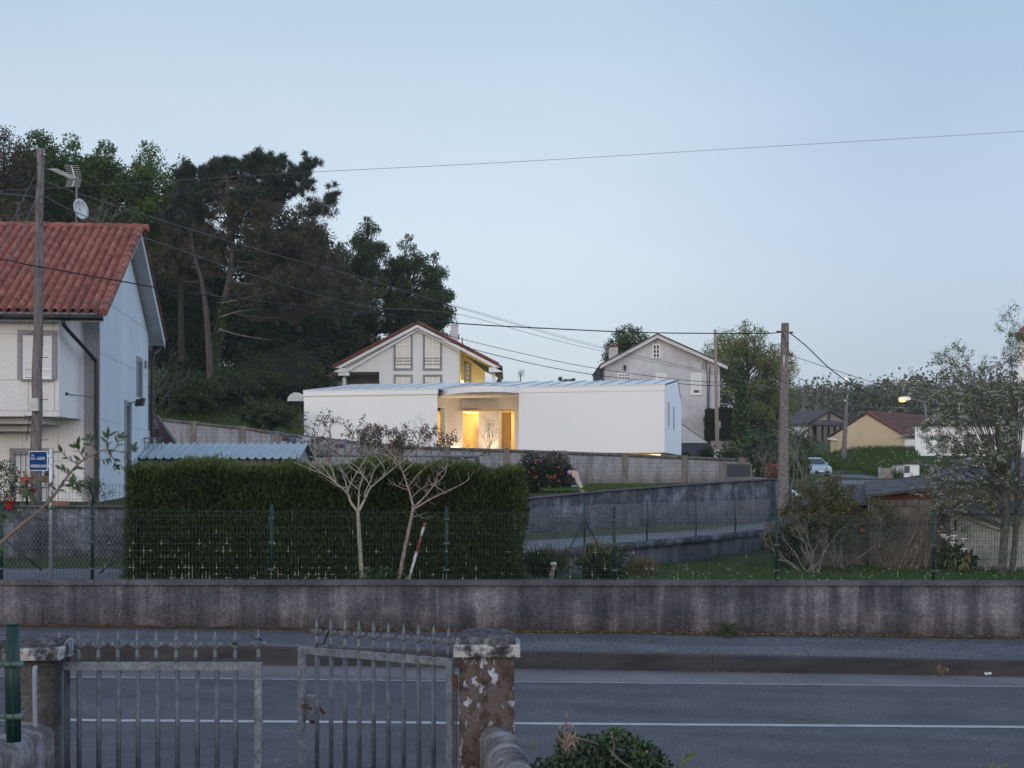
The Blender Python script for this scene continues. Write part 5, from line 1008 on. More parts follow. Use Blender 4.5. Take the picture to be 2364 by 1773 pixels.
# side openings
def side_open(y0, y1, z0, z1, name, fw=.14):
    m = MB(TL); m.box(.002,.02,y0-fw,y0,z0,z1+fw); m.box(.002,.02,y1,y1+fw*.6,z0,z1+fw); m.box(.002,.02,y0,y1,z1,z1+fw); o = m.build(name, m_granite, lh)
    m = MB(TL); m.box(.0015,.006,y0,y1,z0,z1); m.build('reveal', M(name+' reveal', (.1,.105,.12)), o)
    m = MB(TL); m.box(.006,.012,y0+.0,y0+.18,z0,z1); m.box(.006,.011,y1-.12,y1,z0,z1); m.build('frame', m_granite, o); return o
side_open(5.75,6.6,5.35,6.4,'window'); side_open(3.72,4.62,2.3,4.98,'door')
m = MB(TL); m.tube([(.02,4.3,5.05),(.28,4.25,5.15)], .015, 5); m.hexa([(.2,4.05,4.98),(.42,4.05,5.0),(.42,4.4,5.0),(.2,4.4,4.98),(.24,4.05,5.17),(.46,4.05,5.21),(.46,4.4,5.21),(.24,4.4,5.17)]); m.build('floodlight', m_black, lh)
m = MB(TL); m.box(.002,.06,7.05,7.25,6.3,6.52); m.build('vent', m_granite, lh)
m = MB(TL); m.tube([(-.62,-.9,5.0),(-.45,-.5,4.99),(-.1,-.1,4.97)], .01, 5); m.ball((-.62,-.92,5.0), .045, 6); m.build('cable_bracket', m_black, lh)
# roof
ye, ze_, yr, zr, yb2, zb2 = -1.6, 6.9, 3.9, 9.93, 8.5, 7.25; XO = .4
m = MB(TL); t_ = .14; m.prism([(W0,ye,ze_-t_),(W0,yr,zr-t_),(W0,yb2,zb2-t_),(W0,yb2,zb2-.02),(W0,yr,zr-.02),(W0,ye,ze_-.02)], (XO-.02-W0,0,0)); rf = m.build('roof', m_soffit, lh)
nu = 690; nc = 15; wv = 4; sl = math.hypot(yr-ye, zr-ze_); dy, dz = (yr-ye)/sl, (zr-ze_)/sl; V = []; xs = np.linspace(W0, XO, nu); cl_n = sl/nc
rows = []
for c in range(nc): rows += [(c*cl_n, .03), (c*cl_n+.008, .056), ((c+1)*cl_n-.004, .012)]
rng = np.random.default_rng(3); colj = rng.normal(size=80)*.006
for s_, h0 in rows:
    for x in xs:
        ph = (x-W0)/.215; u = ph-math.floor(ph); up = math.sin(math.pi*min(1,u/.66))**.7 if u < .66 else -.9*math.sin(math.pi*(u-.66)/.34)**.7
        cidx = int(s_/cl_n+1e-6); jj = .012*math.sin(cidx*12.9+math.floor(ph)*78.2); hh = h0+.078*up+.03; V.append(L_(x+jj*.0, ye+dy*(s_-.05+jj)-dz*hh*0, ze_+dz*(s_-.05+jj)+hh))
nR = len(rows); Q = [(r*nu+i, r*nu+i+1, (r+1)*nu+i+1, (r+1)*nu+i) for r in range(nR-1) for i in range(nu-1)]
npmesh('roof_tiles', [tuple(v) for v in V], Q, m_tile, rf)
m = MB(TL)
for c in range(nc): s0, s1 = c*cl_n, (c+1)*cl_n; m.tube([(XO,ye+dy*(s0-.06),ze_+dz*(s0-.06)+.055),(XO,ye+dy*(s1+.02),ze_+dz*(s1+.02)+.035)], [.11,.095], 8)
m.build('verge_tiles', m_tile, rf)
m = MB(TL)
for i in range(30): x = W0+i*.42; m.tube([(x,yr,zr+.05),(x+.44,yr,zr+.04)], [.12,.105], 8)
m.build('ridge_tiles', m_tile, rf)
m = MB(TL); m.prism([(W0,yr,zr+.03),(W0,yb2+.05,zb2+.03),(W0,yb2+.05,zb2-.0),(W0,yr,zr)], (XO+.08-W0,0,0)); m.build('rear_tiles', m_tile, rf)
m = MB(TL); rk = .02
m.prism([(XO-.018,ye-.02,ze_-.2),(XO-.018,yr,zr-.22),(XO-.018,yr,zr-.0),(XO-.018,ye-.02,ze_-.03)], (.03,0,0)); m.prism([(XO-.018,yr,zr-.22),(XO-.018,yb2,zb2-.22),(XO-.018,yb2,zb2+.02),(XO-.018,yr,zr-.0)], (.03,0,0)); m.build('barge_board', m_sidewall, rf)
gut = MB(TL)
for i in range(16): x0 = W0+i*.775; gut.tube([(x0,ye-.1,ze_-.1),(x0+.772,ye-.1,ze_-.1)], .075, 10)
gut.build('gutter', m_black, rf, True)
m = MB(TL); m.box(W0,XO-.03,ye-.0,ye+.025,ze_-.2,ze_-.03); m.build('fascia', m_white, rf)
m = MB(TL); m.tube(smooth([(-.55,ye-.05,ze_-.2),(-.5,ye+.1,ze_-.35),(-.12,-.16,5.95),(-.06,-.13,5.7),(-.06,-.13,4.),(-.06,-.13,2.1)],4), .05, 8); m.build('downpipe', m_black, lh, True)
m = MB(TL); m.tube(smooth([(.25,yb2-.1,zb2-.25),(.2,8.2,6.9),(.12,7.85,6.6),(.1,7.84,5.),(.1,7.84,2.2)],4), .05, 8); m.build('downpipe', m_black, lh, True)
# aerial and dish
an = thing('tv_aerial', 'silver television aerial on a mast above the tiled roof', 'aerial', at(177,522,40)); Ya = 39.95; m = MB(); m.tube([at(176.5,524,Ya),at(177,408,Ya)], .03, 6); m.build('mast', m_galv, an)
m = MB(); 
def ary(c0, c1, n, hw, r=.006):
    c0, c1 = Vector(c0), Vector(c1); m.tube([c0,c1], .012, 4)
    for i in range(n): q = c0.lerp(c1, i/(n-1)); m.tube([q+Vector((-hw[0],-hw[1],-hw[2])), q+Vector((hw[0],hw[1],hw[2]))], r, 4)
ary(at(172,412,Ya), at(122,390,Ya-.9), 16, (.13,-.02,.0)); ary(at(172,408,Ya), at(165,382,Ya), 7, (.19,.05,0.0)); ary(at(172,414,Ya), at(167,431,Ya), 7, (.19,.05,0.0)); m.build('elements', m_alu, an)
ds = thing('satellite_dish', 'weathered white satellite dish beside the aerial mast', 'satellite dish', at(188,483,Ya)); q = at(187,483,Ya-.1); ax = Vector((.86,-.5,.18)).normalized(); u_ = ax.cross(Vector((0,0,1))).normalized(); v_ = u_.cross(ax); m = MB(); V = []; k = 20
for r, dd in ((0,-.06),(.12,-.05),(.22,-.025),(.3,.01)):
    for j in range(k): a = 6.283*j/k; V.append(q+u_*r*.92*math.cos(a)+v_*r*math.sin(a)+ax*dd)
for r, dd in ((.3,.0),(.0,-.075)):
    for j in range(k): a = 6.283*j/k; V.append(q+u_*r*.92*math.cos(a)+v_*r*math.sin(a)+ax*dd)
m.add(V, [(r*k+j,r*k+(j+1)%k,(r+1)*k+(j+1)%k,(r+1)*k+j) for r in range(5) for j in range(k)]); m.build('reflector', M('streaked dish', (.42,.44,.46), (.6,.62,.64), 9, .6), ds, True)
m = MB(); e = q-v_*.3+ax*.05; m.tube(smooth([e, e+ax*.25-v_*.03, e+ax*.42+v_*.06]), .012, 5); m.ball(e+ax*.43+v_*.07, .035, 6); m.tube([q-ax*.06, at(177.5,480,Ya)], .03, 5); m.build('feed_arm', m_rust, ds)
# outside stair with tiled lean-to and railing behind the house
so_ = thing('stair_shelter', 'small sloping clay tiled shelter behind the tiled house', 'shelter', at(375,1025,45)); m = MB(); a = [at(344,957,46),at(365,959,46),at(410,1026,44.2),at(380,1032,44.2)]; m.prism(a, (0,.25,-.12)); m.build('roof', M('mossy old tiles', (.05,.028,.024), (.09,.05,.04), 4), so_); m = MB()
for k in range(7): t = k/7; m.box(at(349+t*38,0,45.5).x-.16,at(349+t*38,0,45.5).x+.16,45.2,45.6,zof(978+t*60,45.4),zof(970+t*60,45.4))
m.tube([at(364,961,45.3),at(410,1028,44.1)], .045, 6); m.build('rafter', m_greytwig, so_)
rl = thing('balcony_railing', 'dark iron railing with rings at the rear of the tiled house', 'railing', at(340,1022,43)); m = MB(); m.tube([at(305,1011,42.5),at(374,1012,43.5)], .02, 5); m.tube([at(305,1021,42.5),at(374,1022,43.5)], .014, 5)
for k in range(8): px = 305+k*9.8; m.tube([at(px,1011,42.6),at(px,1036,42.6)], .01, 4)
for px in (332,352,365): m.tube([at(px+2.6*math.cos(a/10*6.283),1016+2.6*math.sin(a/10*6.283),42.5) for a in range(11)], .008, 4)
m.build('bars', m_galvdark, rl)
# ================================================================ white modern house
RW = math.atan(.25); TW = Matrix.Translation((8.255,77,0)) @ Matrix.Rotation(-RW,4,'Z')      # local x to the right (0 = right front corner), y into the depth
wh = thing('white_house', 'long low white modern house with zinc roof and lit curved porch', 'house', TW @ Vector((-10,0,4.3)))
LW_ = 20.9; zb, zt_ = 4.36, 8.2; xL1 = -12.85; xR1 = -8.12; D_ = 7.2; yr = 5.5; zr_l, zr_r = 8.93, 8.86
m = MB(TW)
m.box(xR1, 0, 0, D_, 4.52, zt_-.3); m.prism([(-LW_,.04,4.3),(xL1,.04,4.3),(xL1-2.6,D_,4.3),(-LW_,D_,4.3)], (0,0,zt_-.32-4.3))
m.prism([(-.001,0,zt_-.32),(-.001,D_,zt_-.32),(-.001,D_,7.5),(-.001,yr,zr_r-.12),(-.001,0,zt_-.08)], (-.25,0,0)); m.build('wall', m_render_white, wh)
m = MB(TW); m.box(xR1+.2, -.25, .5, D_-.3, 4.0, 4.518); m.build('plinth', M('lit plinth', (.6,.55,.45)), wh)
# fascia along the fronts and the curved porch
def arcpts(n=14):      # plan of the curved roof edge between the two blocks
    o = []
    pts = [(1011.5,82.2),(1016,81.7),(1024,81.0),(1036,80.2),(1050,79.5),(1070,78.75),(1095,78.15),(1125,77.9),(1158,78.0),(1182,78.45)]
    for px, Y in pts: v = TW.inverted() @ Vector((xof(px,Y),Y,0)); o.append((v.x, v.y))
    o.append((xR1,-.031)); return o
fz0, fz1 = zt_-.32, zt_
m = MB(TW); m.box(-LW_-.02, xL1, -.03, .25, fz0, fz1); m.box(xR1, .02, -.03, .25, fz0, fz1)
A = arcpts()
for (a, b) in zip(A[:-1], A[1:]): m.hexa([(a[0],a[1],fz0-.02),(b[0],b[1],fz0-.02),(b[0],b[1]+.2,fz0-.02),(a[0],a[1]+.2,fz0-.02),(a[0],a[1],fz1+.02),(b[0],b[1],fz1+.02),(b[0],b[1]+.2,fz1+.02),(a[0],a[1]+.2,fz1+.02)])
m.build('fascia', m_render_white, wh)
m = MB(TW); V = []; A2 = A
for (x, y) in A: V += [(x,y+.02,fz0+.0),(min(x,xR1)-.5*(x < xR1),6.2 if x < xR1 else .05,fz0+.0)]
m.add(V, [(2*i,2*i+2,2*i+3,2*i+1) for i in range(len(A)-1)]); m.build('porch_ceiling', m_render_white, wh)
# roof
m = MB(TW); k = len(A); xs_ = [-LW_-.03, xL1]+[a[0] for a in A[1:-1]]+[xR1, .03]
fy = {xL1: 0.0}
front = [(-LW_-.03,-.05),(xL1,-.05),(xL1+.001,A[0][1])]+A[1:-1]+[(xR1,-.05),(.03,-.05)]
V = []
for x, y in front:
    t = (x+LW_)/LW_; zr_ = zr_l+(zr_r-zr_l)*t; zy = zt_+.03; xr_ = x if x > -LW_ else x+2.9*0
    V += [(x,y,zy),(min(x,.03)+ (1.1 if x < -LW_ else 0),yr,zr_),(x,D_+.05,7.6),(x,y,zy-.05)]
n = len(front); Q = []
for i in range(n-1): Q += [(4*i,4*i+4,4*i+5,4*i+1),(4*i+1,4*i+5,4*i+6,4*i+2),(4*i+3,4*i+7,4*i+4,4*i)]
m.add(V, Q); m.build('roof', m_zinc, wh)
m = MB(TW)
for i in range(22):
    x = -LW_+.9+i*.97
    if x > -.2: break
    y0 = 0.
    for (a, b) in zip(A[:-1], A[1:]):
        if a[0] <= x <= b[0]: y0 = a[1]+(b[1]-a[1])*(x-a[0])/(b[0]-a[0])
    z0 = zt_+.03; m.hexa([(x-.02,y0,z0-.01),(x+.02,y0,z0-.01),(x+.02,yr,8.88),(x-.02,yr,8.88),(x-.02,y0,z0+.05),(x+.02,y0,z0+.05),(x+.02,yr,8.94),(x-.02,yr,8.94)])
m.build('roof_seam', M('zinc seams', (.4,.45,.48)), wh)
m = MB(TW); m.bbox(-6.6,-5.6,3.0,4.0,8.4,8.62,.03); m.build('skylight', m_render_white, wh)
# side windows on the right gable, one coloured warm as if lit, one cool
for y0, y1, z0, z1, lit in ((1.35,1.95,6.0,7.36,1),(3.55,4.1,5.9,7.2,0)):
    m = MB(TW); m.box(.003,.012,y0,y1,z0,z1); o = m.build('window', M('side lit tone %d' % lit, (.55,.46,.36) if lit else (.4,.45,.5)), wh); m = MB(TW); m.box(.002,.05,y0-.06,y1+.06,z0-.08,z0); m.build('sill', m_render_white, o)
# porch wall (curved) with three doorways, lit rooms behind
def wray(px, Y): return TW.inverted() @ Vector((xof(px,Y),Y,0))
cols = [(1008,81.4),(1011,81.7),(1027,83.0),(1033,83.3),(1050,83.8),(1069.5,84.1),(1104.5,84.1),(1128,83.8),(1151.5,83.4),(1187.5,82.6),(1199,82.3)]
cw = [wray(*c) for c in cols]; zf = 4.42
hd = {1:(940,), 5:(943,), 8:(944.5,)}
m = MB(TW); th_ = .3
for i in range(len(cols)-1):
    a, b = cw[i], cw[i+1]; d = (b-a).normalized(); nn = Vector((-d.y,d.x,0))*th_; top = fz0+.02
    z0 = zf if i not in hd else zof(hd[i][0], (cols[i][1]+cols[i+1][1])/2)
    if i in (3,): pass
    m.hexa([(a.x,a.y,z0),(b.x,b.y,z0),(b.x+nn.x,b.y+nn.y,z0),(a.x+nn.x,a.y+nn.y,z0),(a.x,a.y,top),(b.x,b.y,top),(b.x+nn.x,b.y+nn.y,top),(a.x+nn.x,a.y+nn.y,top)])
m.build('porch_wall', m_render_white, wh)
m = MB(TW); m.box(xL1-.5,xR1+.3,-.05,D_,4.0,zf); m.build('porch_floor', M('porch slab', (.5,.49,.47)), wh)
m_room = M('warm room plaster', (.72,.6,.36), (.76,.64,.4), 1, .8); m_woodroom = M('birch panelling', (.58,.38,.15), (.66,.45,.2), 2, .6, stretch=(6,6,.6))
m = MB(TW); yb_ = 7.3; m.box(-14.6,-7.3,yb_,yb_+.1,4.2,7.6); m.box(-14.6,-7.3,4.0,yb_,zf-.06,zf+.005); m.box(-14.7,-14.6,2.5,yb_,4.2,7.6); m.box(-7.3,-7.2,2.5,yb_,4.2,7.6); m.box(-14.6,-7.3,3.9,yb_,7.1,7.2); m.build('room', m_room, wh)
# door leaves and joinery in the doorways
def inwall(px, Y, dy): v = wray(px, Y); return Vector((v.x, v.y+dy, 0))
m = MB(TW); a = inwall(1024.5,83.0,.1); m.box(a.x-.05,a.x+.03,a.y,a.y+.1,zf,zof(940,83)); m.build('door_frame', M('dark timber', (.12,.07,.03)), wh)
dr = MB(TW); a = inwall(1071,84.2,1.3); dr.box(a.x+.2,a.x+.95,a.y,a.y+.05,zf,zf+2.05); d2 = dr.build('door', M('pale inner door', (.72,.6,.36)), wh)
dr = MB(TW); a, b = inwall(1152,83.4,.75), inwall(1170,83.2,.75); dr.box(a.x-.3,b.x,a.y,a.y+.06,zf,7.05); d3 = dr.build('door', m_woodroom, wh); dr = MB(TW); dr.box(b.x-.0,b.x+.035,a.y-.03,a.y+.07,zf,7.05); dr.build('edge', M('dark edge', (.15,.08,.03)), d3)
ch = thing('chair', 'slatted pale chair standing just inside the right porch doorway', 'chair', TW @ (inwall(1156,83.4,.45)+Vector((0,0,zf)))); m = MB(TW); a = inwall(1157.5,83.3,.35)
for sx in (0,.4):
    for sy in (0,.34): m.box(a.x+sx-.02,a.x+sx+.02,a.y+sy-.02,a.y+sy+.02,zf,zf+(.45 if sy == 0 else .98))
m.box(a.x-.03,a.x+.43,a.y-.03,a.y+.38,zf+.44,zf+.48)
for k in range(4): m.box(a.x,a.x+.4,a.y+.33,a.y+.355,zf+.55+k*.115,zf+.61+k*.115)
m.build('frame', M('pale chair wood', (.75,.6,.36)), ch)
def lamp(name, kind, loc, en, col, size=.1, **k):
    l = bpy.data.lights.new(name, kind); l.energy = en; l.color = col
    if kind == 'AREA': l.size = size
    elif kind != 'SUN': l.shadow_soft_size = size
    for a, v in k.items(): setattr(l, a, v)
    o = bpy.data.objects.new(name, l); o.location = loc; COL.objects.link(o); return o
warm = (1., .66, .28)
for x, y, e in ((-12.9,4.9,60),(-12.4,6.2,40),(-11.2,6.1,62),(-8.6,5.6,62)): lamp('room_light', 'POINT', TW @ Vector((x,y,6.85)), e*1.1*LAMP, warm, .12)
m = MB(TW)
for x, y in ((-12.6,5.6),(-11.2,6.1),(-8.6,5.6)): m.tube([(x,y,7.095),(x,y,7.06)], .1, 12)
m.build('ceiling_lamp', ME('lit lamp glass', (1.,.75,.4), 3.), wh)
# floor uplight against the porch wall
q = TW @ (inwall(1053,84.0,-.42)+Vector((0,0,zf))); ul = thing('uplight', 'small lit floor spotlight washing the porch wall', 'lamp', q); m = MB(); m.tube([q,q+Vector((0,0,.1))], .06, 10); m.build('body', m_black, ul); m = MB(); m.tube([q+Vector((0,0,.1)),q+Vector((0,0,.104))], .05, 10); m.build('lens', ME('lit lens', (1.,.8,.5), 12.), ul)
lo = lamp('uplight_beam', 'SPOT', q+Vector((0,-.02,.14)), 150*LAMP, (1.,.66,.36), .12, spot_size=math.radians(140), spot_blend=.9); lo.rotation_euler = Vector((0,-.12,-1.)).to_track_quat('Z','Y').to_euler()
lo.parent = ul; lo.matrix_parent_inverse = WORLD[ul.name].inverted()
q = TW @ (inwall(1128,83.5,-.45)+Vector((0,0,zf))); u2 = thing('uplight', 'second floor spotlight under the porch shrub', 'lamp', q); m = MB(); m.tube([q,q+Vector((0,0,.1))], .06, 10); m.build('body', m_black, u2)
m = MB(); m.tube([q+Vector((0,0,.1)),q+Vector((0,0,.104))], .045, 10); m.build('lens', ME('lit lens two', (1.,.8,.5), 6.), u2)
l2 = lamp('uplight_beam', 'SPOT', q+Vector((0,-.02,.14)), 75*LAMP, (1.,.66,.36), .12, spot_size=math.radians(130), spot_blend=.9); l2.rotation_euler = Vector((0,-.3,-1.)).to_track_quat('Z','Y').to_euler(); l2.parent = u2; l2.matrix_parent_inverse = WORLD[u2.name].inverted()
# warm strip under the raised right end
m = MB(TW); m.box(-2.6,-.3,.49,.498,4.34,4.42); m.build('light_strip', ME('warm led strip', (1.,.6,.25), 9.), wh)
q = TW @ Vector((-9.75,1.5,zf)); openbush('porch_shrub', 'sparse multi stemmed shrub lit from below in the porch', at(1127,1043,82.2), 2.35, 1.25, 6, 90, .08, l_bronze, m_palebark, 'shrub', .45, 2, .022, .35)
# ================================================================ cream house behind
Yh = 100.; ch_ = thing('cream_house', 'pale cream gabled house with red tile roof behind the white house', 'house', at(950,960,Yh))
def Z(x, y, Y=Yh): return at(*Z8(x, y), Y)
base_z = 6.0
g = [Z(545,578),Z(545,520),Z(1160,200),Z(1513,388),Z(1513,600)]
m = MB(); x0 = Z(832,0).x; ztop = Z(0,584).z
poly = [Vector((x0,Yh,base_z)),Vector((x0,Yh,ztop)),Z(520,584),Z(545,520),Z(1160,196),Z(1513,388),Vector((Z(1513,0).x,Yh,base_z))]
m.prism(poly, (0,9.,0)); m.build('wall', m_cream, ch_)
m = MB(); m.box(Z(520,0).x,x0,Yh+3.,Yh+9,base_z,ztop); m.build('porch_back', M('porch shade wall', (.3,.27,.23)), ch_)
m = MB(); a = Z(520,585); m.box(a.x,a.x+.22,Yh+.02,Yh+.3,base_z,ztop); m.build('porch_post', m_cream, ch_)
m = MB(); a, b = Z(660,660), Z(828,682); m.box(a.x,b.x,Yh+2.9,Yh+2.98,b.z-.6,a.z); m.build('porch_window', m_glasspale, ch_)
# roof: two slabs with tile edge, white barge, overhang in front
apx, lft, rgt = Z(1160,168), Z(445,545), Z(1880,540)
m = MB(); y0 = Yh-.55
def slab(m, a, b, th, y0, y1, lift=0.): m.prism([Vector((a.x,y0,a.z+lift)),Vector((b.x,y0,b.z+lift)),Vector((b.x,y0,b.z+lift-th)),Vector((a.x,y0,a.z+lift-th))], (0,y1-y0,0))
slab(m, lft, apx, .16, y0, Yh+9.4); slab(m, apx, rgt, .16, y0, Yh+9.4); rf = m.build('roof', m_tiledark, ch_)
m = MB(); 
for a, b in ((lft, apx), (apx, rgt)):
    L = (b-a).length
    for k in range(int(L/.32)): t = k*.32/L; q = a.lerp(b,t); e = a.lerp(b,min(1,t+.34/L)); m.tube([Vector((q.x,y0+.03,q.z+.02)),Vector((e.x,y0+.03,e.z+.02))], .085, 7)
m.build('verge_tiles', m_tileflat, rf)
m = MB(); slab(m, lft, apx, .22, y0+.03, y0+.3, -.16); slab(m, apx, rgt, .22, y0+.03, y0+.3, -.16); slab(m, lft+Vector((.6,0,0)), apx, .18, Yh-.25, Yh-.004, -.38); slab(m, apx, apx.lerp(rgt,.5), .18, Yh-.25, Yh-.004, -.38)
a = Z(445,545); m.box(a.x,a.x+.95,y0+.03,Yh+.3,a.z-.38,a.z-.1); m.box(a.x+.35,a.x+1.1,y0+.1,Yh+.3,a.z-.62,a.z-.38); b = Z(1880,540); m.box(b.x-.95,b.x,y0+.03,Yh+.3,b.z-.42,b.z-.1); m.build('barge_board', m_white, rf)
# right porch: return wall and sloping soffit coloured yellow for the lamp glow, post
m = MB(); a = Z(1515,0); m.box(a.x,a.x+.06,Yh,Yh+6.,base_z,Z(0,400).z); ww = Z(1727,0).x; m.prism([Vector((a.x+.06,Yh+2.2,base_z)),Vector((ww,Yh+2.2,base_z)),Vector((ww,Yh+2.2,Z(0,560).z)),Vector((a.x+.06,Yh+2.2,Z(0,396).z))], (0,.2,0)); m.build('return_wall', m_yellowlit, ch_)
m = MB(); slab(m, Z(1515,392), Z(1880,560), .05, Yh+.1, Yh+9., -.05); m.build('soffit', m_yellowlit, ch_)
m = MB(); a = Z(1790,600); m.box(a.x,a.x+.25,Yh,Yh+.25,base_z,Z(0,560).z); m.build('porch_post', m_white, ch_)
m = MB(); a, b = Z(1545,468), Z(1605,670); m.prism([Vector((a.x,Yh+2.15,b.z-.3)),Vector((b.x,Yh+2.15,b.z-.3)),Vector((b.x,Yh+2.15,Z(0,492).z)),Vector((a.x,Yh+2.15,a.z))], (0,.04,0)); w_ = m.build('window', m_granite, ch_)
m = MB(); m.box(a.x+.1,b.x-.1,Yh+2.13,Yh+2.148,b.z-.2,a.z-.25); m.build('pane', m_glassdark, w_); m = MB()
for k in range(6): z = b.z-.2+k*.32; m.box(a.x+.1,b.x-.1,Yh+2.115,Yh+2.128,z,z+.03)
for k in range(1,3): x = a.x+.1+(b.x-a.x-.2)*k/3; m.box(x-.012,x+.012,Yh+2.114,Yh+2.127,b.z-.2,a.z-.25)
m.build('glazing_bar', m_frame, w_)
m = MB(); a = Z(1840,550); m.box(a.x,a.x+.32,Yh-.2,Yh-.1,a.z-.85,a.z); m.build('shutter_leaf', M('brown shutter', (.12,.09,.04)), ch_)
q = Z(1522,664)+Vector((.25,.6,0)); lamp('porch_lamp_light', 'POINT', q, 30*LAMP, (1.,.72,.3), .08); m = MB(); m.ball(q+Vector((-.12,-.1,0)), .09, 8); m.build('wall_lamp', ME('lit wall lamp', (1.,.85,.5), 4.), ch_)
# windows of the gable
def gwin(x0, x1, y0, y1, slope=0., rail=True, lower=False):
    a, b = Z(x0,y0), Z(x1,y1); fw = .15; zl = a.z if slope <= 0 else a.z; 
    tl = Z(x0, y0+(slope if slope > 0 else 0)); tr = Z(x1, y0+(-slope if slope < 0 else 0))
    m = MB(); Y1 = Yh-.07; zb_ = b.z
    def bar(p): m.prism([Vector((x,Y1,z)) for x, z in p], (0,.066,0))
    bar([(tl.x,zb_),(tl.x+fw,zb_),(tl.x+fw,tl.z+(tr.z-tl.z)*fw/(tr.x-tl.x)),(tl.x,tl.z)]); bar([(tr.x-fw,zb_),(tr.x,zb_),(tr.x,tr.z),(tr.x-fw,tr.z-(tr.z-tl.z)*fw/(tr.x-tl.x))])
    if lower: bar([(tl.x+fw,tl.z-fw),(tr.x-fw,tr.z-fw),(tr.x-fw,tr.z),(tl.x+fw,tl.z)])
    if not lower: bar([(tl.x+fw,zb_),(tr.x-fw,zb_),(tr.x-fw,zb_+fw),(tl.x+fw,zb_+fw)])
    o = m.build('window', m_granite, ch_); m = MB(); s_ = (tr.z-tl.z)/(tr.x-tl.x); gl = tl.z+s_*fw-.02-(fw if lower else 0); gr = tr.z-s_*fw-.02-(fw if lower else 0)
    m.prism([(tl.x+fw,Yh-.03,zb_+fw),(tr.x-fw,Yh-.03,zb_+fw),(tr.x-fw,Yh-.03,gr),(tl.x+fw,Yh-.03,gl)], (0,.026,0)); m.build('pane', m_glasspale, o)
    m = MB(); xm = (tl.x+tr.x)/2
    for x, w in ((tl.x+fw+.03,.05),(xm,.045),(tr.x-fw-.03,.05)): m.box(x-w,x+w,Yh-.055,Yh-.031,zb_+fw,min(gl,gr)+abs(gl-gr)*((x-tl.x)/(tr.x-tl.x) if gr > gl else 1-(x-tl.x)/(tr.x-tl.x)))
    m.box(tl.x+fw,tr.x-fw,Yh-.056,Yh-.032,zb_+fw,zb_+fw+.09)
    if not lower: zt2 = Z(0,355).z; m.box(tl.x+fw,tr.x-fw,Yh-.057,Yh-.033,zt2-.04,zt2+.04)
    m.build('frame', m_frame, o)
    if rail and not lower:
        m = MB()
        for y in (468,492,520): z = Z(0,y).z; m.tube([(tl.x+.05,Yh-.1,z),(tr.x-.05,Yh-.1,z)], .018, 5)
        m.build('railing', m_galvdark, o)
gwin(955,1116,243,572, slope=88); gwin(1204,1366,236,572, slope=-86); gwin(955,1116,607,760, lower=True); gwin(1204,1366,607,760, lower=True)
m = MB(); a, b = Z(1436,340), Z(1496,178); m.box(a.x,b.x,Yh+1.,Yh+1.6,a.z-.5,b.z); m.box(a.x-.04,b.x+.04,Yh+.96,Yh+1.64,b.z,b.z+.06); c1 = m.build('chimney', m_soffit, rf); m = MB(); m.tube([(b.x-.1,Yh+1.3,b.z),(b.x-.1,Yh+1.3,b.z+.35)], .03, 5); m.tube([(a.x,Yh+1.3,b.z+.1),(b.x,Yh+1.3,b.z+.1)], .03, 5); m.build('cowl', m_black, c1)
ds2 = thing('satellite_dish', 'small grey satellite dish right of the cream house chimney', 'satellite dish', Z(1540,350)); m = MB(); q = Z(1532,322)+Vector((0,1.2,0)); m.tube([q+Vector((-.03,0,0)),q+Vector((.03,0,0))], [.38,.4], 14); m.tube([q,q+Vector((.3,-.2,-.35)),q+Vector((.55,-.2,-.3))], .02, 4); m.tube([q,q+Vector((0,0,-.6))], .03, 4); m.build('reflector', m_galvdark, ds2)
# left wing with hipped roof
m = MB(); a, b = Z(345,620), Z(525,760); m.box(a.x,b.x,Yh+3.2,Yh+8,base_z,a.z); wg = m.build('wing', m_cream, ch_); m = MB(); a, b, c = Z(290,612), Z(432,535), Z(540,612); p = [(a.x,Yh+2.4,a.z),(c.x+.2,Yh+2.4,c.z),(c.x+.2,Yh+9,c.z),(a.x,Yh+9,a.z),(b.x,Yh+5.,b.z+.4),(c.x+.2,Yh+5.,b.z+.4)]; m.add(p, [(0,1,5,4),(1,2,5),(2,3,4,5),(3,0,4),(0,3,2,1)]); m.build('roof', m_tileflat, wg); m = MB(); m.box(a.x-.03,c.x+.2,Yh+2.3,Yh+2.39,a.z-.12,a.z+.03); m.build('gutter', m_black, wg); m = MB(); q = Z(418,675); m.box(q.x,q.x+1.2,Yh+3.15,Yh+3.19,q.z-.9,q.z); m.build('window', m_granite, wg)
# ================================================================ grey rendered house
Yh2 = 105.
def Zg(x, y, Y=Yh2): return at(*Z2(x, y), Y)
gh = thing('grey_house', 'grey cement rendered house with gabled roof right of the white house', 'house', Zg(1350,1290)); zb_ = 4.6
m = MB(); m.prism([Vector((Zg(903,0).x,Yh2,zb_)),Zg(903,520),Zg(1350,285),Zg(1803,478),Vector((Zg(1788,0).x,Yh2,zb_))], (0,10,0)); m.build('wall', m_greyhouse, gh)
m = MB(); a, b = Zg(1790,480), Zg(1888,900); m.prism([(a.x,Yh2+.05,b.z),(b.x,Yh2+.05,b.z),(b.x,Yh2+.05,Zg(0,530).z),(a.x,Yh2+.05,a.z)], (0,9.5,0)); m.build('side_gallery', m_greyhouse, gh); m = MB(); m.box(a.x,b.x+.1,Yh2-.02,Yh2+9.7,b.z-.12,b.z); m.box(b.x,b.x+.08,Yh2+.3,Yh2+9,b.z,Zg(0,560).z); m.build('gallery_trim', m_darkgrey, gh)
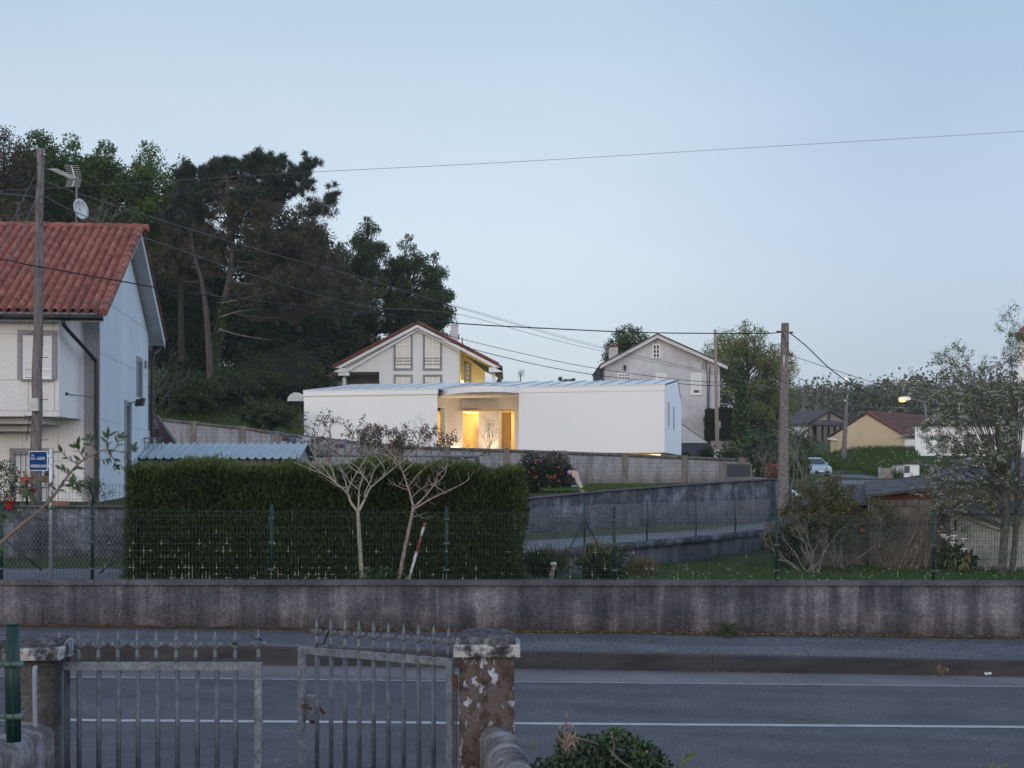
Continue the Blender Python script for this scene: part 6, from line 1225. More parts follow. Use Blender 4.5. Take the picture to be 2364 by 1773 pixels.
ap, lf, rg = Zg(1350,262), Zg(866,522), Zg(1945,528); m = MB(); y0 = Yh2-.5; slab(m, lf, ap, .12, y0, Yh2+10.3, .02); slab(m, ap, rg, .12, y0, Yh2+10.3, .02); rf2 = m.build('roof', m_slate, gh); m = MB(); slab(m, lf, ap, .24, y0+.02, Yh2+.0-.004, -.1); slab(m, ap, rg, .24, y0+.02, Yh2-.004, -.1); m.build('barge_board', M('beige board', (.55,.535,.52), (.62,.6,.59)), rf2)
m = MB(); a = Zg(872,530); m.tube([(a.x,Yh2-.3,a.z),(a.x,Yh2+9,a.z)], .09, 6); m.build('gutter', m_galvdark, gh); m = MB(); q = Zg(892,560); m.tube([Vector((a.x,Yh2-.2,a.z)), Zg(893,580)+Vector((0,-.1,0)), Vector((q.x,Yh2-.1,zb_))], .06, 6); m.build('downpipe', m_galvdark, gh); m = MB(); m.box(a.x-.05,a.x+.25,Yh2+.2,Yh2+9,a.z-2.5,a.z-.1); m.build('side_panel', m_darkgrey, gh); m = MB(); q = Zg(1800,540); m.tube([Vector((q.x,Yh2-.1,q.z)), Vector((q.x-.1,Yh2-.1,Zg(0,900).z))], .05, 6); m.build('downpipe', m_galvdark, gh); m = MB(); m.tube([Zg(1772,500)+Vector((0,-.1,0)), Zg(1776,590)+Vector((0,-.1,0)), Zg(1780,890)+Vector((0,-.1,0))], .035, 5); m.build('conduit', m_galvdark, gh)
def win2(x0, x1, y0, y1, kind):
    a, b = Zg(x0,y0), Zg(x1,y1); m = MB(); w = .1
    m.box(a.x,a.x+w,Yh2-.05,Yh2-.003,b.z,a.z); m.box(b.x-w,b.x,Yh2-.05,Yh2-.003,b.z,a.z); m.box(a.x+w,b.x-w,Yh2-.05,Yh2-.003,a.z-w,a.z); m.box(a.x-.05,b.x+.05,Yh2-.09,Yh2-.003,b.z-.07,b.z); o = m.build('window', m_white, gh)
    m = MB(); m.box(a.x+w,b.x-w,Yh2-.02,Yh2-.004,b.z,a.z-w); m.build('pane' if kind != 'shut' else 'roller_shutter', m_glassdark if kind == 'bars' else m_shutter if kind == 'shut' else M('greenish pane', (.25,.3,.3)), o)
    if kind in ('bars','half'):
        m = MB()
        for i in range(1, 2 if kind == 'bars' else 4): x = a.x+w+(b.x-a.x-2*w)*i/(2 if kind == 'bars' else 4); m.box(x-.03,x+.03,Yh2-.034,Yh2-.021,b.z,a.z-w)
        for i in range(1, 3 if kind == 'bars' else 4): z = b.z+(a.z-w-b.z)*i/(3 if kind == 'bars' else 4); m.box(a.x+w,b.x-w,Yh2-.035,Yh2-.022,z-.03,z+.03)
        m.build('glazing_bar', m_frame, o)
    elif kind == 'shut':
        m = MB(); z = b.z+.35
        if y1 > 700: m.box(a.x+.2,a.x+.55,Yh2-.035,Yh2-.021,b.z+.12,b.z+.3); m.box(a.x+.62,b.x-.2,Yh2-.035,Yh2-.021,b.z+.12,b.z+.3)
        if m.v: m.build('pane', m_glassdark, o)
win2(1312,1380,348,462,'bars'); win2(1016,1131,594,690,'half'); win2(1340,1430,596,760,'shut'); win2(1641,1730,597,775,'shut')
m = MB(); a, b = Zg(962,470), Zg(1037,352); m.box(a.x,b.x,Yh2+2.,Yh2+2.9,a.z-.6,b.z-.0); c2 = m.build('chimney', m_soffit, rf2); m = MB(); m.box(a.x-.05,b.x+.05,Yh2+1.95,Yh2+2.95,b.z,b.z+.1); m.build('cap', m_tileflat, c2)
m = MB(); q = Zg(1076,552); m.tube([q+Vector((0,-.15,-.2)),q+Vector((0,-.15,.15)),q+Vector((0,-.15,.22))], [.06,.1,.02], 6); m.tube([q,q+Vector((0,-.15,-.25))], .02, 4); m.build('lantern', m_black, gh)
m = MB(); q = Zg(1755,520); m.box(q.x-.18,q.x+.12,Yh2-.15,Yh2-.005,q.z-.3,q.z+.3); q = Zg(1696,484); m.tube([q,q+Vector((0,-.15,0))], .07, 8); m.build('meter_box', M('grey enclosure', (.28,.29,.3)), gh)
Yst = 95.; sw = thing('stair_wall', 'sloping stair parapet with dark grey base beside the white house', 'wall', Zg(1700,1290,Yst)); m = MB(); m.prism([Zg(1540,1020,Yst),Zg(1785,1188,Yst),Zg(1540,1188,Yst)], (0,.3,0)); m.build('parapet', M('pale parapet', (.55,.55,.55)), sw); m = MB(); m.prism([Zg(1540,1188.5,Yst),Zg(1785,1188.5,Yst),Zg(1815,1212,Yst),Zg(1815,1320,Yst),Zg(1540,1320,Yst)], (0,.35,0)); m.build('base', m_darkgrey, sw); m = MB(); m.prism([Zg(1540,1012,Yst),Zg(1800,1190,Yst),Zg(1800,1197,Yst),Zg(1540,1019,Yst)], (0,.4,0)); m.build('coping', m_darkgrey, sw)
m = MB(); a, b = Zg(1815,1172,100), Zg(1990,1260,100); m.box(a.x,b.x,100,100.4,b.z-.5,a.z); tag(m.build('stone_wall', m_oldstone), 'low rubble stone wall behind the pinkish pole', 'wall')
# ================================================================ far houses on the right
def Zr(x, y, Y): return at(1700+x*.20344, 850+y*.20344, Y)
Y1 = 150.; oh = thing('stone_house', 'old stone house with columned porch and grey roof', 'house', Zr(1000,950,Y1)); z0 = 6.3
m = MB(); gl, gr, ga = Zr(815,640,Y1), Zr(1290,628,Y1), Zr(1050,500,Y1); m.prism([Vector((gl.x,Y1,z0)),gl,ga,gr,Vector((gr.x,Y1,z0))], (-6.,14,0)); m.build('wall', m_oldstone, oh)
m = MB(); a, b = Zr(480,625,Y1+6), Zr(812,610,Y1); m.prism([Vector((a.x-2,Y1+8,z0)),Vector((gl.x-.05,Y1+.05,z0)),Vector((gl.x-.05,Y1+.05,gl.z)),Vector((a.x-2,Y1+8,a.z))], (-.1,-.1,0)); m.build('white_wall', m_render_white, oh)
m = MB(); a = Zr(470,520,Y1+10); m.prism([gl+Vector((-.3,-.4,-.05)),ga+Vector((0,-.4,.1)),Vector((ga.x-8.5,Y1+14,ga.z+.1)),Vector((gl.x-8.5,Y1+14,gl.z-.05))], (0,0,.2)); m.prism([ga+Vector((0,-.4,.1)),gr+Vector((.4,-.4,-.05)),Vector((gr.x-8,Y1+14,gr.z)),Vector((ga.x-8.5,Y1+14,ga.z+.1))], (0,0,.2)); m.build('roof', m_slate, oh)
m = MB(); a, b = Zr(840,632,Y1), Zr(1225,640,Y1); c, d = Zr(900,600,Y1), Zr(1120,606,Y1); m.add([(a.x,Y1-2.4,a.z),(b.x,Y1-2.4,b.z),(d.x,Y1-.02,d.z+.1),(c.x,Y1-.02,c.z+.1),(a.x,Y1-2.4,a.z-.25),(b.x,Y1-2.4,b.z-.25),(b.x,Y1-.02,b.z-.2),(a.x,Y1-.02,a.z-.2)], [(0,1,2,3),(0,4,5,1),(4,7,6,5),(0,3,7,4),(1,5,6,2)]); m.build('porch_roof', m_slate, oh)
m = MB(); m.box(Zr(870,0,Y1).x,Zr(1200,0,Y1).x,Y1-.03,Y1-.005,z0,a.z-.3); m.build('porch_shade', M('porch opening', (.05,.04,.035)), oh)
for x in (888,957,1025,1090,1152,1208): q = Zr(x,640,Y1); m = MB(); m.box(q.x-.2,q.x+.2,Y1-2.3,Y1-1.95,z0,q.z-.25); m.build('column', m_blockpost, oh)
m = MB(); a = Zr(840,900,Y1); b = Zr(1225,855,Y1); m.box(a.x,b.x,Y1-2.4,Y1-2.1,z0-.5,b.z); m.build('porch_parapet', m_oldstone, oh); m = MB(); q = Zr(1050,555,Y1); m.box(q.x-.14,q.x+.14,Y1-.04,Y1-.004,q.z-.35,q.z+.35); m.build('vent', m_black, oh)
m = MB(); a, b = Zr(658,690,Y1+1.2), Zr(700,770,Y1+1.2); m.box(a.x,b.x,Y1+1.0,Y1+1.4,b.z,a.z); w_ = m.build('window', m_frame, oh); m = MB(); m.box(a.x+.12,b.x-.12,Y1+.96,Y1+.999,b.z+.1,a.z-.1); m.build('pane', M('blue pane', (.2,.28,.36)), w_)
Y2 = 125.; oc = thing('ochre_house', 'windowless ochre gable house with dark red roof by the lane', 'house', Zr(1475,1000,Y2)); z0 = 4.2; gl, gr, ga, gr0 = Zr(1032,785,Y2), Zr(1908,780,Y2), Zr(1478,524,Y2), Zr(1862,760,Y2)
sk = Vector((11.5*.78,9.5,0)); m = MB(); m.prism([Vector((Zr(1068,0,Y2).x,Y2,z0)),Vector((Zr(1068,0,Y2).x,Y2,gl.z+.1)),gl+Vector((.3,0,.0)),ga,gr,Vector((gr0.x,Y2,gr.z)),Vector((gr0.x,Y2,z0))], tuple(sk)); m.build('wall', m_ochre, oc)
m = MB(); m.prism([ga+Vector((0,-.12,.03)),gr+Vector((.12,-.12,-.02)),gr+Vector((.12,-.12,.14)),ga+Vector((0,-.12,.2))], tuple(sk)); m.prism([gl+Vector((-.1,-.12,-.02)),ga+Vector((0,-.12,.03)),ga+Vector((0,-.12,.12)),gl+Vector((-.1,-.12,.08))], tuple(sk)); rr = m.build('roof', M('dark red corrugated roof', (.07,.042,.04), (.115,.068,.062), 2.5, .85, stretch=(.6,.6,3)), oc)
m = MB(); 
for t in np.linspace(.0,.97,13): q = ga.lerp(gr,t)+Vector((.02,-.1,.2)); m.hexa([q+Vector((0,0,0)),q+Vector((.06,0,-.035)),q+sk+Vector((.06,0,-.035)),q+sk,q+Vector((0,0,.05)),q+Vector((.06,0,.02)),q+sk+Vector((.06,0,.02)),q+sk+Vector((0,0,.05))])
m.build('batten', m_tiledark, rr)
m = MB(); m.tube([ga+Vector((0,-.15,.15)),gr+Vector((.1,-.15,.08))], .09, 6); m.tube([ga+Vector((0,-.1,.2)),ga+sk+Vector((0,0,.2))], .1, 6); m.build('ridge_tiles', m_tileflat, rr); m = MB(); q = Zr(1457,925,Y2); m.box(q.x-.2,q.x+.2,Y2-.03,Y2-.002,q.z-.18,q.z+.18); m.build('vent', m_black, oc); m = MB(); a = Zr(1030,800,Y2); m.tube([a+Vector((0,-.1,0)),a+Vector((.9,-.1,-.15))], .09, 6); m.build('gutter', m_white, oc)
m = MB(); a, b = Zr(1862,795,Y2+.5), Zr(2010,960,Y2+.5); m.prism([(a.x+.02,Y2+.5,b.z-2),(b.x,Y2+.5,b.z-2),(b.x,Y2+.5,a.z-.1),(a.x+.02,Y2+.5,a.z-.1)], (2.2,5,0)); tag(m.build('annex_wall', m_render_white), 'white annex wall at the right end of the ochre house', 'annex')
Y3 = 112.; vh = thing('white_building', 'white two storey building half hidden behind the pear tree', 'building', at(2220,1030,Y3)); m = MB(); a, b = at(2112,984,Y3), at(2300,1120,Y3); m.prism([(a.x,Y3,b.z-1),(b.x,Y3,b.z-1),(b.x,Y3,a.z),(a.x,Y3,a.z)], (2.6,8,0)); m.build('wall', m_render_white, vh); m = MB(); m.prism([(a.x-.1,Y3-.2,a.z),(b.x+.2,Y3-.2,a.z),(b.x+.2,Y3-.2,a.z+.2),(a.x-.1,Y3-.2,a.z+.2)], (2.7,8.4,0)); m.build('roof', m_slate, vh)
m = MB()
for px in (2240,2280): q = at(px,1020,Y3); m.box(q.x-.5,q.x+.5,Y3-.05,Y3-.003,q.z-.9,q.z+.6)
m.build('window', m_glassdark, vh)
Y4 = 92.; kb_ = thing('white_hut', 'small white hut with narrow window beside the old stone fence', 'hut', Zr(1980,1250,Y4)); m = MB(); a, b = Zr(1908,1090,Y4), Zr(2075,1265,Y4); m.box(a.x,b.x,Y4,Y4+3,b.z-.8,a.z); m.build('wall', m_render_white, kb_); m = MB(); c = Zr(1940,1110,Y4); m.box(c.x-.2,c.x+.15,Y4-.02,Y4-.003,Zr(0,1190,Y4).z,c.z); m.build('window', m_galvdark, kb_)
m = MB(); m.box(a.x-.1,b.x+.1,Y4-.1,Y4+3.1,a.z,a.z+.1); m.build('roof', m_slate, kb_)
Y5 = 94.; sf = thing('stone_fence', 'row of old upright stone slabs fencing the grass verge', 'fence', Zr(1750,1250,Y5))
for i in range(11):
    x = 1625+i*25.5; q = Zr(x,1255,Y5); h = (1255-random.uniform(1112,1150))*.20344/F*Y5; m = MB(); m.bbox(q.x-.06,q.x+.075,Y5,Y5+.2,q.z-.4,q.z+h,.02); m.build('slab', m_shedwhite, sf)
m = MB(); a, b = Zr(1622,1140,Y5), Zr(1900,1165,Y5); m.box(a.x,b.x,Y5+.04,Y5+.14,b.z,b.z+.16); m.build('rail', m_shedwhite, sf)
Y6 = 60.; eh = thing('white_house_edge', 'tall white house with red tiled roof beyond the pear tree', 'house', at(2400,1100,Y6)); eh.name = 'corner_house'; WORLD[eh.name] = Matrix.Translation(eh.location); m = MB(); a, b = at(2350,772,Y6), at(2800,1120,Y6); m.prism([(a.x,Y6,.5),(b.x,Y6,.5),(b.x+3,Y6+9,.5),(a.x+3.4,Y6+9,.5)], (0,0,a.z-.5)); m.build('wall', m_render_white, eh); m = MB(); c = at(2338,780,Y6); d = at(2400,712,Y6); m.prism([c+Vector((0,-.4,0)),d+Vector((1.3,3.8,.2)),Vector((b.x,Y6+3.8,d.z+.2)),Vector((b.x,Y6-.4,c.z))], (0,0,.15)); m.build('roof', m_tile, eh)
m = MB(); m.box(a.x-.25,b.x,Y6-.35,Y6-.2,a.z-.14,a.z+.02); m.build('gutter', m_soffit, eh)
Y7 = 390.; rh = thing('hilltop_house', 'far red roofed house on the hill crest', 'house', Zr(1940,215,Y7)); m = MB(); a, b = Zr(1880,200,Y7), Zr(2030,240,Y7); m.box(a.x,b.x,Y7,Y7+8,a.z-3.5,a.z); m.build('wall', m_soffit, rh); m = MB(); m.prism([Zr(1862,205,Y7),Zr(1912,165,Y7),Zr(2000,180,Y7),Zr(2042,212,Y7)], (0,8,0)); m.build('roof', m_tileflat, rh)
Y8 = 230.; rh = thing('red_roofed_house', 'white walled red roofed house glimpsed behind the poplar', 'house', Zr(320,540,Y8)); m = MB(); a, b = Zr(250,515,Y8), Zr(400,560,Y8); m.box(a.x,b.x,Y8,Y8+8,a.z-6,a.z); m.build('wall', m_render_white, rh); m = MB(); m.prism([Zr(225,505,Y8),Zr(255,480,Y8),Zr(380,490,Y8),Zr(410,512,Y8)], (0,8,0)); m.build('roof', m_tileflat, rh)
# ================================================================ street lamps
Yl_ = 118.; sl_ = thing('street_lamp', 'lit street lamp on a white arm left of the pear tree', 'street lamp', at(2140,1060,Yl_)); m = MB(); a, b = at(2074,925,Yl_), at(2101,914,Yl_)
V = []
for t, hb, ht in ((0,.10,.06),(.1,.16,.17),(.5,.2,.24),(.85,.16,.2),(1,.1,.12)):
    x = a.x+(b.x-a.x)*t; zc = at(0,920.5,Yl_).z; V += [(x,Yl_-.16,zc-hb*.8),(x,Yl_+.16,zc-hb*.8),(x,Yl_+.12,zc+ht*.8),(x,Yl_-.12,zc+ht*.8)]
m.add(V, [(4*i+j,4*i+4+j,4*i+4+(j+1)%4,4*i+(j+1)%4) for i in range(4) for j in range(4)]+[(0,1,2,3),(16,17,18,19)]); m.build('lamp_head', m_white, sl_)
m = MB(); m.tube(smooth([at(2101,921,Yl_),at(2112,922,Yl_),at(2126,927,Yl_),at(2136,945,Yl_),at(2138,1062,Yl_)]), [.05,.1], 8); m.build('pole', m_galv, sl_, True); m = MB(); q = at(2083,925.5,Yl_); m.ball(q, .15, 10, (1.9,.8,.6)); m.build('lamp_glass', ME('sodium glow', (1.,.55,.14), 3.2), sl_, True)
lamp('street_light', 'POINT', q+Vector((-.1,-.35,-.3)), 26*LAMP, (1.,.6,.2), .2)
for px, py, Y, lb in ((1784.5,903.5,200,'upper orange street light behind the poplar'),(1788,917,200,'lower orange street light behind the poplar'),(1846.5,946.5,230,'orange street light left of the stone house roof'),(1870,949,230,'faint orange street light above the stone house'),(1953,874,330,'tiny street light below the hill crest'),(2072,887,360,'pale lamp beside the hilltop house'),(2112,891,380,'orange lamp at the hilltop house')):
    q = at(px,py,Y); t = thing('distant_street_lamp', lb, 'street lamp', q-Vector((0,0,5)), 'distant lit street lamps'); m = MB(); m.ball(q, .15 if Y < 300 else .17, 8); m.build('lamp_glass', ME('far sodium', (1.,.55,.16), 4.), t); m = MB(); m.tube([q-Vector((0,0,5)),q-Vector((0,0,.2))], .06, 5); m.build('pole', m_galvdark, t)
# ================================================================ cars
def car(name, label, loc, rz, body, sc=1.):
    t = thing(name, label, 'car', loc); T = Matrix.Translation(loc) @ Matrix.Rotation(rz,4,'Z') @ Matrix.Scale(sc,4)
    m = MB(T); pr = [(-2.0,.55),(-2.02,.35),(-1.9,.25),(1.9,.25),(2.02,.4),(2.0,.68),(1.9,.8),(1.2,.95),(.55,1.38),(.2,1.48),(-1.2,1.48),(-1.7,1.3),(-1.95,.95)]; hw = .84      # x forward
    V = []
    for x, z in pr: V.append((x,-hw+(.12 if z > 1. else 0)+(.05 if x > 1.85 else 0),z))
    for x, z in pr: V.append((x,hw-(.12 if z > 1. else 0)-(.05 if x > 1.85 else 0),z))
    n = len(pr); m.add(V, [tuple(range(n))[::-1], tuple(range(n,2*n))]+[(i,(i+1)%n,n+(i+1)%n,n+i) for i in range(n)]); bo = m.build('body', body, t); md = bo.modifiers.new('b','BEVEL'); md.width = .06; md.segments = 2; md.limit_method = 'ANGLE'
    m = MB(T); m.add([(1.17,-.68,.99),(1.17,.68,.99),(.6,.6,1.37),(.6,-.6,1.37)], [(0,1,2,3)]); V2 = [(x+.015,y,z+.01) for x,y,z in [(1.17,-.68,.985),(1.17,.68,.985),(.6,.62,1.36),(.6,-.62,1.36)]]; m.v = []; m.f = []; m.m = []; m.prism([T @ Vector(v) if False else Vector(v) for v in V2], (.012,0,.012)); m.build('windscreen', m_glassdark, t)
    for sy in (-1,1):
        m = MB(T); y = sy*.735; m.prism([(.75,y*1.02,1.0),(.2,y,1.36),(-1.2,y,1.36),(-1.55,y*1.02,1.02)], (0,sy*.03,0)); m.build('side_window', m_glassdark, t)
        m = MB(T); m.ball((1.9,sy*.6,.68), .14, 8, (.55,1.2,.8)); m.build('headlight', M('headlight glass', (.6,.65,.68), rough=.2), t, True)
        m = MB(T); m.bbox(.75,.92,sy*.86-.1,sy*.86+.1,.98,1.12,.03); m.build('mirror', body, t)
        for x in (-1.3,1.3):
            m = MB(T); m.disc((x,sy*.76,.31), (0,1,0), .31, .2, 18); wl = m.build('wheel', m_black, t, True); m = MB(T); m.disc((x,sy*.865,.31), (0,1,0), .19, .015, 12); m.build('hubcap', m_alu, wl)
    m = MB(T); m.bbox(1.93,2.04,-.5,.5,.34,.52,.02); m.build('grille', m_black, t); m = MB(T); m.box(2.041,2.05,-.25,.25,.42,.52); m.build('number_plate', m_signwhite, t)
    return t
m_carblue = M('pale silver blue car paint', (.36,.44,.47), (.38,.46,.49), 1, .3, .5); m_carwhite = M('white car paint', (.62,.66,.68), (.64,.68,.7), 1, .3, .5)
q = at(1870,1104,100); car('parked_car', 'pale blue small car facing down the lane near the far verge', (q.x,q.y,q.z), math.radians(-78), m_carblue, .98)
q = at(1784,1150,58.6); car('parked_car', 'white car nose showing right of the concrete pole', (q.x,q.y,1.36), math.radians(-12), m_carwhite)
# polytunnel and tv aerial behind
pt2 = thing('polytunnel', 'small white plastic tunnel on the slope left of the white house', 'polytunnel', at(682,925,90)); m = MB(); a, b = at(663,926,90), at(704,926,90); k = 10; V = []
for y in (90,96):
    for i in range(k+1): t = math.pi*i/k; V.append(((a.x+b.x)/2-(b.x-a.x)/2*math.cos(t), y, a.z+(.56)*math.sin(t)))
m.add(V, [(i,i+1,k+2+i,k+1+i) for i in range(k)]+[tuple(range(k+1))]); m.build('plastic_cover', M('milky plastic', (.42,.46,.46), (.55,.58,.58), 3), pt2)
an2 = thing('tv_aerial', 'thin rooftop aerial silhouetted between cream and grey houses', 'aerial', at(1203,885,112)); m = MB(); m.tube([at(1202,890,112),at(1202,862,112)], .05, 5); m.build('mast', m_galvdark, an2); m = MB()
for k in range(6): q = at(1197+k*2.4,862-(k-2)*.9,112); m.tube([q+Vector((0,-.05,-.28)),q+Vector((.02,.05,.3))], .02, 4)
m.tube([at(1195,863,112),at(1210,857,112)], .025, 4); m.build('elements', m_galvdark, an2)
# ================================================================ forest, hill woods
def clump_tree(name, label, base, trunk_top, clumps, nleaf, L, lmat, bmat, tr=.25, cat='tree', W=.6, group=None, sparse=1., dense_core=None, limb=.07, flat=.8, spread=.42):
    """trunk with limbs reaching every leaf clump; clumps: list of (centre, radius)"""
    base = Vector(base); top = Vector(trunk_top); t = thing(name, label, cat, base, group); m = MB(); k = 8
    bend = Vector((random.gauss(0,.3),random.gauss(0,.2),0)); P = [base.lerp(top,i/k)+bend*math.sin(math.pi*i/k) for i in range(k+1)]; P[0] = P[0]-Vector((0,0,.4))
    m.tube(P, [tr*(1-.8*i/k) for i in range(k+1)], 9)
    for c, r in clumps:
        c = Vector(c); s = along(P, min(.95,max(.25,(c.z-base.z-r*.8)/max(.1,(top.z-base.z))*.8))); mid = s.lerp(c,.5)+Vector((random.gauss(0,.3),random.gauss(0,.3),-.1*(c-s).length)); m.tube(smooth([s,mid,c],3), [limb,limb*.25], 5, False)
        for _ in range(4): e = c+Vector(unit(RG.normal(size=(1,3)))[0])*r*.85; m.tube([mid.lerp(c,random.uniform(.3,1)), e], [limb*.3,limb*.1], 4, False)
    m.build('trunk', bmat, t)
    wt = np.array([r**2 for c, r in clumps]); wt = wt/wt.sum(); C = np.array([tuple(c) for c, r in clumps]); R = np.array([r for c, r in clumps])
    idx = RG.choice(len(clumps), nleaf, p=wt); v = unit(RG.normal(size=(nleaf,3))); rad = RG.random((nleaf,1))**spread
    sub = RG.normal(size=(len(clumps)*9,3)); sub = unit(sub); cen = (np.repeat(C,9,0)+sub*np.repeat(R,9)[:,None]*np.array([1,1,flat])*.72)
    P1 = C[idx]+v*rad*R[idx][:,None]*np.array([1,1,flat]); near = RG.random(nleaf) < .6; j = idx*9+RG.integers(0,9,nleaf)
    P2 = cen[j]+RG.normal(size=(nleaf,3))*(R[idx]*.2)[:,None]; P = np.where(near[:,None], P2, P1)
    leaves('crown', P, RG.uniform(L*.6,L*1.35,nleaf), RG.uniform(L*W*.7,L*W*1.2,nleaf), lmat, t, up=.4); return t
def auto_clumps(c, rx, ry, rz, n, r0, r1, top=True):
    o = []
    for _ in range(n):
        v = unit(RG.normal(size=(1,3)))[0]; d = RG.random()**.62; x = v*d*.9*np.array([rx,ry,rz]); o.append((Vector(c)+Vector(tuple(x)), random.uniform(r0,r1)))
    return o
def btree(name, label, px, topy, basey, w, Y, lmat, nleaf, L=.36, group=None, nclump=26, low=.35, bmat=None, tr=.26, shape=1., r=(.8,1.5), lean=0):
    nleaf = int(nleaf*2.1); L = L*.66; nclump = int(nclump*1.5)
    zt = zof(topy,Y); zb = zof(basey,Y); x = xof(px,Y); rx = w/2/F*Y; rz = (zt-zb)*(1-low)/2; cz = zt-rz
    cl = []
    for _ in range(nclump):
        u = unit(RG.normal(size=(1,3)))[0]*RG.random()**.33; tz = (u[2]+1)/2; k = (1-.35*tz**2) if shape else 1
        rr = random.uniform(*r); cl.append((Vector((x+lean*tz+u[0]*rx*k*.85, Y+u[1]*rx*.9, cz+u[2]*(rz-rr*.6))), rr))
    cl.append((Vector((x+lean,Y,zt-r[0]*.7)), r[0]))
    return clump_tree(name, label, (x,Y,zb), (x+lean,Y,zt-rz*.5), cl, nleaf, L, lmat, bmat or m_bark, tr)
FG = 'trees of the wood behind the tiled house'
btree('oak_tree', 'brownish thinly leaved tree at the far left edge', 10, 285, 720, 190, 94, l_olive, 5200, .3)
btree('oak_tree', 'tall bright green tree rising behind the wooden pole top', 95, 300, 740, 150, 99, l_oak, 8000, .34)
btree('oak_tree', 'green tree with ragged top left of the television aerial', 165, 308, 760, 130, 101, l_bright, 8000, .34)
btree('oak_tree', 'broad green tree right above the satellite dish', 245, 328, 780, 170, 100, l_oak, 10000, .34)
btree('oak_tree', 'rounded bright green tree above the tiled roof ridge end', 345, 328, 800, 170, 101, l_bright, 10000, .34)
btree('oak_tree', 'green tree left of the tall pine crown', 420, 365, 820, 120, 103, l_oak, 6500, .34)
btree('thorn_tree', 'leafless brown twiggy tree behind the satellite dish', 240, 440, 640, 150, 90, l_olive, 700, .25, nclump=12, bmat=m_greytwig, tr=.12)
btree('thorn_tree', 'greyish bare tree beside the upper wooden pole', 40, 445, 620, 130, 90, l_olive, 900, .25, nclump=12, bmat=m_greytwig, tr=.12)
# dark wood interior
for px, ty, w, Y, lb in ((60,400,190,112,'dark tree in the wood behind the wooden pole'),(230,420,220,113,'dark tree in the wood behind the dish'),(390,430,200,114,'dark tree in the wood left of the pines'),(470,560,200,112,'dark tree in the wood behind the leaning pine'),(560,470,220,116,'dark tree in the wood behind the pine crown'),(650,470,200,114,'dark tree in the wood right of the pine crown'),(720,530,150,114,'dark tree between the wood and the open crowned oaks'),(600,640,220,108,'low dark tree behind the ivy clad pine'),(420,640,200,108,'low dark tree behind the leaning pine trunk'),(700,640,170,108,'low dark tree left of the cream house'),(760,700,120,110,'low dark tree just left of the cream house roof'),(340,600,160,107,'low dark tree right of the tiled roof')):
    btree('woodland_tree', lb, px, ty, 905, w, Y, l_dark, 8500, .42, nclump=30, low=.06, r=(1.,1.9), tr=.22)
btree('oak_tree', 'dark oak with jagged outline right of the pines', 715, 470, 890, 120, 108, l_dark, 7000, .32, nclump=24, low=.25)
# open crowned oaks against the sky
btree('oak_tree', 'tall open crowned oak above the cream house left slope', 850, 500, 880, 178, 113, l_open, 17000, .27, nclump=95, low=.05, r=(.4,.85), tr=.3)
btree('oak_tree', 'open crowned oak behind the cream house gable', 945, 540, 880, 165, 114, l_open, 16000, .27, nclump=90, low=.05, r=(.4,.85), tr=.26)
btree('oak_tree', 'rightmost open crowned oak beside the cream house chimney', 1006, 582, 880, 104, 115, l_open, 10000, .27, nclump=64, low=.06, r=(.4,.8), tr=.22)
btree('oak_tree', 'thin oak in the gap left of the open crowned oaks', 790, 555, 880, 120, 112, l_open, 10000, .27, nclump=40, low=.06, r=(.5,1.), tr=.2)
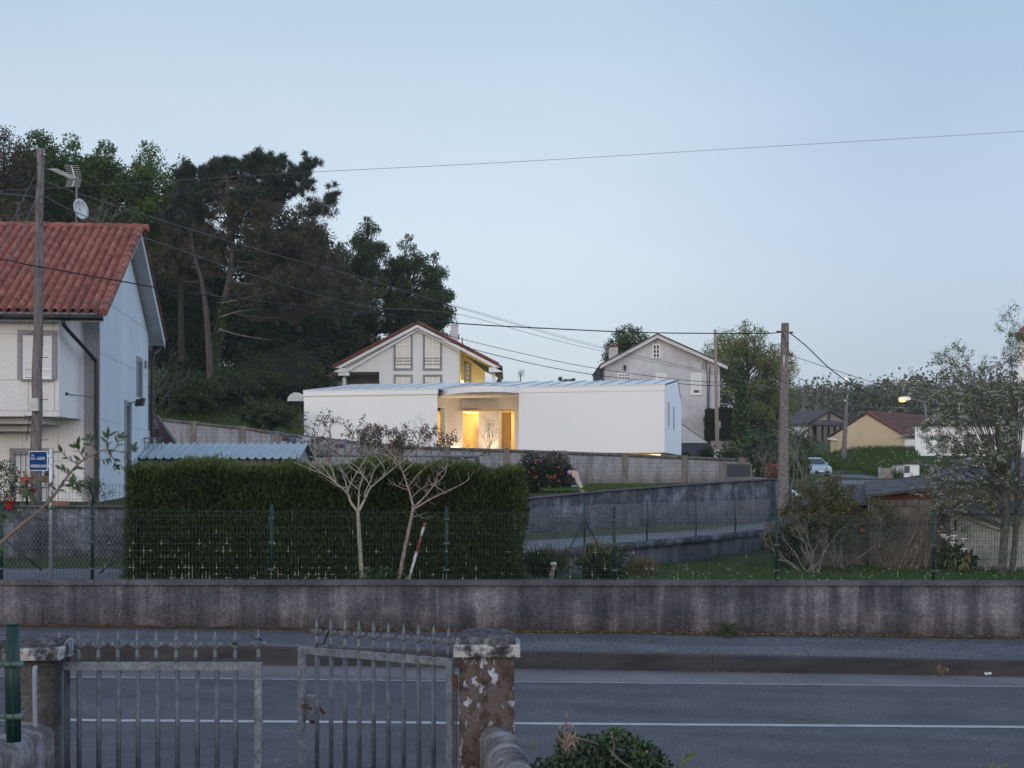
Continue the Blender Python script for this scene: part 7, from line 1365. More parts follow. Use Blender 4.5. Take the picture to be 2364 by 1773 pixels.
# ---------------- maritime pines
def pine(label, trunk, Y, tr, whorls, topc, nb=60):
    P = smooth([at(x,y,Y) for x, y in trunk], 4); t = thing('pine_tree', label, 'tree', P[0]); m = MB(); n = len(P); m.tube([P[0]-Vector((0,0,.5))]+P, [tr*1.2]+[tr*(1-.8*i/(n-1)) for i in range(n)], 10)
    tips = []
    for (sx, sy, ex, ey, dy) in whorls:
        dy = abs(dy)*.9+.25 if dy > -1.1 else dy*.5; s = at(sx,sy,Y); e = at(ex,ey,Y+dy); d = e-s; mid = s+d*.5+Vector((0,0,-.07*d.length)); q = smooth([s,mid,e]); m.tube(q, [.06,.018], 6, False)
        out = []
        for tt in (.35,.5,.62,.75,.85,.95,1.):
            o = along(q,tt); grow(m, o, d.normalized()+Vector((random.gauss(0,.6),random.gauss(0,.6),random.uniform(.1,.7))), d.length*.22+.35, .022, 2, out, .8, (2,3), .7, .25, .2, 3, 4, .006)
        tips += [p[-1] for p, r, k in out]+[along(q,t_)+Vector((random.gauss(0,.12),random.gauss(0,.12),random.gauss(.05,.12))) for t_ in np.linspace(.4,1,9)]
    for x, y, rx, ry, k in topc:
        for _ in range(k):
            a = random.random()*6.283; d = random.random()**.5; c = at(x+rx*d*math.cos(a), y+ry*d*math.sin(a), Y+.35+abs(random.gauss(0,1.3))); tips.append(c)
            if random.random() < .5: s = along(P, random.uniform(.7,.98)); m.tube([s, s.lerp(c,.55)+Vector((0,0,-.2)), c], [.035,.012], 4, False)
    m.build('trunk', m_pinebark, t)
    def tufts(T, n, L, mat, nm, sc):
        T = np.array([tuple(p) for p in T]); C = np.repeat(T, n, 0)+RG.normal(size=(len(T)*n,3))*sc; D = RG.normal(size=C.shape)+[0,0,.75]; Ls = RG.uniform(L*.6,L*1.2,len(C)); C = C+unit(D)*(Ls*.4)[:,None]
        leaves(nm, C, Ls, .042, mat, t, D=D)
    ty = [HZ-(p.z-EYE)*F/p.y for p in tips]; k_ = min(ty)+ (max(ty)-min(ty))*.28
    tufts([p for p, y in zip(tips, ty) if y >= k_], 50, .3, l_pine, 'needles', .12)
    hi = [p for p, y in zip(tips, ty) if y < k_]
    if hi: tufts(hi, 90, .42, l_pinetop, 'fresh_needles', .06)
    CN = [p for p in tips if random.random() < .22]; C = np.array([tuple(p) for p in CN]); C = np.repeat(C,2,0)+RG.normal(size=(len(C)*2,3))*.12; leaves('candles', C+[0,0,.1], .22, .07, l_cone, t, D=RG.normal(size=C.shape)*.3+[0,0,1.])
    return t
WH = [(535,430,600,395,1),(535,430,640,420,-1),(535,460,680,440,.5),(537,470,455,440,-.8),(538,500,440,490,1),(538,500,640,480,1.2),(540,545,690,545,-.6),(540,545,420,560,.6),(540,545,720,520,1.),(542,580,600,560,-1.5),(534,600,700,600,.6),(534,620,640,590,-1.2),(534,650,760,680,.2),(530,680,720,660,-1),(528,690,700,700,1),(528,690,420,640,1),(525,720,690,735,-.7),(525,700,600,700,-1.5),(522,690,770,720,.4),(530,640,460,620,-1.3),(535,520,560,480,-1.5),(536,500,600,520,-1.6),(520,720,740,720,-.4),(530,660,650,690,-1.4)]
pine('tall maritime pine with forked trunk and reddish candles', [(487,900),(500,800),(512,730),(530,640),(536,560),(530,480),(522,400)], 93, .36, WH, [(520,400,62,32,120),(600,385,30,22,34),(640,425,32,22,44),(470,470,50,40,70),(560,460,80,35,90)])
WH2 = [(455,620,400,590,.5),(450,600,470,560,-.5),(448,570,390,540,.4),(452,600,520,560,.6),(446,560,430,500,-.5),(458,650,380,640,.8),(458,650,500,620,-.8)]
pine('second maritime pine with bare leaning trunk', [(489,905),(484,830),(478,740),(466,650),(448,590),(442,540)], 92, .27, WH2, [(430,530,50,45,80),(400,590,40,35,40)])
# ivy on the pine trunk
t = thing('ivy', 'ivy climbing the lower trunk of the tall pine', 'climber', at(500,850,92.6)); P = []
for i in range(1900):
    u = random.random(); y = 690+190*u; x = np.interp(y, [640,730,800,900],[530,512,500,487]); P.append(tuple(at(x+random.gauss(0,5.5), y, 92.6+random.gauss(0,.15))))
leaves('leaves', np.array(P), .17, .13, l_ivy, t)
# dead branches
m = MB(); dbt = thing('dead_branch', 'pale dead branches hanging from the tall pine trunk', 'branch', at(520,750,92.4))
for pr in ([(510,732),(545,720),(580,716)],[(505,760),(560,775),(625,785)],[(540,650),(590,655),(640,630)],[(510,700),(560,690),(610,680),(660,690)]): m.tube(smooth([at(x,y,92.3) for x, y in pr]), [.05,.015], 5)
m.build('bark', m_greytwig, dbt)
# ---------------- bank below the wood
P = np.stack([RG.uniform(-24,-11,15000), RG.uniform(73.5,95,15000), np.zeros(15000)], 1); P[:,2] = G(P[:,0],P[:,1])+.03
V, Q = blades(P, RG.uniform(.15,.45,len(P)), .05, .5); tag(npmesh('bank_grass', V, Q, l_grass), 'rough grass on the bank above the block wall', 'grass', kind='stuff')
for px, py, Y, R_, lb in ((405,905,88,(2.,1.,1.1),'dark bramble thicket right of the tiled house on the bank'),(455,915,88,(1.3,1.,.8),'bramble clump below the pine trunks'),(530,900,90,(1.6,1.,.9),'bramble clump on the bank right of the pines'),(620,962,80,(1.2,.8,.6),'broad bramble clump above the left block wall'),(560,890,92,(2.2,1.,1.),'dark undergrowth at the wood edge'),(600,955,82,(1.2,.8,.7),'bramble clump beside the white house corner'),(660,880,96,(2.4,1.,1.6),'dark bush left of the polytunnel'),(620,870,100,(3.,1.,1.8),'undergrowth behind the bank path'),(742,905,99,(1.1,.8,.7),'dark bush below the cream house wing'),(690,860,102,(2.4,1.,2.2),'dark green bush between wood and cream house')):
    c = at(px,py,Y); shrub('bramble', lb, tuple(c), R_, 2400, .2, .12, l_dark if py < 900 else l_shrub, smoothness=.25)
m = MB(); pth = [at(560,925,84)+Vector((0,0,.0)), at(640,938,82), at(700,950,80)]; wds = [(.5),(.7),(.8)]; V = []
for p, w_ in zip(pth, wds): V += [(p.x,p.y,g1(p.x,p.y)+.12),(p.x+.2,p.y+w_*3,g1(p.x+.2,p.y+w_*3)+.12)]
npmesh('path', V, [(0,2,3,1),(2,4,5,3)], m_lane)['kind'] = 'structure'
openbush('fig_tree', 'bare pale fig tree between the tiled house and the bank', at(345,990,58), 3.6, 2.6, 6, 40, .1, l_bright, m_lichen, 'tree', .85, 4, .035, .05, True, (2,3), .05)
# ---------------- trees round the grey house
btree('poplar_tree', 'rounded spring green poplar behind the pinkish pole', 1722, 738, 1050, 290, 122, l_poplar, 17000, .26, nclump=70, low=.1, r=(.6,1.25), tr=.3)
btree('poplar_tree', 'lower green tree filling behind the ivy clad trunk', 1770, 850, 1060, 130, 126, l_poplar, 7000, .3, nclump=26, low=.05, r=(.9,1.5), tr=.22)
btree('apple_tree', 'open bluish tree behind the grey house left roof slope', 1450, 746, 930, 150, 122, l_open, 7000, .24, nclump=44, low=.2, r=(.45,.9), tr=.2)
iv = thing('dead_tree', 'tall dead trunk wrapped in green ivy right of the pinkish pole', 'tree', at(1712,1062,99)); m = MB(); m.tube([at(1712,1066,99),at(1709,950,99),at(1707,838,99)], [.28,.14], 8); m.build('trunk', m_bark, iv); P = []
for i in range(5200): u = random.random(); P.append(tuple(at(np.interp(u,[0,1],[1712,1708])+random.gauss(0,1)*np.interp(u,[0,.3,.6,1],[9,8,6.5,4]), 1064-u*230, 98.9+random.gauss(0,.4))))
leaves('ivy_leaves', np.array(P), .22, .16, l_ivy, iv)
c = at(1665,980,104); hb = MB(); a, b = at(1636,945,103), at(1692,1020,103); dh = thing('dark_hedge', 'tall dark clipped hedge behind the pinkish pole', 'hedge', (a.x,103,b.z)); hb.box(a.x,b.x,103,105,b.z-.5,a.z-.1); hb.build('inner_growth', M('dark hedge shade', (.008,.012,.008)), dh); P, D = hedge_pts(4200,a.x,b.x,103,105,b.z-.4,a.z,.06); leaves('foliage', P, .16, .08, l_dark, dh, D=D)
shrub('box_bush', 'small clipped dark bush by the dark grey wall base', tuple(at(1638,1048,93)), (.75,.6,.5), 1200, .1, .06, l_shrub); shrub('box_bush', 'tiny dark bush below the white house gable', tuple(at(1580,1054,92)), (.4,.4,.3), 500, .1, .06, l_dark)
for px, py, Y, R_, lb, lm in ((1768,1048,88,(1.6,1.2,1.3),'green bramble mass right of the ivy clad trunk',l_ivy),(1760,1030,103,(1.6,1.2,1.3),'dark green thicket behind the ivy clad trunk',l_dark),(1838,1048,92,(.8,1.,1.5),'ivy mound left of the pale blue car',l_shrub),(1836,1090,80,(.6,.9,1.2),'bushy ivy mound below the left side of the pale blue car',l_ivy),(1822,1036,130,(1.8,1.2,1.4),'bush below the stone house white wall',l_shrub),(1700,1060,90,(1.2,.8,.9),'weedy bush at the foot of the ivy clad trunk',l_ivy),(1780,1085,75,(.9,.8,.8),'low bramble behind the stepped gate post',l_shrub)):
    shrub('bramble', lb, tuple(at(px,py,Y)), R_, 2200, .17, .11, lm, smoothness=.25)
shrub('dry_fern', 'rust coloured dry fern heap beside the stepped gate post', tuple(at(1785,1088,74)), (.5,.4,.42), 500, .14, .06, ML('rusty fern', [(.2,.08,.04),(.3,.13,.07)]), core=False)
for px, Y, lb in ((1838,60,'bare willow whips right of the concrete pole'),(1862,66,'tall bare sapling before the pale blue car'),(1760,64,'bare twigs leaning left of the concrete pole')):
    b = at(px,1125,Y); openbush('bare_sapling', lb, (b.x,b.y,1.6), zof(940 if px > 1800 else 1000,Y)-1.6, 2.2, 6, 30, .08, l_pear, m_greytwig, 'sapling', .5, 3, .016, .25)
# verge meadow by the ochre house
def vz(x, Y):
    rz_ = float(np.interp(Y,[85,96,104,112,124],[2.95,3.2,3.55,3.95,4.5])); r0 = float(np.interp(Y,[85,96,104,112,124],[23.75,25.25,25.55,25.25,22.95])); return max(rz_+.03+min(1.1,max(0,x-r0)*.16), min(rz_+2.,g1(x,Y)-.05))
P = []
for i in range(16000):
    px = random.uniform(1862,2120); Y = random.uniform(92,124); x = xof(px,Y); rx_ = float(np.interp(Y,[85,96,104,112,124],[23.9,25.4,25.7,25.4,23.1]))
    if x < rx_: continue
    P.append((x,Y,vz(x,Y)))
P = np.array(P)
_V = []
for Y in np.linspace(84,128,24):
    r0 = float(np.interp(Y,[85,96,104,112,124],[23.75,25.25,25.55,25.25,22.95]))
    for u in np.linspace(0,1,24)**1.5*40: _V.append((r0+u, Y, vz(r0+u,Y)))
npmesh('verge_bank', _V, [(j*24+i,j*24+i+1,j*24+25+i,j*24+24+i) for j in range(23) for i in range(23)], m_grassground, smooth=True)['kind'] = 'structure'
V, Q = blades(P, RG.uniform(.3,.85,len(P)), .07, .45); tag(npmesh('meadow_grass', V, Q, l_grass), 'long green grass on the verge below the ochre house', 'grass', kind='stuff')
P2 = P[RG.random(len(P)) < .008]; V, Q = leafverts(P2+[0,0,.7], .1, .08, N=np.tile([0,-.5,1.],(len(P2),1))); tag(npmesh('meadow_flowers', V, Q, l_white), 'white flower heads scattered in the long verge grass', 'flowers', kind='stuff')
# ---------------- far woods
def far_proto(n, w, h, lmat, L, nm, low=.1):
    cl = auto_clumps((0,0,h*.58), w*.5, w*.5, h*.4, 46, w*.07, w*.15); t = clump_tree(nm, 'proto', (0,0,0), (0,0,h*.7), cl, n, L, lmat, m_bark, w*.035, spread=.65); return t
protos = [far_proto(11000, 9, 11, l_far, .3, 'broadleaf_tree'), far_proto(9000, 8, 12, l_farbrown, .26, 'bare_wood_tree'), far_proto(11000, 10, 12, l_fardark, .3, 'dark_pine_tree'), far_proto(8000, 5, 13, l_fardark, .28, 'eucalyptus_tree')]
FT = [(1165,848,300,3,1.,'tall far eucalyptus just right of the cream house'),(1150,872,310,0,.6,'low far tree at the cream house roof end'),(1238,872,300,0,.55,'small far tree left of the middle eucalyptus pair'),(1262,875,310,0,.6,'second small far tree left of the eucalyptus pair'),(1304,850,300,3,.75,'left tree of the far eucalyptus pair'),(1316,858,305,3,.55,'right tree of the far eucalyptus pair'),(1285,873,290,0,.55,'round far tree below the eucalyptus pair'),(1340,874,300,0,.6,'far tree right of the eucalyptus pair'),(1372,866,290,0,.65,'far tree just left of the grey house eave'),(1215,880,320,0,.5,'low far tree by the silhouetted aerial'),(1190,880,325,2,.5,'low dark far tree behind the aerial'),
 (1865,868,330,0,1.15,'big rounded far tree on the crest right of the concrete pole'),(1838,880,320,2,1.,'dark far tree right beside the poplar'),(1895,880,335,0,.8,'far tree right of the big crest tree'),(1935,879,340,0,.9,'pale green crest tree in mid hill'),(1980,876,350,1,1.1,'bare grey crest tree above the ochre house'),(2000,888,345,1,.9,'second bare crest tree above the ochre house'),(2040,884,330,2,1.25,'broad dark pine on the hill crest'),(2075,893,330,2,1.,'dark pine left of the red roofed hilltop house'),(2100,896,335,2,.9,'low dark pine under the hilltop house'),(2118,862,350,2,1.1,'tall umbrella pine right of the hilltop house'),(2150,890,340,0,1.,'far crest tree behind the pear tree left side'),(2200,880,340,2,1.1,'dark crest tree behind the pear tree'),(2270,885,340,0,1.1,'crest tree behind the pear tree right side'),(2330,885,345,1,1.,'bare crest tree near the right edge'),
 (1850,935,260,1,.9,'bare tree on the slope above the stone house'),(1885,925,270,0,.9,'green slope tree above the stone house roof'),(1925,935,260,1,.9,'bare slope tree left of the ochre house ridge'),(1960,928,270,1,1.,'slope tree behind the old leaning pole'),(1995,940,250,0,.9,'green slope tree above the ochre house apex'),(2035,938,260,1,.9,'brownish slope tree right of the ochre apex'),(2070,940,250,0,.9,'slope tree under the street lamp'),(2110,935,260,1,1.,'bare slope tree right of the street lamp'),(1900,965,215,0,.7,'green tree just above the stone house gable'),(1985,965,205,0,.75,'olive tree close behind the ochre house'),(2060,975,190,1,.7,'brown tree close behind the ochre roof'),(2100,985,180,0,.7,'green tree behind the ochre roof end'),(2160,950,240,0,1.,'slope tree behind the pear blossom'),(2220,950,240,1,1.,'brown slope tree behind the pear tree crown'),(1820,960,220,0,.8,'slope tree between pole and stone house')]
used = set()
for px, ty, Y, k, sc, lb in FT:
    p = protos[k]; h = (11,12,12,13)[k]*sc*1.05; loc = (xof(px,Y), Y, zof(ty,Y)-h)
    if k not in used: used.add(k); p.location = loc; p.scale = (sc,)*3; p['label'] = lb; p['group'] = 'trees on the far hill'; p.rotation_euler.z = random.random()*6; o = p
    else: copy_tree(p, loc, lb, 'trees on the far hill', rz=random.random()*6.28, scale=(sc*random.uniform(.9,1.15),sc,sc))
# mass of bare and green scrub on the far slopes
P = []; 
for i in range(15000):
    if i < 12500: Y = random.uniform(165,420); px = random.uniform(1735,2420); x = xof(px,Y)
    else: Y = random.uniform(250,420); px = random.uniform(1100,1480); x = xof(px,Y)
    P.append((x,Y,0))
P = np.array(P); gz = G(P[:,0],P[:,1]); n = len(P); hgt = 3.2+2.2*np.sin(P[:,0]*.13+P[:,1]*.07)+1.8*np.sin(P[:,1]*.21+P[:,0]*.3); hgt = np.clip(hgt,.8,7); P[:,2] = gz+RG.random(n)**.6*hgt
hill = P[:,2]; h1 = RG.random(n) < (.5+.35*np.sin(P[:,0]*.09+P[:,1]*.05))
for sel, nm, mt, lb in ((h1,'far_green_wood',l_far,'green part of the distant wood covering the hill'),(~h1,'far_bare_wood',l_farbrown,'brown leafless part of the distant wood covering the hill')):
    C = np.repeat(P[sel],8,0)+RG.normal(size=(sel.sum()*8,3))*[.8,.8,.6]; V, Q = leafverts(C, RG.uniform(.4,.9,len(C)), .4, up=.3); tag(npmesh(nm, V, Q, mt), lb, 'wood', kind='stuff')
m = MB()
for i in range(170):
    Y = random.uniform(180,290); px = random.uniform(1800,2140); x = xof(px,Y); z = g1(x,Y); m.tube([(x,Y,z),(x+random.gauss(0,.5),Y,z+random.uniform(3.5,6.5))], [.12,.04], 4)
tag(m.build('bare_trunks', m_greytwig), 'thin pale trunks standing in the distant leafless wood', 'wood', kind='stuff')
# ================================================================ gate, pillars, foreground plants
def fleur(m, x, z, y, s=1., ax=Vector((1,0,0))):
    """cast spear finial: collar, two scrolls, spear point, s = scale; ax = direction of the leaf"""
    o = Vector((x,y,z)); m.tube([o+Vector((0,0,dz*s)) for dz in (0,.045,.05,.06,.066,.078,.084,.096,.11,.118,.15)], [.02*s,.017*s,.021*s,.023*s,.016*s,.022*s,.016*s,.022*s,.014*s,.011*s,.012*s], 10)
    for sg in (1,-1):
        pts = [o+ax*sg*a*s+Vector((0,0,b*s)) for a, b in ((.008,.135),(.024,.15),(.038,.172),(.053,.186),(.062,.175),(.057,.16),(.044,.157))]; m.tube(pts, [.01*s,.013*s,.014*s,.015*s,.014*s,.013*s,.009*s], 7)
        pts = [o+ax*sg*a*s+Vector((0,0,b*s)) for a, b in ((.006,.2),(.018,.195),(.026,.2))]; m.tube(pts, [.009*s,.009*s,.005*s], 6)
    m.tube([o+Vector((0,0,dz*s)) for dz in (.13,.165,.19,.21,.215,.225,.24,.27,.31)], [.014*s,.02*s,.018*s,.016*s,.021*s,.019*s,.017*s,.011*s,.002*s], 8)
def leafgate(name, label, A, B, ztop, zbot, bars, xs_frac, handle=False):
    """A, B: hinge/free ends in plan; bars as fractions"""
    t = thing(name, label, 'gate', (A.x,A.y,zbot)); d = (B-A); L = d.length; d.normalize(); T = Matrix.Translation((A.x,A.y,0)) @ Matrix.Rotation(math.atan2(d.y,d.x),4,'Z'); w_ = .062; dep = .04
    m = MB(T)
    for x0 in (0, L-w_): m.bbox(x0,x0+w_,-dep/2,dep/2,zbot,ztop+.0,.004)
    m.box(w_,L-w_,-dep/2+.002,dep/2-.002,ztop-.062,ztop-.001); m.box(w_,L-w_,-dep/2+.002,dep/2-.002,zbot+.1,zbot+.16); fr = m.build('frame', m_galv, t)
    for f in bars: m = MB(T); x = f*L; m.tube([(x,0,zbot+.16),(x,0,ztop-.0625)], .0195, 10); m.build('bar', m_galvdark, t, True)
    return t, T, L
Yg = 11.0; zt = zof(1528,Yg); A = Vector((xof(127,Yg),Yg,0)); B = Vector((xof(606,Yg),Yg,0)); wl_ = 606-127
lg, TLg, Lg = leafgate('iron_gate', 'closed galvanised gate leaf with cast spearheads between left pillar and opening', A, B, zt, .12, [(p-127)/wl_ for p in (183,228.5,274,319,364.5,410,456,501,544)], None)
for p in (137,182,227,272,317,361,407,452,497,543,596.5): m = MB(TLg); fleur(m, (p-127)/wl_*Lg, zt-.004, 0, .80 if p < 590 else .84); m.build('spearhead', M('cast spearheads', (.1,.115,.125), (.17,.185,.2), 20, .6, .4, .2) if p == 137 else bpy.data.materials['cast spearheads'], lg, True)
m = MB(TLg); 
for px, py in ((158,1490),(163,1484)): q = TLg.inverted() @ at(px,py,10.96); m.tube(smooth([q+Vector((-.06,0,-.05)),q+Vector((-.02,-.01,.02)),q+Vector((.015,-.01,.025)),q+Vector((.02,-.01,-.07))]), .009, 6)
m.build('rag_tie', M('grey blue rag', (.16,.19,.23), (.25,.28,.33), 20, .9), lg, True)
m = MB(TLg); q = TLg.inverted() @ at(594,1472,10.95); m.tube([q+Vector((-.05,0,.02)),q+Vector((-.02,-.02,-.01)),q+Vector((.02,-.02,.0)),q+Vector((.035,0,-.02))], .008, 5); q = TLg.inverted() @ at(543,1484,10.95); m.tube([q+Vector((-.02,-.02,0)),q+Vector((.022,-.02,0))], .012, 5); m.build('wire_tie', m_black, lg)
A2 = Vector((xof(1047,11.2),11.2,0)); B2 = Vector((xof(690,12.06),12.06,0)); L2 = (B2-A2).length
def frac2(px):
    a = (px-CX)/F; d = B2-A2; return (a*A2.y-A2.x)/(d.x-a*d.y)
rg_, TRg, Lr = leafgate('iron_gate', 'gate leaf standing open towards the road with rusty lock', A2, B2, zof(1520,11.2), .12, [frac2(p) for p in (732,764.5,797,829.5,863,897,932,967,1001)], None)
zt2 = zof(1520,11.2)
for p in (731,763.5,796.5,828.5,862.5,896.5,932,966,1001,1036): m = MB(TRg); fleur(m, frac2(p)*Lr, zt2-.004, 0, .82); m.build('spearhead', bpy.data.materials['cast spearheads'], rg_, True)
m = MB(TRg); x = frac2(712)*Lr; q = TRg.inverted() @ at(714,1637,11.95); m.bbox(x-.03,x+.05,-.075,-.02,q.z-.105,q.z+.105,.006); lk = m.build('lock', m_galv, rg_); m = MB(TRg); m.tube(smooth([(x+.03,-.08,q.z+.04),(x+.03,-.12,q.z+.04),(x-.04,-.125,q.z-.03),(x-.075,-.12,q.z-.055)]), .011, 6); m.tube(smooth([(x+.01,.02,q.z+.03),(x+.0,.09,q.z+.03),(x-.12,.1,q.z+.02)]), .01, 6); m.build('handle', m_rust, lk, True)
m = MB(TRg)
for dz in (.072,-.085): m.disc((x+.02,-.077,q.z+dz), (0,1,0), .014, .006, 12)
m.build('keyhole', m_oldwhite, lk); m = MB(TRg)
for dz in (.072,-.085): m.disc((x+.02,-.081,q.z+dz), (0,1,0), .006, .004, 8)
m.build('keyhole_slot', m_black, lk); m = MB(TRg); m.box(Lr-.055,Lr-.01,-.024,-.0205,q.z-.5,q.z-.07); m.ball((x-.0,-.05,q.z-.11), .03, 7); m.build('rust_stain', m_rust, lk)
m = MB(TRg); q = TRg.inverted() @ at(735,1492,11.9); m.tube([q+Vector((.06,-.03,-.02)),q+Vector((.03,-.03,.02)),q+Vector((0,-.035,.015)),q+Vector((-.03,-.03,.02)),q+Vector((-.06,-.02,.06)),q+Vector((-.1,-.02,.14))], .008, 5); m.build('wire_tie', m_black, rg_)
# pillars
pr = thing('gate_pillar', 'peeling masonry gate pillar with lichened cap right of the gate', 'pillar', at(1124,1773,10.8)); Yp_ = 10.75; a, b = at(1060,1512,Yp_), at(1188,1512,Yp_); m = MB(); m.bbox(a.x,b.x,Yp_,Yp_+.42,-.1,b.z,.012); m.build('shaft', m_pillar, pr)
m = MB(); c, d = at(1047,1517,Yp_-.04), at(1201,1489,Yp_-.04); m.bbox(c.x,d.x,Yp_-.05,Yp_+.48,c.z,d.z,.012); m.build('cap', m_pillar_cap, pr)
m = MB(); e, f = at(1058,1489,Yp_-.02), at(1190,1463,Yp_+.0); n_ = 6; V = []; z0 = d.z; hx = (f.x-e.x)/2; cx_ = (e.x+f.x)/2
m.add([(cx_-hx,Yp_-.01,z0),(cx_+hx,Yp_-.01,z0),(cx_+hx,Yp_+.44,z0),(cx_-hx,Yp_+.44,z0),(cx_-hx*.98,Yp_,z0+.05),(cx_+hx*.98,Yp_,z0+.045),(cx_+hx*.95,Yp_+.42,z0+.05),(cx_-hx*.95,Yp_+.42,z0+.055),(cx_-hx*.7,Yp_+.12,z0+.085),(cx_+hx*.6,Yp_+.1,z0+.078),(cx_+hx*.65,Yp_+.34,z0+.08),(cx_-hx*.7,Yp_+.34,z0+.088)], [(0,1,5,4),(1,2,6,5),(2,3,7,6),(3,0,4,7),(4,5,9,8),(5,6,10,9),(6,7,11,10),(7,4,8,11),(8,9,10,11)]); m.build('cap_top', m_cap_top, pr)
m = MB(); q = at(1056,1573,10.9); m.box(q.x-.03,q.x+.005,10.78,10.9,q.z-.05,q.z+.055); m.box(q.x-.012,q.x-.001,10.8,10.83,.0,q.z-.05); m.build('hinge', m_rust, pr)
pl_ = thing('gate_pillar', 'darker gate pillar with pale cap behind the green fence post', 'pillar', at(90,1773,10.85)); a, b = at(14,1525,10.8), at(126,1525,10.8); m = MB(); m.bbox(a.x,b.x,10.8,11.2,-.1,b.z,.012); m.build('shaft', concrete('grimy pillar', (.028,.026,.026), (.06,.055,.052), (.15,.148,.15), .3, 40., .4), pl_); m = MB(); c, d = at(2,1525,10.75), at(135,1497,10.75); m.bbox(c.x,d.x,10.74,11.25,c.z,d.z,.012); m.build('cap', m_pillar_cap, pl_); m = MB(); e, f = at(10,1497,10.78), at(128,1478,10.78); m.bbox(e.x,f.x,10.8,11.2,d.z,f.z,.03); m.build('cap_top', m_cap_top, pl_)
m = MB(); q0, q1, q2 = at(80,1549,10.6), at(81,1640,10.6), at(85,1773,10.62); m.tube(smooth([q0+Vector((.0,.03,.02)),q0,q1,q2,q2+Vector((.01,.0,-.5))]), .0165, 10); m.ball(q0+Vector((0,.02,.016)), .0165, 8); cd = m.build('conduit_pipe', m_pvc, None, True); tag(cd, 'pale grey plastic conduit running up the left pillar', 'pipe')
# low walls that run from the pillars towards the camera
def roundwall(name, label, path, w_, ztop, zbot=-.3):
    k = 7; V = []; n = len(path)
    for i, (x, y) in enumerate(path):
        a = Vector(path[max(0,i-1)]); b = Vector(path[min(n-1,i+1)]); d = (b-a).normalized(); nn = Vector((-d.y,d.x))
        z = ztop(i/(n-1)); prof = [(-w_/2,zbot),(-w_/2,z-.09)]+[(-w_/2*math.cos(math.pi*j/k), z-.09+.09*math.sin(math.pi*j/k)) for j in range(1,k)]+[(w_/2,z-.09),(w_/2,zbot)]
        V += [(x+nn.x*o, y+nn.y*o, h+.004*math.sin(i*.5+j_)) for j_, (o, h) in enumerate(prof)]
    c = len(prof); Q = [(i*c+j, i*c+j+1, (i+1)*c+j+1, (i+1)*c+j) for i in range(n-1) for j in range(c-1)]; o = npmesh(name, V, Q, m_lowwall, None, True); tag(o, label, 'wall'); return o
ax, ay = xof(1146,10.7), 10.74; roundwall('low_wall', 'low round topped concrete wall running from the right pillar to the camera', [(ax+(y_-ay)*-.1, y_) for y_ in np.linspace(ay, 3.5, 24)], .25, lambda t: zof(1683,10.6))
bx = xof(22,10.3); roundwall('low_wall', 'low concrete wall under the green post at the left edge', [(bx-.02+(y_-10.75)*.0, y_) for y_ in np.linspace(10.75, 3.5, 24)], .4, lambda t: zof(1700,10.1))
# green post with bent mesh panel at the left edge
gp = thing('garden_fence', 'thick green fence post with bent mesh wires at the left edge', 'fence', at(29,1700,9.9)); Yq = 9.9; a, b = at(32,1712,Yq), at(28.5,1441,Yq); m = MB(); m.tube([a,b], .05, 16); m.tube([b-Vector((0,0,.005)),b+Vector((0,0,.006))], .053, 16); po = m.build('post', m_green, gp, True)
for py in (1534,1654): m = MB(); q = at(29.5,py,Yq-.03); m.tube([q+Vector((-.085,-.02,0)),q+Vector((.08,-.02,0))], .018, 8); m.tube([q+Vector((0,.03,-.018)),q+Vector((0,.03,.018))], .06, 14); m.build('clip', m_clip, po, True)
m = MB(); x_ = at(26,0,Yq-.1).x
for i in range(7):
    x = x_-i*.052; zs = [zof(1690,Yq),zof(1600,Yq),zof(1540,Yq),zof(1510,Yq),zof(1475,Yq)]; m.tube([(x,Yq-.07,zs[0]),(x,Yq-.07,zs[1]),(x,Yq-.07,zs[2]),(x,Yq-.12,zs[2]+.035),(x,Yq-.07,zs[3]),(x,Yq-.07,zs[4])], .0032, 5)
for z, dy in ((zof(1675,Yq),0),(zof(1590,Yq),0),(zof(1540,Yq),0),(zof(1522,Yq),-.05),(zof(1505,Yq),0),(zof(1480,Yq),0),(zof(1467,Yq),0)): m.tube([(x_+.03,Yq-.075+dy,z+.02),(x_-.36,Yq-.075+dy,z-.02)], .0032, 5)
m.build('mesh_panel', m_wiregreen, gp)
# privet mound in the right foreground
c = Vector((xof(1402,9.6),9.6,.46)); R_ = (.62,.5,.625); t = thing('privet_bush', 'clipped dark green bush in front of the road', 'shrub', (c.x,c.y,-.1)); m = MB(); m.ball(c, 1., 14, [r*.82 for r in R_]); m.build('inner_growth', M('bush shade', (.008,.012,.007)), t, True); n = 9000
v = unit(RG.normal(size=(n,3))+[0,-.25,.45]); pw = 1+.05*np.sin(v[:,:1]*9+v[:,2:]*6)+.04*np.sin(v[:,2:]*15+v[:,:1]*11); sq = np.abs(v)**1; P = np.array(tuple(c))+v*np.array(R_)*pw*(.86+.18*RG.random((n,1)))
P[:,2] = np.minimum(P[:,2], c.z+R_[2]*.96+RG.normal(size=n)*.012)
leaves('leaves', P, RG.uniform(.022,.048,n), RG.uniform(.016,.03,n), ML('privet leaves', [(.012,.028,.011),(.022,.045,.016),(.04,.075,.024)], .4, .4, .15), t, D=v+RG.normal(size=(n,3)), N=v+RG.normal(size=(n,3))*.5)
top = P[(P[:,2] > c.z+R_[2]*.82)]; tp = top[RG.random(len(top)) < .12]; leaves('young_leaves', tp+RG.normal(size=tp.shape)*.01+[0,0,.008], .04, .026, l_bright, t)
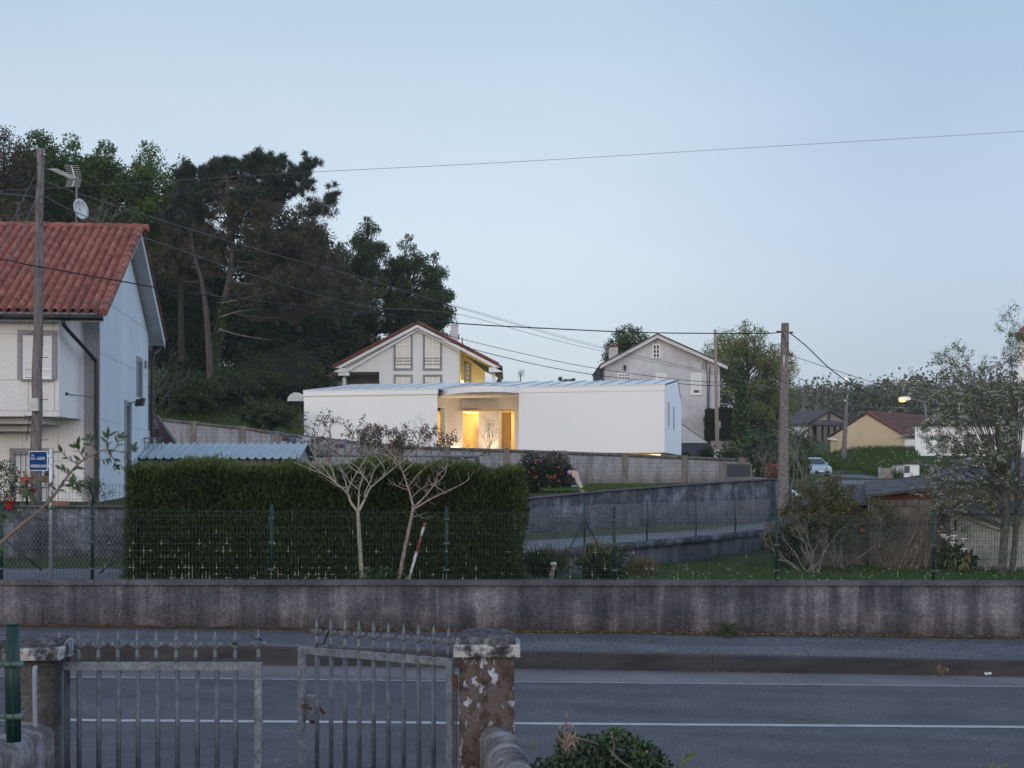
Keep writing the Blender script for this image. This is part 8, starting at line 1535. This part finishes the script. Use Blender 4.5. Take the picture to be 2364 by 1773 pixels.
tb = np.array(tuple(at(1312,1702,9.25)))+RG.normal(size=(60,3))*[.025,.03,.045]; leaves('withered_leaves', tb, .06, .016, ML('withered pink leaves', [(.28,.17,.13),(.38,.25,.2)]), t, D=RG.normal(size=(60,3))*.5+[0,0,-1.]); tb = top[RG.random(len(top)) < .03]; leaves('clipped_leaves', tb+[0,0,.012], .03, .018, ML('clipped dry', [(.25,.16,.12),(.35,.24,.18)]), t)
m = MB(); a = at(1392,1728,9.15)
for p in ([(1408,1732),(1430,1755),(1462,1776)],[(1300,1698),(1345,1706),(1382,1718)],[(1410,1690),(1418,1720),(1412,1745)],[(1575,1765),(1590,1750),(1597,1741)],[(1240,1735),(1236,1722),(1231,1712)],[(1468,1702),(1466,1695)]): m.tube(smooth([at(x,y,9.12) for x, y in p]), .004, 5)
m.build('twig', m_browntwig, t)
def sprig(pts, Y, L, n, mat, parent, nm='sprig_leaves'):
    q = smooth([at(x,y,Y) for x, y in pts]); C = []; D = []
    for i in range(n): u = (i+.5)/n; p = along(q,u); d = (q[-1]-q[0]).normalized(); s = Vector(((-1)**i*random.uniform(.5,1),random.gauss(0,.4),random.gauss(.2,.3))); C.append(tuple(p+s*L*.4)); D.append(tuple(d*.6+s))
    return leaves(nm, np.array(C), L, L*.45, mat, parent, D=np.array(D), N=RG.normal(size=(n,3))*.5+[0,-1,.6])
sprig([(1560,1776),(1585,1752),(1600,1742)], 9.1, .05, 9, l_bright, t); sprig([(1228,1735),(1232,1712)], 9.1, .04, 5, l_bright, t)
t = thing('seedling', 'two small leaf sprigs at the bottom right corner', 'plant', at(2310,1775,8.8)); m = MB()
for a, b in (((2285,1785),(2290,1764)),((2320,1785),(2318,1766)),((2300,1788),(2302,1770))): m.tube([at(*a,8.8),at(*b,8.8)], .004, 5); sprig([a,b], 8.8, .035, 5, l_bright, t, 'leaves')
m.build('stem', m_browntwig, t)
# leafy branch reaching in from the left
Yb = 7.0; br = thing('leafy_branch', 'out of focus leafy branch reaching in from the left edge', 'branch', at(-30,1275,Yb)); m = MB(); main = smooth([(-3.15,6.0,-.2),(-3.12,6.05,.9),(-2.95,6.3,1.85),at(-80,1310,Yb-.3),at(0,1254,Yb),at(45,1216,Yb),at(85,1185,Yb+.05),at(122,1147,Yb+.1),at(150,1108,Yb+.15),at(180,1072,Yb+.2),at(212,1050,Yb+.2),at(248,1038,Yb+.22),at(285,1045,Yb+.25)],5); n = len(main); m.tube(main, [.014-.0118*i/(n-1) for i in range(n)], 8)
sd = [[(180,1072),(160,1060),(142,1045)],[(196,1060),(185,1045),(178,1032)],[(160,1095),(150,1090),(146,1085)],[(222,1047),(214,1030),(205,1015)],[(248,1038),(246,1025),(250,1010)],[(262,1040),(272,1025),(276,1012)],[(278,1044),(295,1040),(306,1038)],[(240,1040),(262,1058),(268,1075)],[(122,1147),(110,1120),(98,1112)],[(122,1147),(138,1125),(165,1116)],[(85,1185),(75,1160),(62,1145)],[(85,1185),(105,1178),(118,1172)],[(45,1216),(30,1205),(15,1195)],[(20,1238),(12,1215),(8,1185)],[(60,1205),(52,1180),(50,1165)],[(212,1050),(230,1060),(245,1062)],[(150,1108),(170,1112),(180,1118)],[(8,1250),(3,1262),(6,1270)],[(290,1045),(296,1060),(300,1075)]]
C = []; D = []; L = []
for p in sd:
    q = smooth([at(x,y,Yb+.1+random.gauss(0,.06)) for x, y in p]); m.tube(q, [.0035,.0018], 5); d = (q[-1]-q[0]).normalized()
    for u, sg in ((.35,1),(.55,-1),(.7,1),(.9,-1),(1.,1),(1.,-1),(1.,0)):
        if random.random() < .14: continue
        s = Vector((d.z*sg, random.gauss(0,.5), -d.x*sg)); ln = random.uniform(.034,.062); dd = (d*(.8 if sg else 1.2)+s*.8).normalized(); C.append(tuple(along(q,u)+dd*ln*.5)); D.append(tuple(dd)); L.append(ln)
for i in range(24):
    p = along(main, random.uniform(.36,1.)); dd = Vector((random.gauss(0,1),random.gauss(0,.5),random.gauss(.2,1))).normalized(); ln = random.uniform(.03,.055); C.append(tuple(p+dd*ln*.55)); D.append(tuple(dd)); L.append(ln)
m.build('twig', m_browntwig, br, True)
def fleaf(C, D, L):
    V = []; Q = []; 
    for c, d, l in zip(C, D, L):
        c = Vector(c); d = Vector(d); nn = Vector((random.gauss(0,.6),-1,random.gauss(.5,.5))).normalized(); b = d.cross(nn).normalized(); nn = b.cross(d); st = [(-.5,0),(-.3,.11),(-.05,.165),(.2,.125),(.5,0)]; i0 = len(V)
        for t, w_ in st:
            bend = nn*(-.12*l*(t+.5)**2)
            V += [tuple(c+d*t*l+b*w_*l+nn*.06*l*(w_ > 0)+bend), tuple(c+d*t*l+bend), tuple(c+d*t*l-b*w_*l+nn*.06*l*(w_ > 0)+bend)]
        for k in range(4): Q += [(i0+3*k,i0+3*k+3,i0+3*k+4,i0+3*k+1),(i0+3*k+1,i0+3*k+4,i0+3*k+5,i0+3*k+2)]
    return V, Q
V, Q = fleaf(C, D, L); npmesh('leaves', V, Q, l_branch, br, True)
# ================================================================ evening air
HAZE = .00028
if HAZE:
    m = MB(); m.box(-2100, 2100, -1000, 4200, -2.5, 48.); o = m.build('haze', bpy.data.materials.new('evening haze')); o['kind'] = 'stuff'; mt = o.data.materials[0]; mt.use_nodes = True
    t_ = mt.node_tree
    for n in list(t_.nodes): t_.nodes.remove(n)
    v_ = t_.nodes.new('ShaderNodeVolumePrincipled'); v_.inputs['Color'].default_value = (.9,.93,1.,1); v_.inputs['Density'].default_value = HAZE; v_.inputs['Anisotropy'].default_value = .2
    q_ = t_.nodes.new('ShaderNodeOutputMaterial'); t_.links.new(v_.outputs[0], q_.inputs['Volume'])
